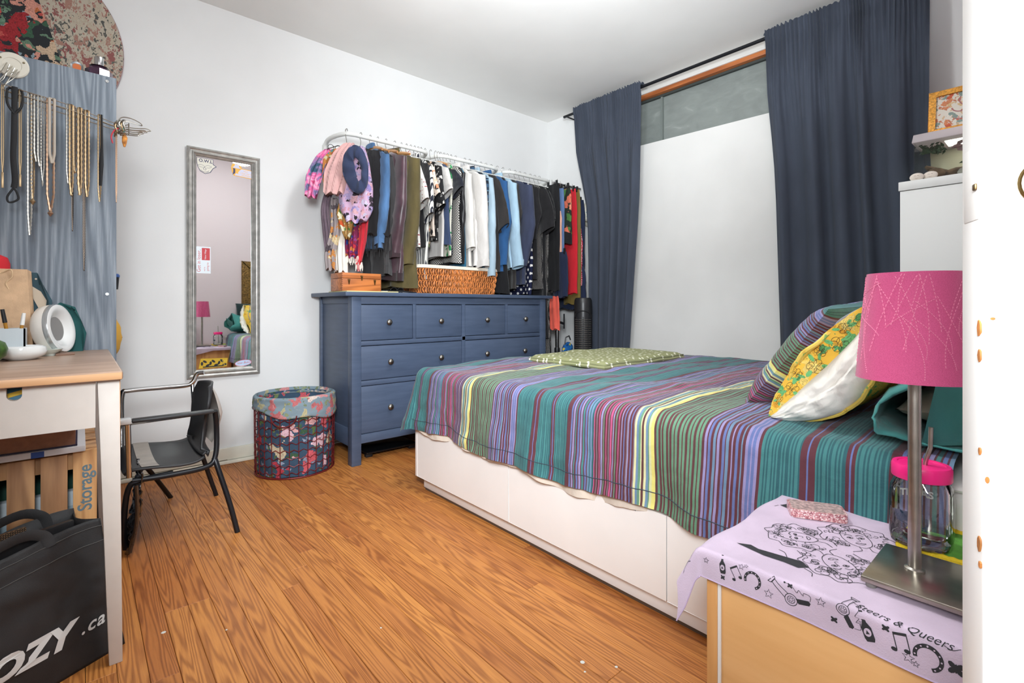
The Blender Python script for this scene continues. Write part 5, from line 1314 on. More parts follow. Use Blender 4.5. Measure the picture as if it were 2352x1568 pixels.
GAR = [
 ('denim_jacket', 'faded blue denim jacket on a wooden hanger next to the black fringed scarf', 'jacket', 1.352, DEN, .69, .66, dict(kind='wood', th=.044, slr=.06, hw=.215, collar=DEN, cuff=DEN)),
 ('bomber_jacket', 'dark grey zip jacket between the denim jacket and the plum bomber', 'jacket', 1.402, DGR, .80, .63, dict(kind='wood', th=.045, slr=.05, band=DGR)),
 ('bomber_jacket', 'shiny plum satin bomber jacket with ribbed waistband', 'jacket', 1.458, PLM, .83, .74, dict(kind='wood', th=.056, slr=.08, hw=.225, cuff=PLK, band=PLK, elbow=.05)),
 ('shirt_jacket', 'long olive green shirt jacket with a curved hem', 'jacket', 1.518, OLV, .92, .80, dict(kind='wood', th=.062, slr=.075, hw=.235, elbow=.045, collar=OLV)),
 ('floral_dress', 'black dress with peach flowers hanging next to the olive jacket', 'dress', 1.566, BPE, .78, 0, dict(th=.034)),
 ('short_sleeve_shirt', 'white short sleeved shirt with tiny red motifs', 'shirt', 1.603, WRD, .68, .42, dict(slr=.06, collar=WRD, elbow=.045)),
 ('short_sleeve_tee', 'plain black short sleeved top behind the white printed shirt', 'top', 1.634, BLK, .66, .40, dict(slr=.058, elbow=.05)),
 ('striped_dress', 'long black and white striped shirt dress', 'dress', 1.663, STR, .86, .50, dict(slr=.045, collar=STR, th=.036)),
 ('ditsy_blouse', 'dark blouse with tiny multicoloured flowers next to the striped dress', 'blouse', 1.690, DIT, .67, 0, dict(th=.026)),
 ('floral_blouse', 'pale blouse with large peach flowers', 'blouse', 1.712, PBK, .60, .37, dict(th=.028, slr=.04)),
 ('scroll_blouse', 'black and white scroll patterned blouse with wide sleeves', 'blouse', 1.743, BWF, .62, .44, dict(slr=.066, elbow=.055)),
 ('tee_shirt', 'light grey tee shirt with short wide sleeves', 'tee', 1.786, GWH, .72, .34, dict(slr=.07, elbow=.07)),
 ('tee_shirt', 'faded navy top on a dark wooden hanger', 'top', 1.824, NVY, .63, 0, dict(kind='wood')),
 ('leaf_blouse', 'white blouse with bright green leaf print', 'blouse', 1.847, GRF, .70, 0, dict(th=.024, drop=.06)),
 ('tee_shirt', 'navy black tee shirt with one pointed short sleeve', 'tee', 1.866, NBK, .70, .31, dict(slr=.06, elbow=.055, th=.026)),
 ('houndstooth_jacket', 'black and white checked jacket mostly hidden by black sleeves', 'jacket', 1.893, HND, .75, 0, dict(th=.03, hw=.212)),
 ('leather_jacket', 'black jacket with a shiny leather sleeve', 'jacket', 1.921, BLK2, .76, .72, dict(smat=LEA, th=.034)),
 ('cardigan', 'petrol blue cardigan showing a thin edge beside the white shirts', 'cardigan', 1.952, TLN, .77, 0, dict(th=.026)),
 ('linen_shirt', 'white linen shirt with a long loose body', 'shirt', 1.990, LNN, .78, .66, dict(th=.042, slr=.06, collar=LNN, kick=.03)),
 ('gauze_shirt', 'white crinkled gauze shirt with a long sleeve', 'shirt', 2.070, GZE, .77, .76, dict(th=.056, slr=.085, hw=.21, collar=GZE, elbow=.03, kick=.035, cuff=GZE)),
 ('plaid_shirt', 'blue and black plaid shirt between the white and light blue shirts', 'shirt', 2.113, PLD, .79, .60, dict(th=.03, collar=PLD)),
 ('chambray_shirt', 'pale blue chambray shirt with a cuffed long sleeve', 'shirt', 2.165, CHB, .80, .82, dict(th=.048, slr=.068, collar=CHB, cuff=CHB, kick=.02)),
 ('charcoal_shirt', 'charcoal top behind the pale blue shirt sleeve', 'top', 2.215, CHC, .80, .50, dict(th=.036)),
 ('denim_shirt', 'deep cobalt blue shirt with a long sleeve', 'shirt', 2.262, BLS, .80, .76, dict(th=.048, slr=.072, elbow=.05, collar=BLS)),
 ('black_dress', 'black dress reaching the dresser top between the blue shirts', 'dress', 2.312, BLK2, .945, 0, dict(th=.045, flare=.01)),
 ('denim_shirt', 'washed light denim shirt with a cuffed long sleeve', 'shirt', 2.372, LDN, .77, .74, dict(th=.052, slr=.072, elbow=.035, kick=.065, collar=LDN, cuff=LDN)),
 ('charcoal_blouse', 'dark charcoal blouse right of the washed denim shirt', 'blouse', 2.428, CHC, .92, .58, dict(th=.045, elbow=.05)),
 ('slate_blouse', 'slate navy blouse with a puffed long sleeve', 'blouse', 2.495, SLT, .87, .76, dict(th=.058, slr=.09, elbow=.075)),
 ('polka_dress', 'navy dress with white polka dots hanging beside the slate blouse', 'dress', 2.552, PLK_D, .955, 0, dict(th=.042, flare=.02)),
 ('cardigan', 'plain black cardigan right of the polka dot dress', 'cardigan', 2.602, BLK, .84, .55, dict(th=.046, slr=.06, elbow=.06)),
 ('pin_dot_shirt', 'black pin dot top with plain sleeves near the end of the bar', 'top', 2.655, BDT, .90, .48, dict(th=.046, smat=BLK, slr=.062, elbow=.05)),
 ('long_dress', 'long black dress hanging past the right end of the dresser', 'dress', 2.715, BLK2, 1.28, .42, dict(th=.05, slr=.055, flare=.03)),
 ('pin_dot_skirt', 'black skirt with small white dots below the long black dress', 'skirt', 2.765, BDT, 1.42, 0, dict(th=.04)),
 ('grey_top', 'grey marl top near the room corner', 'top', 2.815, GRT, .82, 0, dict(th=.036)),
]
for i, (n, lab, cat, x, m, hem, sl, kw) in enumerate(GAR):
    garment(n, lab, cat, x, m, hem, sl, seed=i + 1, rz=R(rnd.uniform(-5, 5)) + (R(-4)), **kw)

# ---- scarves on the hanger at the left end
sh_ = thing('scarf_hanger', 'chrome hanger crowded with scarves at the left end of the bar', 'hanger', (1.20, BYB, BZ))
MB().tube([(1.20, BYB + .016 * math.cos(a), BZ + .006 + .018 * math.sin(a)) for a in [PI - PI * 1.1 * k / 10 for k in range(11)]] + [(1.195, BYB - .03, BZ - .10)], .0025, 7).build('hook', HWIRE, sh_)
MB().tube([(1.08, 2.86, BZ - .125), (1.14, 2.85, BZ - .095), (1.195, BYB - .03, BZ - .10), (1.25, 2.82, BZ - .11)], .003, 7).build('arm', HWIRE, sh_)
for k in range(4):
    c = (1.10 + .04 * k, 2.85 - .008 * k, BZ - .115)
    MB().tube([(c[0] + .018 * math.cos(a), c[1], c[2] + .018 * math.sin(a)) for a in [2 * PI * j / 14 for j in range(14)]], .0018, 5, closed=True).build('ring', BLACKM, sh_)
RV = Vector((.751, -.66, 0)); FV = Vector((.66, .751, 0))
def scarf(name, label, m, pts, th=.03, folds=5, amp=.008, seed=0, cat='scarf', frng=None, bot=.0):
    """pts: (x, y, z, half width) centre line from the top down; width lies roughly across the view, cloth hangs freely"""
    t = thing(name, label, cat, pts[0][:3], 0, 'scarves on the hanger'); sp = [Vector(p) for p in smooth_path([p[:3] for p in pts], 6)]
    hw = []; n = len(pts) - 1
    for i in range(len(sp)):
        q = i / 6; k = min(int(q), n - 1); hw.append(lerp(pts[k][3], pts[k + 1][3], q - k))
    L = len(sp) - 1
    def f(u, v):
        i = int(round(v * L)); a = 2 * PI * u; c, s = math.cos(a), math.sin(a)
        w = hw[i]; off = RV * (w * c) + FV * (th / 2 * math.copysign(abs(s) ** .7, s) + amp * math.sin(c * folds * 2 + seed + i * .05))
        d = Vector((0, 0, bot * (c * c - 1) if i == L else 0)) + Vector((0, 0, .012 * math.sin(c * 7 + seed)))*(i/L)
        p = sp[i] + off + d; return p + Vector((0, 0, 0))
    mm = MB(); mm.grid(f, 34, L, cu=True); mm.f.append(tuple(k * (L + 1) + L for k in range(34)))
    mm.build('scarf_cloth', m, t, sharp=75)
    if frng:
        fm, fl = frng; g = MB(); e = sp[-1]
        for k in range(14):
            c = -1 + 2 * k / 13; p = e + RV * (hw[-1] * c) + Vector((0, 0, .006))
            g.tube([p, p + Vector((.003 * math.sin(k * 3), -.003, -fl * .5)), p + Vector((.004 * math.sin(k * 5), -.002, -fl * (.9 + .15 * math.sin(k * 2))))], [.0028, .0034, .002], 5)
        tag(g.build('fringe', fm, t), kind='stuff')
    return t
TDY = NT('tie_dye'); TDY.set(.9, 0, .2); TDY.col(TDY.ramp(TDY.noise(TDY.coord(), 16, 3, 1.2).outputs[0], [(.3, (56, 84, 104)), (.42, (140, 120, 160)), (.5, (214, 92, 146)), (.6, (226, 170, 196)), (.7, (190, 60, 110))]))
PAT = floral('paisley_multicolour', (170, 112, 60), [(196, 150, 62), (90, 140, 140), (200, 190, 150), (160, 80, 50), (60, 70, 80)], 40, .48)
PNKR = bands('pale_pink_ribbed', [(1, (216, 172, 168)), (.4, (196, 148, 146))], .007, 0); LFL = floral('lavender_floral', (192, 160, 186), [(188, 176, 208), (150, 136, 190), (214, 168, 176), (60, 52, 60), (206, 196, 220), (176, 160, 200)], 26, .46, [(50, 44, 50), (206, 150, 164), (176, 162, 202)])
NVK = cloth('navy_jersey_snood', (50, 58, 84), .08); RED = cloth('red_crinkle', (200, 44, 58), .15); MUL = floral('blue_red_paisley', (110, 36, 66), [(40, 60, 130), (190, 50, 60), (60, 110, 140), (140, 60, 120), (200, 120, 60)], 45, .48)
GRK = bands('grey_mauve_knit', [(1, (128, 108, 118)), (.5, (86, 78, 92))], .008, 2); OGR = floral('orange_grey_check', (150, 140, 140), [(206, 140, 80), (90, 80, 86), (220, 200, 160)], 20, .5); EYE = cloth('white_eyelet', (222, 216, 208), .05)
SLK = floral('green_orange_silk', (150, 110, 60), [(84, 116, 52), (206, 92, 52), (176, 140, 90), (226, 220, 190)], 24, .5); TLS = cloth('turquoise_cotton', (40, 140, 150), .08); BKN = cloth('black_fringed_knit', (30, 29, 31), .2, 300); WFR = cloth('white_yarn', (222, 216, 206), .05)
def sx(px): return interp([(700, .925), (740, 1.008), (760, 1.06), (780, 1.11), (800, 1.163), (820, 1.216), (840, 1.271), (860, 1.327)], px)
scarf('tie_dye_scarf', 'pink and blue tie dye scarf hanging leftmost on the bar', TDY.m, [(1.10, 2.88, 1.80, .02), (1.06, 2.87, 1.74, .04), (1.01, 2.85, 1.62, .05), (.985, 2.84, 1.50, .035)], seed=1)
scarf('patterned_scarf', 'gold and turquoise patterned scarf between the tie dye and pink scarves', PAT, [(1.14, 2.84, 1.80, .03), (1.10, 2.81, 1.73, .055), (1.075, 2.79, 1.62, .045), (1.07, 2.79, 1.54, .03)], seed=2)
scarf('knit_scarf', 'grey mauve knitted scarf hanging low at the left', GRK, [(1.10, 2.83, 1.6, .02), (1.055, 2.82, 1.45, .022), (1.065, 2.82, 1.30, .025), (1.075, 2.82, 1.15, .016)], seed=3)
scarf('check_scarf', 'orange and grey checked scarf below the grey knit scarf', OGR, [(1.10, 2.80, 1.5, .02), (1.10, 2.79, 1.32, .03), (1.07, 2.79, 1.19, .032), (1.075, 2.79, 1.09, .03)], seed=4)
scarf('eyelet_skirt', 'white eyelet skirt hanging behind the scarves above the wooden box', EYE, [(1.14, 2.80, 1.5, .03), (1.14, 2.79, 1.36, .045), (1.13, 2.79, 1.2, .045), (1.135, 2.79, 1.078, .04)], seed=5, cat='skirt')
scarf('silk_scarf', 'green and orange silk scarf under the lavender snood', SLK, [(1.15, 2.74, 1.5, .04), (1.14, 2.735, 1.41, .055), (1.145, 2.73, 1.33, .035), (1.15, 2.73, 1.27, .014)], seed=6)
scarf('paisley_scarf', 'blue and red paisley scarf with white fringe above the wooden box', MUL, [(1.19, 2.75, 1.42, .03), (1.185, 2.74, 1.33, .04), (1.18, 2.74, 1.24, .04), (1.18, 2.74, 1.165, .034)], seed=7, frng=(WFR, .05))
scarf('red_scarf', 'bright red crinkled scarf with white tassels', RED, [(1.235, 2.74, 1.48, .03), (1.232, 2.73, 1.38, .042), (1.225, 2.73, 1.26, .038), (1.215, 2.73, 1.13, .018)], seed=8, frng=(WFR, .05))
scarf('ribbed_scarf', 'pale pink ribbed scarf draped over the hanger', PNKR, [(1.19, 2.80, 1.835, .03), (1.14, 2.77, 1.76, .055), (1.10, 2.75, 1.64, .075), (1.065, 2.73, 1.51, .055)], seed=9, th=.035)
scarf('floral_snood', 'lavender and pink floral snood scarf at the front of the scarf hanger', LFL, [(1.205, 2.73, 1.80, .045), (1.185, 2.70, 1.70, .075), (1.178, 2.69, 1.56, .098), (1.180, 2.69, 1.44, .095), (1.18, 2.69, 1.375, .06)], seed=10, th=.06, bot=.02)
tag(MB().grid(lambda u, v: tuple(Vector((1.150, 2.61, 1.640)) + RV * ((.054 + .034 * math.cos(2 * PI * v) * (1 - .25 * math.cos(2 * PI * u))) * math.cos(2 * PI * u) * .82 ) + FV * (.014 * math.sin(2 * PI * v) + .006 * math.sin(14 * PI * u + 3 * v)) + Vector((0, 0, (.094 + .034 * math.cos(2 * PI * v) + .006 * math.sin(9 * u + 1)) * math.sin(2 * PI * u) * 1.03)) + RV * (.012 * math.sin(2 * PI * u) * -1)), 40, 12, cu=True, cv=True).build('snood_loop', NVK, None), 'dark navy jersey loop scarf hanging over the floral snood', 'scarf', 'scarves on the hanger')
scarf('turquoise_top', 'turquoise strip of cloth beside the black fringed scarf', TLS, [(1.265, 2.78, 1.70, .02), (1.265, 2.76, 1.6, .022), (1.268, 2.75, 1.5, .022), (1.27, 2.75, 1.40, .02)], seed=11)
bs = scarf('fringed_scarf', 'long black knitted scarf with a fringed end on a black hanger', BKN, [(1.315, 2.72, 1.80, .05), (1.318, 2.70, 1.72, .072), (1.318, 2.69, 1.5, .075), (1.318, 2.69, 1.30, .072)], seed=12, th=.035, frng=(BKN, .13))
bh = thing('black_hanger', 'black velvet hanger sticking out to hold the black fringed scarf', 'hanger', (1.29, BYB, BZ))
MB().tube([(1.29, BYB + .016 * math.cos(a), BZ + .004 + .018 * math.sin(a)) for a in [PI - PI * 1.1 * k / 10 for k in range(11)]] + [(1.29, BYB, BZ - .03), (1.285, BYB - .005, BZ - .075)], .002, 6).build('hook', HWIRE, bh)
MB().tube(smooth_path([(1.22, 2.93, BZ - .12), (1.26, 2.89, BZ - .085), (1.285, BYB - .005, BZ - .075), (1.33, 2.78, BZ - .11), (1.372, 2.69, BZ - .135), (1.385, 2.665, BZ - .16)], 5), .0085, 8).build('arm', HBLK, bh)
# red cords
rc = MB()
for k in range(3): rc.tube([(1.205 + .008 * k, 2.725, 1.20), (1.203 + .008 * k, 2.72, 1.14), (1.206 + .008 * k, 2.722, 1.082)], .0018, 5)
tag(rc.build('tassel_cord', RED, None), 'thin red cords dangling below the red scarf', 'cord')

# ---- garment rack in the corner
gr = thing('garment_rack', 'chrome garment rack pole with black joints beside the dresser', 'garment rack', (2.87, 2.72, 0))
MB().tube([(2.87, 2.72, 0), (2.87, 2.72, 1.86)], .0145, 14).build('pole', CHROME, gr)
for z, h in ((1.10, .06), (.50, .05), (.76, .04)): MB().lathe([(.02, 0), (.022, .01), (.022, h - .01), (.02, h)], 16, (2.87, 2.72, z)).build('joint', BLACK, gr)
MB().tube([(2.87, 2.72, .76), (2.93, 2.70, .74)], .010, 8).build('knob', BLACK, gr); MB().tube([(2.93, 2.70, .70), (2.93, 2.70, .82)], .006, 8).build('lever', BLACK, gr)
MB().tube([(2.82, 2.72, 1.86), (3.15, 2.72, 1.86)], .011, 12).build('top_rail', CHROME, gr)
for a in (0, 1.57, 3.14, 4.71): MB().tube([(2.87, 2.72, .03), (2.87 + .2 * math.cos(a), 2.72 + .16 * math.sin(a), .012)], .010, 8).build('foot', CHROME, gr)
def clipped(name, label, cat, x, m, z0, z1, hw=.075, th=.03, yc=2.68, seed=0, hem=None):
    t = thing(name, label, cat, (x, yc, z1), 0, 'clothes clipped on the corner rack')
    def f(u, v):
        a = 2 * PI * u; c, s = math.cos(a), math.sin(a); z = lerp(z0, z1, v)
        w = hw * (.85 + .15 * min(1, v * 5)); return (x + th / 2 * (.5 + .5 * min(1, v * 4)) * math.copysign(abs(s) ** .6, s) + .004 * math.sin(c * 6 + seed + v * 3), yc + w * c + .006 * fbm(v * 5, seed, 1), z + .008 * math.sin(c * 5 + seed) * v)
    mm = MB(); mm.grid(f, 26, 14, cu=True); mm.f.append(tuple(k * 15 for k in range(26))); mm.build('cloth', m, t, sharp=75)
    if hem: bb_ = MB(); bb_.grid(lambda u, v: (lambda p: ((p[0] - x) * 1.1 + x, p[1], p[2] - .09 * v + .01))(f(u, 1)), 26, 2, cu=True); bb_.build('hem', hem, t, sharp=75)
    MB().tube([(x, yc + .03, 1.875), (x, yc + .03, z0 + .03)], .0016, 6).build('hanger_hook', HWIRE, t)
    for s in (-1, 1): bx(x - .006, x + .006, yc + s * hw * .6 - .009, yc + s * hw * .6 + .009, z0 - .02, z0 + .028).build('clip', BLACK, t, bevel=.003)
RDP = cloth('red_trousers', (196, 36, 48), .06); KHK = cloth('khaki_trousers', (116, 98, 48), .06); JNS = cloth('blue_jeans', (84, 108, 146), .1); TRP = floral('tropical_print', (40, 48, 40), [(150, 176, 84), (84, 130, 70), (226, 120, 96), (236, 150, 120)], 13, .48)
NVC = cloth('navy_cardigan_knit', (34, 42, 66), .1); RPT = dots('red_white_print', (180, 44, 60), (226, 200, 200), 90, .3, rand=.8); GRN_ = cloth('lime_cotton', (150, 166, 84), .08); COR = cloth('coral_cotton', (226, 96, 80), .06); PCH = cloth('peach_cotton', (214, 164, 144), .06)
clipped('black_trousers', 'black trousers clipped beside the blue jeans', 'trousers', 2.775, BLK2, 1.83, 1.0, seed=1)
clipped('peach_skirt', 'narrow peach skirt strip between the black garments', 'skirt', 2.802, PCH, 1.62, 1.22, seed=9)
clipped('jeans', 'mid blue jeans with a lime waistband on the corner rack', 'jeans', 2.825, JNS, 1.80, 1.05, seed=2, yc=2.675)
clipped('navy_skirt', 'dark navy skirt hanging low before the chrome pole', 'skirt', 2.80, NVC, 1.30, .95, seed=12, yc=2.62)
clipped('coral_skirt', 'coral red strip of cloth hanging beside the chrome pole', 'skirt', 2.79, COR, .96, .70, .05, seed=10, yc=2.67)
clipped('tropical_blouse', 'tropical leaf print blouse with a black hem', 'blouse', 2.87, TRP, 1.80, 1.45, .09, seed=3, yc=2.655, hem=BLK)
clipped('black_skirt', 'black skirt between the tropical blouse and the red trousers', 'skirt', 2.905, BLK2, 1.83, 1.42, seed=4)
clipped('red_trousers', 'bright red trousers on the corner rack', 'trousers', 2.945, RDP, 1.81, .98, .09, .035, 2.665, seed=5)
clipped('khaki_trousers', 'khaki trousers right of the red trousers', 'trousers', 2.985, KHK, 1.81, .90, .09, .035, 2.665, seed=6)
clipped('print_scarf', 'red and white printed scarf edge beside the khaki trousers', 'scarf', 3.012, RPT, 1.5, 1.04, .075, .016, 2.655, seed=7)
clipped('navy_cardigan', 'navy cardigan hanging beside the left curtain', 'cardigan', 3.055, NVC, 1.74, 1.18, .11, .045, 2.70, seed=8)
clipped('denim_skirt', 'dark navy denim skirt hanging low beside the left curtain', 'skirt', 3.03, cloth('dark_denim', (36, 44, 70), .12), 1.20, .86, .14, .05, 2.70, seed=11)
bgk = thing('black_bag', 'black bag on the floor behind the dresser end', 'bag', (2.78, 2.72, 0))
MB().grid(lambda u, v: (2.79 + .10 * math.sin(PI * v) ** .5 * math.cos(2 * PI * u), 2.70 + .09 * math.sin(PI * v) ** .5 * math.sin(2 * PI * u), .50 - .50 * (1 - v) + .012 * fbm(u * 6, v * 6, 1)), 24, 12, cu=True).build('bag_body', BLK2, bgk)

# ================================================================== BOOKCASE WITH THE BLUE SIDE
BLW = NT('blue_washed_pine'); BLW.set(.55, 0, .3)
v = BLW.coord('Object', (1, 1, .045)); n1 = BLW.noise(v, 9, 1.5, .2); w_ = BLW.math('ADD', BLW.math('MULTIPLY', BLW.math('SINE', BLW.math('MULTIPLY', n1.outputs[0], 130.0)), .5), .5)
f_ = BLW.math('ADD', BLW.math('MULTIPLY', w_, .30), BLW.math('MULTIPLY', BLW.noise(BLW.coord('Object', (1, 1, .03)), 210, 4, 0, .7).outputs[0], .70))
BLW.col(BLW.ramp(f_, [(.22, (90, 98, 109)), (.5, (113, 122, 132)), (.8, (146, 154, 162))])); BLW.bump(f_, .2, .0008)
bc = thing('bookcase', 'tall bookcase with a blue washed side panel behind the desk', 'bookcase', (-.15, 2.7, 0))
SY0, SY1, SX0, SX1, SZ = 2.36, 3.04, -.36, .103, 1.733
bx(SX0, SX1, SY0, SY0 + .018, 0, SZ).build('side_panel', BLW.m, bc, bevel=.0012)
bx(SX0, SX1, SY1 - .018, SY1, 0, SZ).build('side_panel', BLW.m, bc, bevel=.0012)
bx(SX0, SX0 + .008, SY0, SY1, .02, SZ).build('back_panel', BLW.m, bc)
for z in (.05, .46, .64, .95, 1.35, SZ - .02): bx(SX0, SX1 - .004, SY0 + .018, SY1 - .018, z - .02, z).build('shelf', BLW.m, bc, bevel=.001)
for z in (1.714, .926): MB().lathe([(.0055, 0), (.005, .002), (.0025, .002), (.002, .0008)], 14, (.076, SY0 - .0002, z), M=Matrix.Rotation(R(90), 4, 'X')).build('screw', plain('screw_white', (206, 206, 204), .3, .5), bc)
# things peeking past its edge
cu = thing('travel_cup', 'black cup with a blue lid peeking out of the bookcase', 'cup', (.095, 2.62, .95))
MB().lathe([(.026, 0), (.030, .05)], 20, (.094, 2.62, .951)).build('cup_body', BLACK, cu); MB().lathe([(.032, .05), (.032, .058), (.028, .064)], 20, (.094, 2.62, .951)).build('lid', plain('blue_lid', (60, 96, 160), .35), cu)
yb_ = thing('yellow_pouch', 'mustard yellow quilted pouch bulging out of the bookcase', 'pouch', (.07, 2.6, .641))
MB().grid(lambda u, v: (.07 + .062 * math.sin(PI * v) ** .5 * math.cos(2 * PI * u) + .0015 * math.sin(v * 30), 2.62 + .11 * math.sin(PI * v) ** .6 * math.sin(2 * PI * u), .642 + .225 * v), 26, 18, cu=True).build('pouch_body', plain('mustard_cloth', (218, 166, 62), .8, var=.06), yb_)
MB().tube([(.1325, 2.625, .75), (.1315, 2.60, .752), (.124, 2.57, .75)], .002, 6).build('seam', plain('mustard_seam', (196, 140, 44), .8), yb_)
# things on top
pf_ = thing('perfume_bottle', 'purple faceted perfume bottle with a silver cap on the bookcase top', 'bottle', (.055, 2.44, SZ))
PUR = plain('purple_glass', (70, 46, 66), .12, 0, var=.2, vs=30, coat=.6)
MB().lathe([(.036, 0), (.041, .010), (.041, .034), (.020, .050)], 8, (.055, 2.43, SZ + .001)).build('glass_body', PUR, pf_, smooth=False)
MB().lathe([(.013, .050), (.014, .052), (.014, .086), (.012, .088)], 18, (.055, 2.43, SZ + .001)).build('cap', CHROME, pf_)
MB().lathe([(.030, .0502), (.022, .0535)], 8, (.055, 2.43, SZ + .001)).build('collar', STEEL, pf_, smooth=False)
tn = thing('small_tin', 'small grey rounded tin with an orange label on the bookcase top', 'tin', (-.01, 2.42, SZ))
tin = [(-.018, 0), (.018, 0), (.018, .026)] + [(.018 * math.cos(a), .026 + .014 * math.sin(a)) for a in [PI * k / 10 for k in range(1, 10)]] + [(-.018, .026)]
MB().prism(tin, lambda a, b, t: (-.008 + a, 2.40 + t, SZ + .001 + b), 0, .018).build('tin_body', plain('tin_grey', (120, 122, 124), .35, .6), tn, bevel=.003)
Print(plane_surf((-.008, 2.3995, SZ), (1, 0, 0), (0, 0, 1))).poly([(-.011, .010), (.011, .010), (.012, .027), (.006, .033), (-.006, .033), (-.012, .027)]).build('label', plain('tin_orange', (190, 98, 44), .5), tn, smooth=False)
# floral round board on the wall
rb = thing('round_board', 'large round board covered in rose and paisley fabric above the bookcase', 'wall board', (-.27, YB - .03, 1.70))
rc_, rz_, rr_ = -.262, 2.105, .424
ROSE = floral('bold_roses', (48, 50, 52), [(196, 92, 84), (214, 150, 132), (120, 150, 128), (160, 52, 56), (206, 178, 150)], 9, .50, [(66, 96, 76), (104, 130, 108), (140, 160, 168), (190, 110, 70)], dist=1.2)
PSL = floral('fine_paisley', (176, 166, 150), [(150, 96, 92), (92, 92, 88), (190, 176, 156), (170, 130, 116)], 36, .46, [(96, 100, 92), (166, 120, 110), (196, 186, 168)], dist=1.4, stretch=(1, 1, .6))
def cutline(z): return interp([(1.6, .06), (1.995, -.058), (2.264, -.138), (2.6, -.238)], z)
n = 90; ptsL, ptsR = [], []
zs = [rz_ - rr_ + 2 * rr_ * (.5 - .5 * math.cos(PI * k / 50)) for k in range(51)]
def edge(z): return math.sqrt(max(0, rr_ ** 2 - (z - rz_) ** 2))
Lp = [(max(rc_ - edge(z), rc_ - rr_), z) for z in zs] + [(min(max(cutline(z), rc_ - edge(z)), rc_ + edge(z)), z) for z in reversed(zs[1:-1])]
Rp = [(rc_ + edge(z), z) for z in zs] + [(min(max(cutline(z), rc_ - edge(z)), rc_ + edge(z)), z) for z in reversed(zs[1:-1])]
def dedupe(P):
    o = []
    for p in P:
        if not o or (abs(p[0] - o[-1][0]) + abs(p[1] - o[-1][1])) > 1e-4: o.append(p)
    return o
# left piece extends across where the cut line lies outside the circle
MB().prism(dedupe(Lp), lambda a, b, t: (a, YB - t, b), .012, .038).build('rose_fabric', ROSE, rb, smooth=False)
MB().prism(dedupe(Rp), lambda a, b, t: (a, YB - t, b), .012, .038).build('paisley_fabric', PSL, rb, smooth=False)
MB().lathe([(rr_ - .002, -.005), (rr_ + .003, .002), (rr_ + .003, .022), (rr_ - .003, .026)], 80, (rc_, YB - .012, rz_), False, False, M=Matrix.Rotation(R(90), 4, 'X')).build('board_edge', plain('board_edge', (150, 128, 132), .6), rb)

# ================================================================== JEWELLERY HAND
jh = thing('hand_jewelry_holder', 'wire forearm and hand holding necklaces, screwed to the blue panel', 'jewelry holder', (-.17, SY0, 1.69))
MB().lathe([(.042, 0), (.042, .006), (.039, .009), (.024, .009), (.023, .0075)], 32, (-.171, SY0 - .0005, 1.692), M=Matrix.Rotation(R(90), 4, 'X')).build('mounting_disc', plain('cream_enamel', (206, 200, 186), .4), jh)
for a in (.5, 2.6, 4.7): MB().lathe([(.0035, 0), (.003, .002)], 10, (-.171 + .032 * math.cos(a), SY0 - .0095, 1.692 + .032 * math.sin(a)), M=Matrix.Rotation(R(90), 4, 'X')).build('screw', plain('screw_brass', (130, 116, 90), .4, .7), jh)
for k, (dz, dy) in enumerate(((.012, -.022), (.004, .018), (-.006, -.026), (-.016, .014), (-.024, -.012), (.0, .0))):
    p = [(-.165 + .006 * k - .018, SY0 - .010, 1.695 - .004 * k), (-.195 + .006 * k, 2.325 + dy, 1.64), (-.205 + .004 * k, 2.30 + dy, 1.60 + dz), (-.17, 2.285 + dy, 1.578 + dz), (-.04, 2.285 + dy, 1.560 + dz * .9), (.10, 2.285 + dy * .7, 1.530 + dz * .6), (.135, 2.283 + dy, 1.528 + dz)]
    MB().tube(smooth_path(p, 6), .0015, 6).build('forearm_wire', WIRE, jh)
for k, p in enumerate([[(.10, 2.27, 1.545), (.115, 2.262, 1.562), (.14, 2.255, 1.562), (.165, 2.255, 1.553), (.172, 2.258, 1.545), (.162, 2.262, 1.546), (.13, 2.265, 1.552), (.11, 2.27, 1.54)]] +
        [[(.11, 2.285 - .012 * j, 1.535 - .010 * j), (.15, 2.28 - .016 * j, 1.536 - .012 * j), (.185 - .008 * j, 2.275 - .016 * j, 1.541 - .012 * j), (.199 - .012 * j, 2.275 - .016 * j, 1.536 - .012 * j), (.188 - .010 * j, 2.272 - .018 * j, 1.531 - .012 * j), (.15, 2.276 - .018 * j, 1.526 - .011 * j), (.11, 2.283 - .012 * j, 1.526 - .010 * j)] for j in range(4)]):
    MB().tube(smooth_path(p, 5), .0016, 6).build('finger_wire', WIRE, jh)
for x, r in ((-.165, .03), (.10, .026), (.135, .024)):
    MB().tube([(x, 2.283 + r * .8 * math.cos(2 * PI * k / 20), (1.572 if x < 0 else 1.53) + r * .9 * math.sin(2 * PI * k / 20)) for k in range(20)], .0013, 5, closed=True).build('wrist_ring', WIRE, jh)
GOLD = plain('gold_chain', (164, 140, 108), .42, .8); SILV = plain('silver_chain', (172, 168, 160), .4, .8); ROSEG = plain('rose_gold_chain', (168, 136, 112), .42, .8); DRK = plain('dark_chain', (92, 82, 74), .4, .9); BKC = plain('black_cord', (24, 24, 26), .8)
def wz(x): return interp([(-.19, 1.585), (-.133, 1.575), (-.037, 1.566), (.103, 1.540), (.2, 1.54)], x)
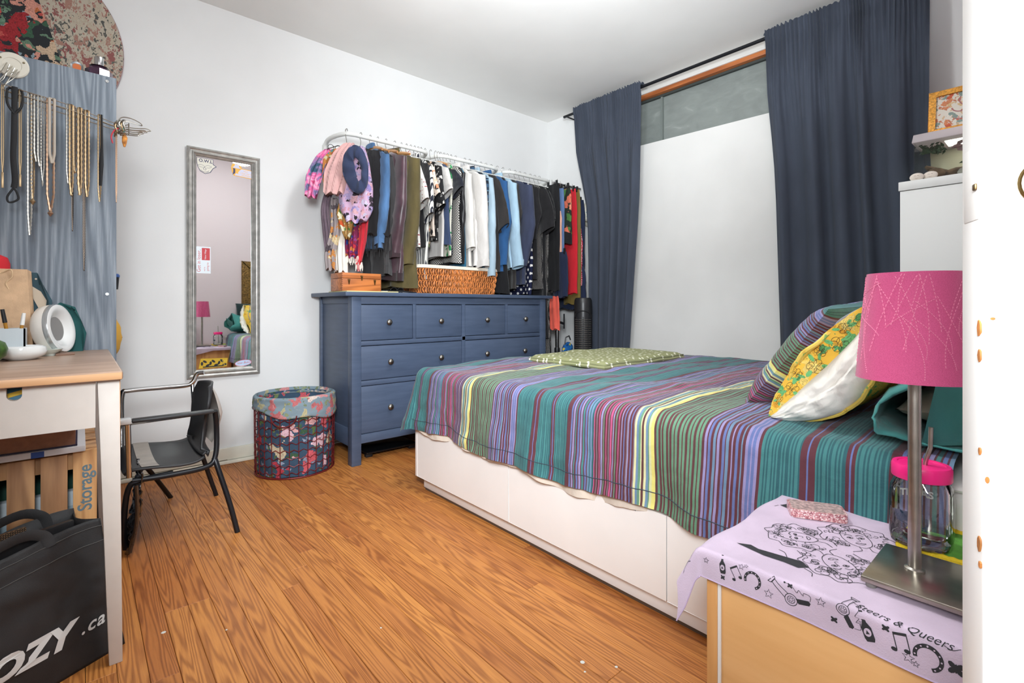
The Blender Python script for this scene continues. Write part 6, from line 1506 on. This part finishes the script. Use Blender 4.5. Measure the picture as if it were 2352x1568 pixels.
def chain(label, x, z1, m, r=.003, w=.006, y=2.262, links=True, pend=None):
    z0 = wz(x) + .005; t = thing('necklace', label, 'necklace', (x, y, z1), 0, 'necklaces on the wire hand'); c = MB()
    L = (z0 - z1); n = max(8, int(L / (r * 1.9)))
    path = [(x - w / 2 * min(1, (1 - k / n) * 6 + .1) - .0, y + .006 * (1 - k / n) * 0, lerp(z0, z1, k / n)) for k in range(n + 1)]
    back = [(x + w / 2 * min(1, (1 - k / n) * 6 + .1), y + .004, lerp(z0, z1, k / n)) for k in range(n, -1, -1)]
    top = [(x + w / 2, y + .012, z0 + .004), (x, y + .02, z0 + .006), (x - w / 2, y + .012, z0 + .004)]
    al = path + back + top
    c.tube(al, [(r * (1 if k % 2 else .55)) if links else r for k in range(len(al))], 6, closed=True); c.build('chain', m, t)
    if pend: pend(t, x, y, z1)
    return t
def pdrop(m, h=.018, r=.006):
    return lambda t, x, y, z: MB().tube([(x, y, z + .002), (x, y, z - h * .4), (x, y, z - h)], [.0015, r, .0012], 8).build('pendant', m, t)
def bar(m, h=.045): return lambda t, x, y, z: bx(x - .003, x + .003, y - .002, y + .002, z - h, z).build('pendant_bar', m, t, bevel=.0008)
chain('thin gold cord necklace with a long gold bar at the far left', -.186, 1.31, GOLD, .0016, .004, pend=bar(GOLD, .05), links=False)
chain('thin gold cord necklace with a gold bar right of the black lanyard', -.146, 1.31, GOLD, .0016, .004, pend=bar(GOLD, .04), links=False)
chain('long silver curb chain with a gold heart charm', -.124, 1.116, SILV, .0034, .008)
chain('gold chain hanging beside the long silver curb chain', -.117, 1.235, GOLD, .003, .006, 2.266, pend=pdrop(GOLD, .02, .008))
chain('short silver cable chain, leftmost of the silver bunch', -.108, 1.36, SILV, .0036, .009)
chain('short silver cable chain in the middle of the silver bunch', -.100, 1.345, SILV, .003, .008, 2.258)
chain('fine silver chain with dangling strands', -.093, 1.30, SILV, .0026, .007, pend=pdrop(SILV, .02, .003))
chain('rose gold twisted chain with a large clasp', -.074, 1.20, ROSEG, .0042, .016, pend=pdrop(ROSEG, .018, .008))
chain('pale ribbon necklace tied around the rose gold chain', -.070, 1.36, plain('pale_ribbon', (176, 164, 150), .6), .004, .012, 2.252, links=False)
chain('silver rope chain left of the wide gold chain', -.030, 1.30, SILV, .0032, .007)
chain('wide gold mesh chain in the middle of the wires', -.022, 1.26, GOLD, .004, .008, 2.258)
chain('thin gold chain right of the wide gold mesh chain', -.013, 1.345, GOLD, .002, .004, pend=pdrop(GOLD, .008, .004))
chain('dark fine chain hanging long below the gold mesh chain', -.019, 1.14, DRK, .002, .003, 2.268)
chain('chunky gold rope chain right of the middle', .000, 1.265, GOLD, .005, .008)
chain('very long dark snake chain reaching below all the others', .011, 1.005, DRK, .0024, .004, 2.266)
chain('gold link chain right of the very long dark chain', .019, 1.262, GOLD, .0042, .009)
chain('gold box chain beside the black tassel', .052, 1.25, GOLD, .003, .007)
chain('thin gold chain at the edge of the blue panel', .099, 1.256, ROSEG, .0018, .003, 2.275)
bt = thing('necklace', 'black tassel necklace hanging beside the gold box chain', 'necklace', (.058, 2.255, 1.3), 0, 'necklaces on the wire hand')
MB().tube([(.058, 2.256, 1.555), (.0585, 2.254, 1.45), (.057, 2.254, 1.38), (.055, 2.254, 1.305)], [.0025, .0035, .0065, .004], 8).build('tassel', BKC, bt)
ly = thing('lanyard', 'black strap lanyard looped over the wires at the left', 'lanyard', (-.158, 2.25, 1.21))
MB().tube(smooth_path([(-.158, 2.256, 1.59), (-.159, 2.25, 1.45), (-.161, 2.25, 1.36), (-.157, 2.25, 1.29), (-.160, 2.25, 1.262)], 5), .0075, 8, flat=.35).build('strap', BKC, ly)
for s in (-1, 1): MB().tube(smooth_path([(-.158, 2.252, 1.50), (-.158 + s * .016, 2.250, 1.53), (-.158 + s * .017, 2.262, 1.578), (-.158 + s * .008, 2.275, 1.588), (-.158 + s * .005, 2.262, 1.56), (-.158, 2.255, 1.52)], 5), .0035, 7).build('loop', BKC, ly)
MB().tube(smooth_path([(-.160, 2.25, 1.262), (-.174, 2.25, 1.232), (-.170, 2.25, 1.214), (-.150, 2.25, 1.226), (-.152, 2.25, 1.246), (-.160, 2.25, 1.262)], 5), .003, 7).build('clip_loop', BKC, ly)
bd = thing('beaded_charm', 'red and yellow thread charm dangling from the wire fingers', 'charm', (.118, 2.26, 1.48))
MB().tube([(.118, 2.262, 1.525), (.121, 2.258, 1.50)], .0012, 6).build('teal_thread', plain('teal_thread', (80, 176, 170), .7), bd)
MB().tube([(.121, 2.258, 1.503), (.122, 2.258, 1.49), (.121, 2.258, 1.472), (.121, 2.258, 1.456)], [.003, .008, .007, .003], 8).build('orange_bead', plain('orange_thread', (214, 128, 56), .7, var=.35, vs=90), bd)
MB().tube(smooth_path([(.104, 2.262, 1.52), (.092, 2.258, 1.508), (.084, 2.258, 1.485), (.088, 2.258, 1.462)], 5), .0022, 7).build('red_cord', plain('red_thread', (190, 52, 66), .7), bd)
for k, (x, dz, m) in enumerate(((.108, .0, SILV), (.114, -.004, GOLD), (.120, .003, SILV), (.097, -.012, GOLD))):
    tag(MB().tube([(x + .003 * math.sin(j), 2.278 + .022 * math.cos(2 * PI * j / 24), 1.53 + dz + .024 * math.sin(2 * PI * j / 24)) for j in range(24)], [.0022 if j % 2 else .0036 for j in range(24)], 6, closed=True).build('bracelet', m, None),
        ['beaded silver bracelet around the wire wrist', 'gold bracelet next to the beaded silver one on the wire wrist', 'silver link bracelet nearest the wire fingers', 'plain gold bangle hanging low on the wire wrist'][k], 'bracelet', 'bracelets on the wire hand')

# ================================================================== DESK
dk_ = thing('desk', 'desk with an oak top, greige drawer front and tapered legs', 'desk', (-.5, 1.95, 0))
DKW = wood('oak_desktop', (176, 148, 128), (148, 120, 100), 'X', 1.0, 7, .38, 0, .5); DKE = wood('oak_desk_edge', (214, 168, 124), (190, 140, 98), 'X', 1.2, 6, .4)
GRG = plain('greige_laminate', (208, 200, 192), .5, var=.01, vs=30)
bx(-1.15, .080, 1.535, 2.335, .7005, .7235).build('desktop', DKW, dk_, bevel=.006, seg=3)
bx(-1.148, .078, 1.5325, 1.537, .7025, .7195).build('front_edge', DKE, dk_, bevel=.0018)
for x0, x1 in ((.032, .074), (-1.12, -1.075)):
    for y0, y1 in ((1.555, 1.60), (2.28, 2.325)):
        tx = .016 if x0 > 0 else -.0
        MB().add([(x0 + .022 if x0 > 0 else x0, y0, 0), (x1 + .006 if x0 > 0 else x1 - .01, y0, 0), (x1 + .006 if x0 > 0 else x1 - .01, y1 - .012, 0), (x0 + .022 if x0 > 0 else x0, y1 - .012, 0), (x0, y0, .7), (x1, y0, .7), (x1, y1, .7), (x0, y1, .7)],
                 [(0, 3, 2, 1), (4, 5, 6, 7), (0, 1, 5, 4), (1, 2, 6, 5), (2, 3, 7, 6), (3, 0, 4, 7)]).build('leg', GRG, dk_, bevel=.0015)
hx, hr = -.110, .0125
prof = [(-1.07, .588), (.0285, .588), (.0285, .6985), (hx + hr, .6985)] + [(hx + hr * math.cos(a), .682 + hr * math.sin(a)) for a in [-PI * k / 12 for k in range(0, 13)]] + [(hx - hr, .6985), (-1.07, .6985)]
dwr = MB().prism(prof, lambda a, b, t: (a, t, b), 1.558, 1.576).build('drawer_front', GRG, dk_, smooth=False)
bx(-1.06, .026, 1.60, 2.2, .592, .598).build('drawer_bottom', GRG, dwr)
bx(.020, .026, 1.577, 2.2, .592, .66).build('drawer_side', GRG, dwr)
bx(.074, .0755, 1.556, 1.60, .02, .70).build('edge_band', plain('oak_band', (196, 150, 106), .5), dk_)
nbk = thing('notebook', 'teal and yellow striped notebook inside the desk drawer', 'notebook', (-.11, 1.7, .6))
bx(-.16, -.05, 1.585, 1.74, .599, .694).build('cover', plain('teal_cover', (40, 100, 126), .5), nbk, bevel=.001)
Print(plane_surf((-.11, 1.5845, .675), (1, 0, 0), (0, 0, 1))).poly([(-.05, -.012), (.05, .016), (.05, .026), (-.05, -.002)]).build('yellow_stripe', plain('yellow_stripe', (236, 190, 50), .5), nbk, smooth=False)

# ---- on the desk
DZ = .7237
kb = thing('kraft_bag', 'brown kraft gift bag with a cord bow leaning at the back of the desk', 'bag', (-.2, 2.24, DZ))
KR = plain('kraft_paper', (200, 166, 132), .85, var=.06, vs=30, bump=.3, bs=400)
MB().add([(-.30, 2.215, DZ), (-.112, 2.200, DZ), (-.108, 2.28, DZ), (-.30, 2.29, DZ), (-.31, 2.245, 1.00), (-.128, 2.235, 1.00), (-.120, 2.265, .995), (-.31, 2.272, 1.00)],
         [(0, 3, 2, 1), (0, 1, 5, 4), (1, 2, 6, 5), (2, 3, 7, 6), (3, 0, 4, 7)]).build('paper_body', KR, kb, smooth=False, solid=.001)
for s in (-1, 1): MB().tube(smooth_path([(-.188, 2.238, .985), (-.188 + s * .022, 2.230, .998), (-.188 + s * .026, 2.230, .975), (-.188 + s * .012, 2.232, .955), (-.188 + s * .018, 2.232, .935)], 5), .0022, 6).build('cord_bow', plain('jute', (206, 176, 140), .9), kb)
sh2 = thing('santa_hat', 'red felt hat with white brim peeking over the kraft bag', 'hat', (-.20, 2.31, .9))
MB().lathe([(.040, .10), (.040, .125), (.034, .145), (.015, .155)], 20, (-.212, 2.312, .895)).build('red_felt', plain('red_felt', (196, 34, 44), .9), sh2); MB().lathe([(.030, -.17), (.030, .08), (.043, .082), (.045, .092), (.043, .104)], 20, (-.212, 2.312, .895)).build('white_brim', plain('white_fur', (226, 222, 216), .95), sh2)
tlp = thing('leaf_pouch', 'dark teal pouch with beige leaf print behind the kraft bag', 'pouch', (-.105, 2.305, DZ))
def flat_pouch(t, name, pts, m, y, d): MB().prism(pts, lambda a, b, s: (a, y + s + .0 * b, b), 0, d).build(name, m, t, bevel=.008, seg=3)
flat_pouch(tlp, 'pouch_body', [(-.17, DZ + .003), (-.082, DZ + .003), (-.078, .84), (-.080, .90), (-.095, .955), (-.112, .985), (-.17, .985)], plain('dark_teal_cloth', (52, 78, 88), .85, var=.08), 2.285, .045)
Print(plane_surf((0, 2.2835, 0), (1, 0, 0), (0, 0, 1))).poly([(-.128, .955), (-.098, .93), (-.084, .90), (-.088, .86), (-.098, .845), (-.104, .875), (-.116, .905)]).build('leaf_print', plain('beige_leaf', (196, 180, 160), .85), tlp, smooth=False)
for c_, r_, q_ in (((-.100, .77), .014, .024), ((-.12, .80), .003, .003), ((-.105, .82), .003, .003), ((-.11, .972), .003, .003)): Print(plane_surf((0, 2.2835, 0), (1, 0, 0), (0, 0, 1))).disc(c_, r_, 12, q_).build('leaf_spot', plain('beige_leaf', (196, 180, 160), .85), tlp, smooth=False)
gpn = thing('green_pouch', 'small dark green felt pouch behind the round clock', 'pouch', (-.02, 2.31, DZ))
flat_pouch(gpn, 'pouch_body', [(-.09, DZ + .003), (.002, DZ + .003), (.010, .785), (.004, .83), (-.018, .872), (-.05, .885), (-.09, .86)], plain('dark_green_felt', (28, 80, 80), .9), 2.30, .04)
# round light clock
ck = thing('wake_up_light', 'round white wake-up light clock with a grey centre', 'clock', (-.055, 2.2, DZ))
nn_ = Vector((.90, -.40, .16)).normalized(); Mq = nn_.to_track_quat('Z', 'Y').to_matrix().to_4x4(); Mq.translation = Vector((-.062, 2.235, DZ + .0815))
PLW = plain('white_abs', (226, 220, 212), .35); CLG = plain('glossy_white', (222, 222, 220), .12, coat=.4)
MB().lathe([(.045, -.034), (.068, -.032), (.078, -.022), (.081, -.004), (.081, .006)], 44, cap1=False, M=Mq).build('shell', PLW, ck)
MB().lathe([(.081, .006), (.082, .012), (.079, .019)], 44, cap0=False, cap1=False, M=Mq).build('chrome_rim', plain('soft_chrome', (186, 188, 188), .2, .6), ck)
MB().lathe([(.079, .019), (.070, .022), (.058, .018), (.045, .008), (.040, .004)], 44, cap0=False, cap1=False, M=Mq).build('light_ring', CLG, ck)
MB().lathe([(.040, .004), (.002, .0041)], 36, cap0=False, M=Mq).build('display', plain('clock_grey', (132, 130, 128), .5), ck)
MB().tube(smooth_path([(-.10, 2.24, DZ + .02), (-.11, 2.21, DZ + .012), (-.125, 2.17, DZ + .004)], 4), .0025, 6).build('cable', PLW, ck)
ab = thing('white_bowl', 'squat glossy white bowl at the front of the desk things', 'bowl', (-.135, 2.02, DZ))
MB().lathe([(.030, 0), (.034, .003), (.050, .012), (.055, .024), (.052, .036), (.044, .041), (.040, .038), (.044, .03), (.044, .018), (.03, .009), (.001, .008)], 40, (-.128, 2.04, DZ)).build('bowl', plain('white_porcelain', (226, 226, 224), .15, coat=.3), ab)
ds_ = thing('coin_dish', 'small pale dish holding coins beside the white bowl', 'dish', (-.075, 2.14, DZ))
MB().lathe([(.020, 0), (.021, .006), (.034, .016), (.038, .021), (.036, .021), (.02, .010), (.001, .009)], 32, (-.078, 2.15, DZ)).build('dish', plain('celadon', (206, 214, 206), .2), ds_)
for k in range(9):
    a = k * 2.3; tag(MB().lathe([(.006, 0), (.006, .0014)], 12, (-.078 + .015 * math.cos(a) * (k % 3) / 2, 2.15 + .015 * math.sin(a) * (k % 3) / 2, DZ + .0125 + .0016 * (k // 3))).build('coin', [GOLD, SILV, ROSEG][k % 3], None), 'small coin lying in the pale dish', 'coin', 'coins in the dish')
tag(MB().box(-.058, -.012, 2.13, 2.19, DZ, DZ + .006).build('wood_coaster', wood('walnut', (150, 116, 96), (110, 80, 62), 'X'), None, bevel=.001), 'thin square wooden coaster under the clock edge', 'coaster')
cp = thing('glass_cup', 'frosted square glass cup holding pens at the left of the desk', 'cup', (-.15, 2.1, DZ))
FG = glass('frosted_cup', (206, 214, 216), .5, .3)
for a in ((-.200, -.122, 2.06, 2.064), (-.200, -.122, 2.126, 2.13), (-.126, -.122, 2.06, 2.13), (-.200, -.196, 2.06, 2.13)): bx(*a, DZ + .001, .815).build('glass_wall', plain('frosted_glass', (188, 196, 200), .3), cp)
bx(-.200, -.122, 2.06, 2.13, DZ, DZ + .004).build('glass_base', plain('frosted_glass', (188, 196, 200), .3), cp)
def pen(label, b, t, m1, m2, r=.0055):
    b, t = Vector(b), Vector(t); p = thing('vape_pen', label, 'pen', b, 0, 'pens in the glass cup'); q = b.lerp(t, .72)
    MB().tube([b, q], r * .8, 10).build('barrel', m1, p); MB().tube([q, t], [r, r * .85], 10).build('cap', m2, p)
AMB = plain('amber_oil', (176, 122, 40), .15, coat=.5)
pen('amber pen with a black cap and green band', (-.152, 2.09, DZ + .006), (-.172, 2.085, .872), AMB, BLACK); pen('amber pen with a white cap', (-.142, 2.10, DZ + .006), (-.128, 2.11, .860), AMB, plain('white_cap', (226, 224, 220), .4)); pen('white pen leaning left in the cup', (-.175, 2.11, DZ + .006), (-.19, 2.10, .84), PLW, BLACK)
av = thing('avocado', 'dark green avocado at the left edge of the desk', 'avocado', (-.175, 1.93, DZ))
MB().lathe([(.001, .001), (.02, .006), (.036, .022), (.040, .040), (.034, .058), (.018, .068), (.001, .071)], 28, (-.187, 1.93, DZ)).build('fruit', plain('avocado_skin', (56, 84, 34), .3, var=.3, vs=50), av)
MB().lathe([(.003, .070), (.0035, .075)], 8, (-.187, 1.93, DZ)).build('stem', plain('stem_brown', (96, 70, 40), .8), av)

# ---- under the desk: crate with books, black tote bag
cr_ = thing('storage_crate', 'wooden slatted crate lettered Storage standing under the desk', 'crate', (-.2, 1.95, 0))
CRW = wood('crate_pine', (196, 150, 104), (140, 98, 64), 'Z', 1.0, 8, .6, 0, .4); CRW2 = wood('crate_pine_pale', (206, 158, 104), (172, 122, 74), 'Z', 1.6, 8, .6, 0, .4)
CZ = .478
for k, (a, b) in enumerate(((-.44, -.39), (-.375, -.31), (-.295, -.235), (-.22, -.155), (-.141, -.089), (-.078, -.025))): bx(a, b, 1.80, 1.811, .01, CZ).build('slat', CRW, cr_, bevel=.001)
last = bx(-.014, .036, 1.796, 1.811, 0, CZ + .006).build('slat', CRW2, cr_, bevel=.001)
bx(-.44, .034, 1.811, 1.823, CZ - .045, CZ - .002).build('rail', CRW, cr_, bevel=.001); bx(-.44, .034, 1.811, 1.823, .02, .07).build('rail', CRW, cr_, bevel=.001)
bx(.024, .036, 1.811, 2.15, 0, CZ).build('end_board', CRW2, cr_, bevel=.001); bx(-.44, -.428, 1.811, 2.15, 0, CZ).build('end_board', CRW, cr_, bevel=.001); bx(-.44, .036, 2.15, 2.162, 0, CZ).build('back_board', CRW, cr_); bx(-.43, .024, 1.823, 2.15, 0, .012).build('bottom_board', CRW, cr_)
for y in (1.82, 1.93, 2.04): bx(-.44, .036, y, y + .085, CZ, CZ + .008).build('top_slat', CRW, cr_, bevel=.001)
pt = Print(plane_surf((.0245, 1.7955, .318), (0, 0, 1), (-1, 0, 0))); pt.text('Storage', (0, 0), .042, 0, bold=.0007, spacing=.98); pt.build('lettering', plain('blue_grey_paint', (96, 118, 128), .8), last, smooth=False, recalc=False)
for lab, b, m in (('green folder inside the crate', (-.42, .015, 1.90, 1.95, .30, .44), plain('green_card', (24, 74, 60), .6)), ('white and blue package inside the crate', (-.42, .012, 1.86, 1.89, .20, .36), bands('pack_blue_white', [(1, (206, 216, 222)), (.5, (36, 104, 176)), (.8, (170, 190, 200))], .16, 2, bump=False)), ('black mesh tray at the bottom of the crate', (-.42, .018, 1.835, 1.853, .013, .27), dots('black_mesh', (40, 40, 44), (150, 150, 154), 210, .3))):
    tag(bx(*b).build('crate_content', m, None, bevel=.002), lab, lab.split()[-4] if False else ('tray' if 'tray' in lab else 'folder' if 'folder' in lab else 'package'))
bk = thing('book', 'thick dark blue book lying on the crate, pages facing out', 'book', (-.1, 1.9, CZ + .02))
B0z = CZ + .026
bx(-.36, -.005, 1.78, 2.05, B0z, B0z + .003).build('cover', plain('navy_cover', (34, 32, 62), .5), bk); bx(-.36, -.005, 1.78, 2.05, B0z + .056, B0z + .059).build('cover', plain('navy_cover', (34, 32, 62), .5), bk)
bx(-.358, -.009, 1.784, 2.045, B0z + .003, B0z + .056).build('pages', plain('brown_pages', (150, 112, 92), .9, var=.06, vs=60), bk)
mg = thing('magazine', 'thin white notebook under the thick book on the crate', 'notebook', (-.1, 1.9, CZ + .008))
bx(-.36, .012, 1.775, 2.03, CZ + .0085, CZ + .0245).build('pages', plain('white_paper', (206, 204, 206), .8), mg, bevel=.002); bx(-.095, -.07, 1.774, 1.776, CZ + .009, CZ + .024).build('blue_tab', plain('blue_tab', (36, 70, 140), .6), mg)
bgo = Vector((.089, 1.634, 0)); bex = Vector((-.87, -.49, 0)).normalized(); bn = Vector((.49, -.87, 0)).normalized()
bg_ = thing('tote_bag', 'large black tote bag with white lettering under the desk', 'bag', (-.1, 1.55, 0))
BGM = plain('black_nonwoven', (38, 37, 38), .65, var=.12, vs=14, bump=.35, bs=700)
def bag_pt(s, z): # s from the right corner to the left along the front face
    w = .012 * fbm(s * 7, z * 9, 2) * min(1, z * 8); bul = .012 * math.sin(min(1, s / .5) * PI) * math.sin(min(1, z / .33) * PI)
    lean = -.045 * z / .33
    return bgo + bex * (s + .03 * (z / .33) * (1 - s / .25)) + bn * (w + bul + lean) + Vector((0, 0, z))
def top_z(s): return .318 + .018 * math.sin(s * 9 + 1)
MB().grid(lambda u, v: bag_pt(.5 * u, v * top_z(.5 * u)), 60, 40).build('front_face', BGM, bg_, sharp=80, solid=.0015)
MB().grid(lambda u, v: bag_pt(0, v * top_z(0)) - bn * (.105 * u) + bex * (.02 * math.sin(u * PI) * (v) ), 10, 20).build('gusset', BGM, bg_, sharp=80, solid=.0015)
MB().grid(lambda u, v: bag_pt(.5 * u, v * (top_z(.5 * u) + .012)) - bn * .105, 30, 12).build('back_face', BGM, bg_, sharp=80, solid=.0015)
MB().add([bag_pt(0, .002), bag_pt(.5, .002), bag_pt(.5, .002) - bn * .105, bag_pt(0, .002) - bn * .105], [(0, 1, 2, 3)]).build('base', BGM, bg_, smooth=False)
for z in (-.018, -.055): MB().tube([bag_pt(.5 * k / 60, top_z(.5 * k / 60) + z) + bn * .001 for k in range(61)], .0009, 4).build('stitch_line', plain('stitch_grey', (84, 82, 80), .9), bg_)
def strap(d, s0, s1, h, nm): MB().tube(smooth_path([bag_pt(s0, top_z(s0) - .02) - bn * d, bag_pt(s0 + .01, top_z(s0) + h * .55) - bn * d, bag_pt((s0 + s1) / 2 - .05, top_z(s0) + h) - bn * (d + .01), bag_pt(s1 - .02, top_z(s1) + h * .8) - bn * d, bag_pt(s1, top_z(s1) - .02) - bn * d], 6), .012, 8, flat=.16).build(nm, BGM, bg_)
strap(-.003, .13, .36, .016, 'handle'); strap(.10, .07, .30, .030, 'handle')
pz = Print(lambda a, b: bag_pt(.46 - a, b) + bn * .0022)
v_, f__ = text2d('COZY', .064, shear=.38, bold=.0035, spacing=1.02); mxx = max(p[0] for p in v_); pz.add([pz.s(.372 + (p[0] - mxx) * 1.2, .078 + p[1]) for p in v_], f__)
v_, f__ = text2d('.ca', .042, shear=.38, bold=.0008, spacing=1.12); pz.add([pz.s(.368 + p[0] * 1.1, .080 + p[1]) for p in v_], f__)
pz.build('lettering', WRITE, bg_, smooth=False, recalc=False)
bxb = thing('black_box', 'black plastic lid and mesh box sticking out of the tote bag', 'box', (-.1, 1.6, .1))
def bb3(s0, s1, d0, d1, z0, z1):
    P = [bag_pt(s, .1) * 1 for s in (s0, s1)]
    o = [Vector((p.x, p.y, 0)) for p in P]
    return MB().add([o[0] - bn * d0 + Vector((0, 0, z0)), o[1] - bn * d0 + Vector((0, 0, z0)), o[1] - bn * d1 + Vector((0, 0, z0)), o[0] - bn * d1 + Vector((0, 0, z0)), o[0] - bn * d0 + Vector((0, 0, z1)), o[1] - bn * d0 + Vector((0, 0, z1)), o[1] - bn * d1 + Vector((0, 0, z1)), o[0] - bn * d1 + Vector((0, 0, z1))], [(0, 3, 2, 1), (4, 5, 6, 7), (0, 1, 5, 4), (1, 2, 6, 5), (2, 3, 7, 6), (3, 0, 4, 7)])
bb3(.07, .48, .056, .07, .02, .345).build('lid', plain('black_matte', (22, 22, 24), .5), bxb, bevel=.002)
bb3(.16, .48, .080, .088, .02, .36).build('mesh_panel', dots('brown_mesh', (36, 30, 26), (150, 116, 84), 260, .28), bxb)

# ================================================================== CHAIR
chr_ = thing('armchair', 'low black moulded armchair with chrome arm tubes facing the bookcase', 'chair', (.28, 2.4, 0))
CBK = plain('chair_black', (40, 40, 42), .5, bump=.1, bs=300)
prof = [(.115, .268), (.14, .284), (.20, .283), (.28, .274), (.34, .276), (.375, .30), (.392, .345), (.400, .40), (.405, .45), (.413, .51), (.422, .565)]
def hwid(i): return [.185, .20, .205, .205, .195, .175, .15, .135, .15, .165, .11][i]
sp2 = smooth_path([(p[0], hwid(i), p[1]) for i, p in enumerate(prof)], 4)
def shell(u, v):
    i = v * (len(sp2) - 1); k = int(round(i)); p = sp2[k]; a = 2 * u - 1
    cup = .018 * a * a * (1 if p.z < .3 else -.4)
    return (p.x - (.03 * a * a if p.z > .33 else 0), 2.40 + p.y * a, p.z + cup)
iz = next(i for i, p in enumerate(sp2) if p.x > .355)
N2 = len(sp2) - 1
MB().grid(lambda u, v: shell(u, v * iz / N2), 16, iz).build('seat', CBK, chr_, sharp=70, solid=.009)
MB().grid(lambda u, v: shell(u, (iz + v * (N2 - iz)) / N2), 16, N2 - iz).build('backrest', CBK, chr_, sharp=70, solid=.009)
MB().grid(lambda u, v: (lambda p: (p[0] + .0012 - .0012, p[1], p[2] + .0025))(shell(u, lerp(.14, .235, v))), 14, 5).build('grey_band', cloth('grey_band', (170, 160, 150), .05), chr_)
BEI = plain('beige_shell', (206, 196, 186), .5)
MB().grid(lambda u, v: (lambda a, b: (.428 + .030 * (1 - a * a) * (1 - b * b) ** .5 - .02 * abs(b), 2.43 + .15 * a * math.sqrt(max(0, 1 - b * b * .6)), .435 + .115 * b))(2 * u - 1, 2 * v - 1), 16, 16).build('back_cover', BEI, chr_, sharp=70)
for nm, p, r in (('leg', [(.395, 2.215, .29), (.405, 2.20, .25), (.44, 2.17, .11), (.462, 2.148, 0)], .0095), ('leg', [(.395, 2.585, .29), (.405, 2.595, .25), (.445, 2.62, .11), (.478, 2.632, 0)], .0095), ('leg', [(.16, 2.60, .262), (.22, 2.64, .18), (.315, 2.74, 0)], .0095), ('leg', [(.26, 2.205, .262), (.16, 2.20, .258), (.128, 2.205, .23), (.117, 2.225, .10), (.125, 2.265, 0)], .0095)):
    MB().tube(smooth_path(p, 5), r, 10).build(nm, BLACKM, chr_)
MB().tube(smooth_path([(.14, 2.20, .262), (.26, 2.197, .258), (.37, 2.205, .262), (.40, 2.215, .30), (.405, 2.225, .40), (.395, 2.20, .475)], 5), .0095, 10).build('side_rail', BLACKM, chr_)
MB().tube(smooth_path([(.14, 2.60, .262), (.26, 2.603, .258), (.37, 2.595, .262), (.40, 2.585, .30)], 5), .0095, 10).build('side_rail', BLACKM, chr_)
bx(.135, .385, 2.150, 2.185, .474, .487).build('armrest', CBK, chr_, bevel=.005)
bx(.085, .135, 2.148, 2.187, .472, .492).build('arm_tip', plain('pale_acrylic', (206, 208, 208), .2), chr_, bevel=.004)
MB().tube([(.125, 2.167, .47), (.13, 2.185, .28)], .009, 10).build('arm_post', CHROME, chr_)
MB().tube(smooth_path([(.13, 2.61, .28), (.132, 2.64, .40), (.135, 2.65, .508), (.16, 2.65, .522), (.28, 2.65, .522), (.36, 2.65, .522), (.388, 2.65, .535), (.405, 2.65, .57), (.43, 2.64, .575)], 6), .010, 10).build('arm_tube', CHROME, chr_)
MB().tube([(.386, 2.65, .525), (.392, 2.60, .30)], .008, 10).build('arm_post', CHROME, chr_)
MB().tube([(.12, 2.55, .40), (.39, 2.55, .405)], .008, 10).build('cross_tube', CHROME, chr_)
pj_ = thing('patent_jacket', 'crumpled shiny black patent garment hanging off the front of the chair', 'garment', (.1, 2.28, .05))
PTN = plain('black_patent', (26, 24, 24), .08, 0, coat=.8, spec=.8)
MB().grid(lambda u, v: (.147 + .012 * math.sin(v * 3.1) - .02 * v + .014 * fbm(u * 5, v * 9, 4) + .02 * (1 - v) * (u < 2), 2.185 + .20 * u + .01 * fbm(v * 7, u * 3, 1), .292 - .285 * v + .012 * fbm(u * 4, v * 4, 8) * (v < .98)), 26, 40).build('patent_cloth', PTN, pj_, sharp=80, solid=.004)
MB().tube(smooth_path([(.150, 2.178, .25), (.152, 2.176, .16), (.146, 2.178, .09), (.132, 2.186, .015)], 5), .007, 8).build('edge_roll', PTN, pj_)
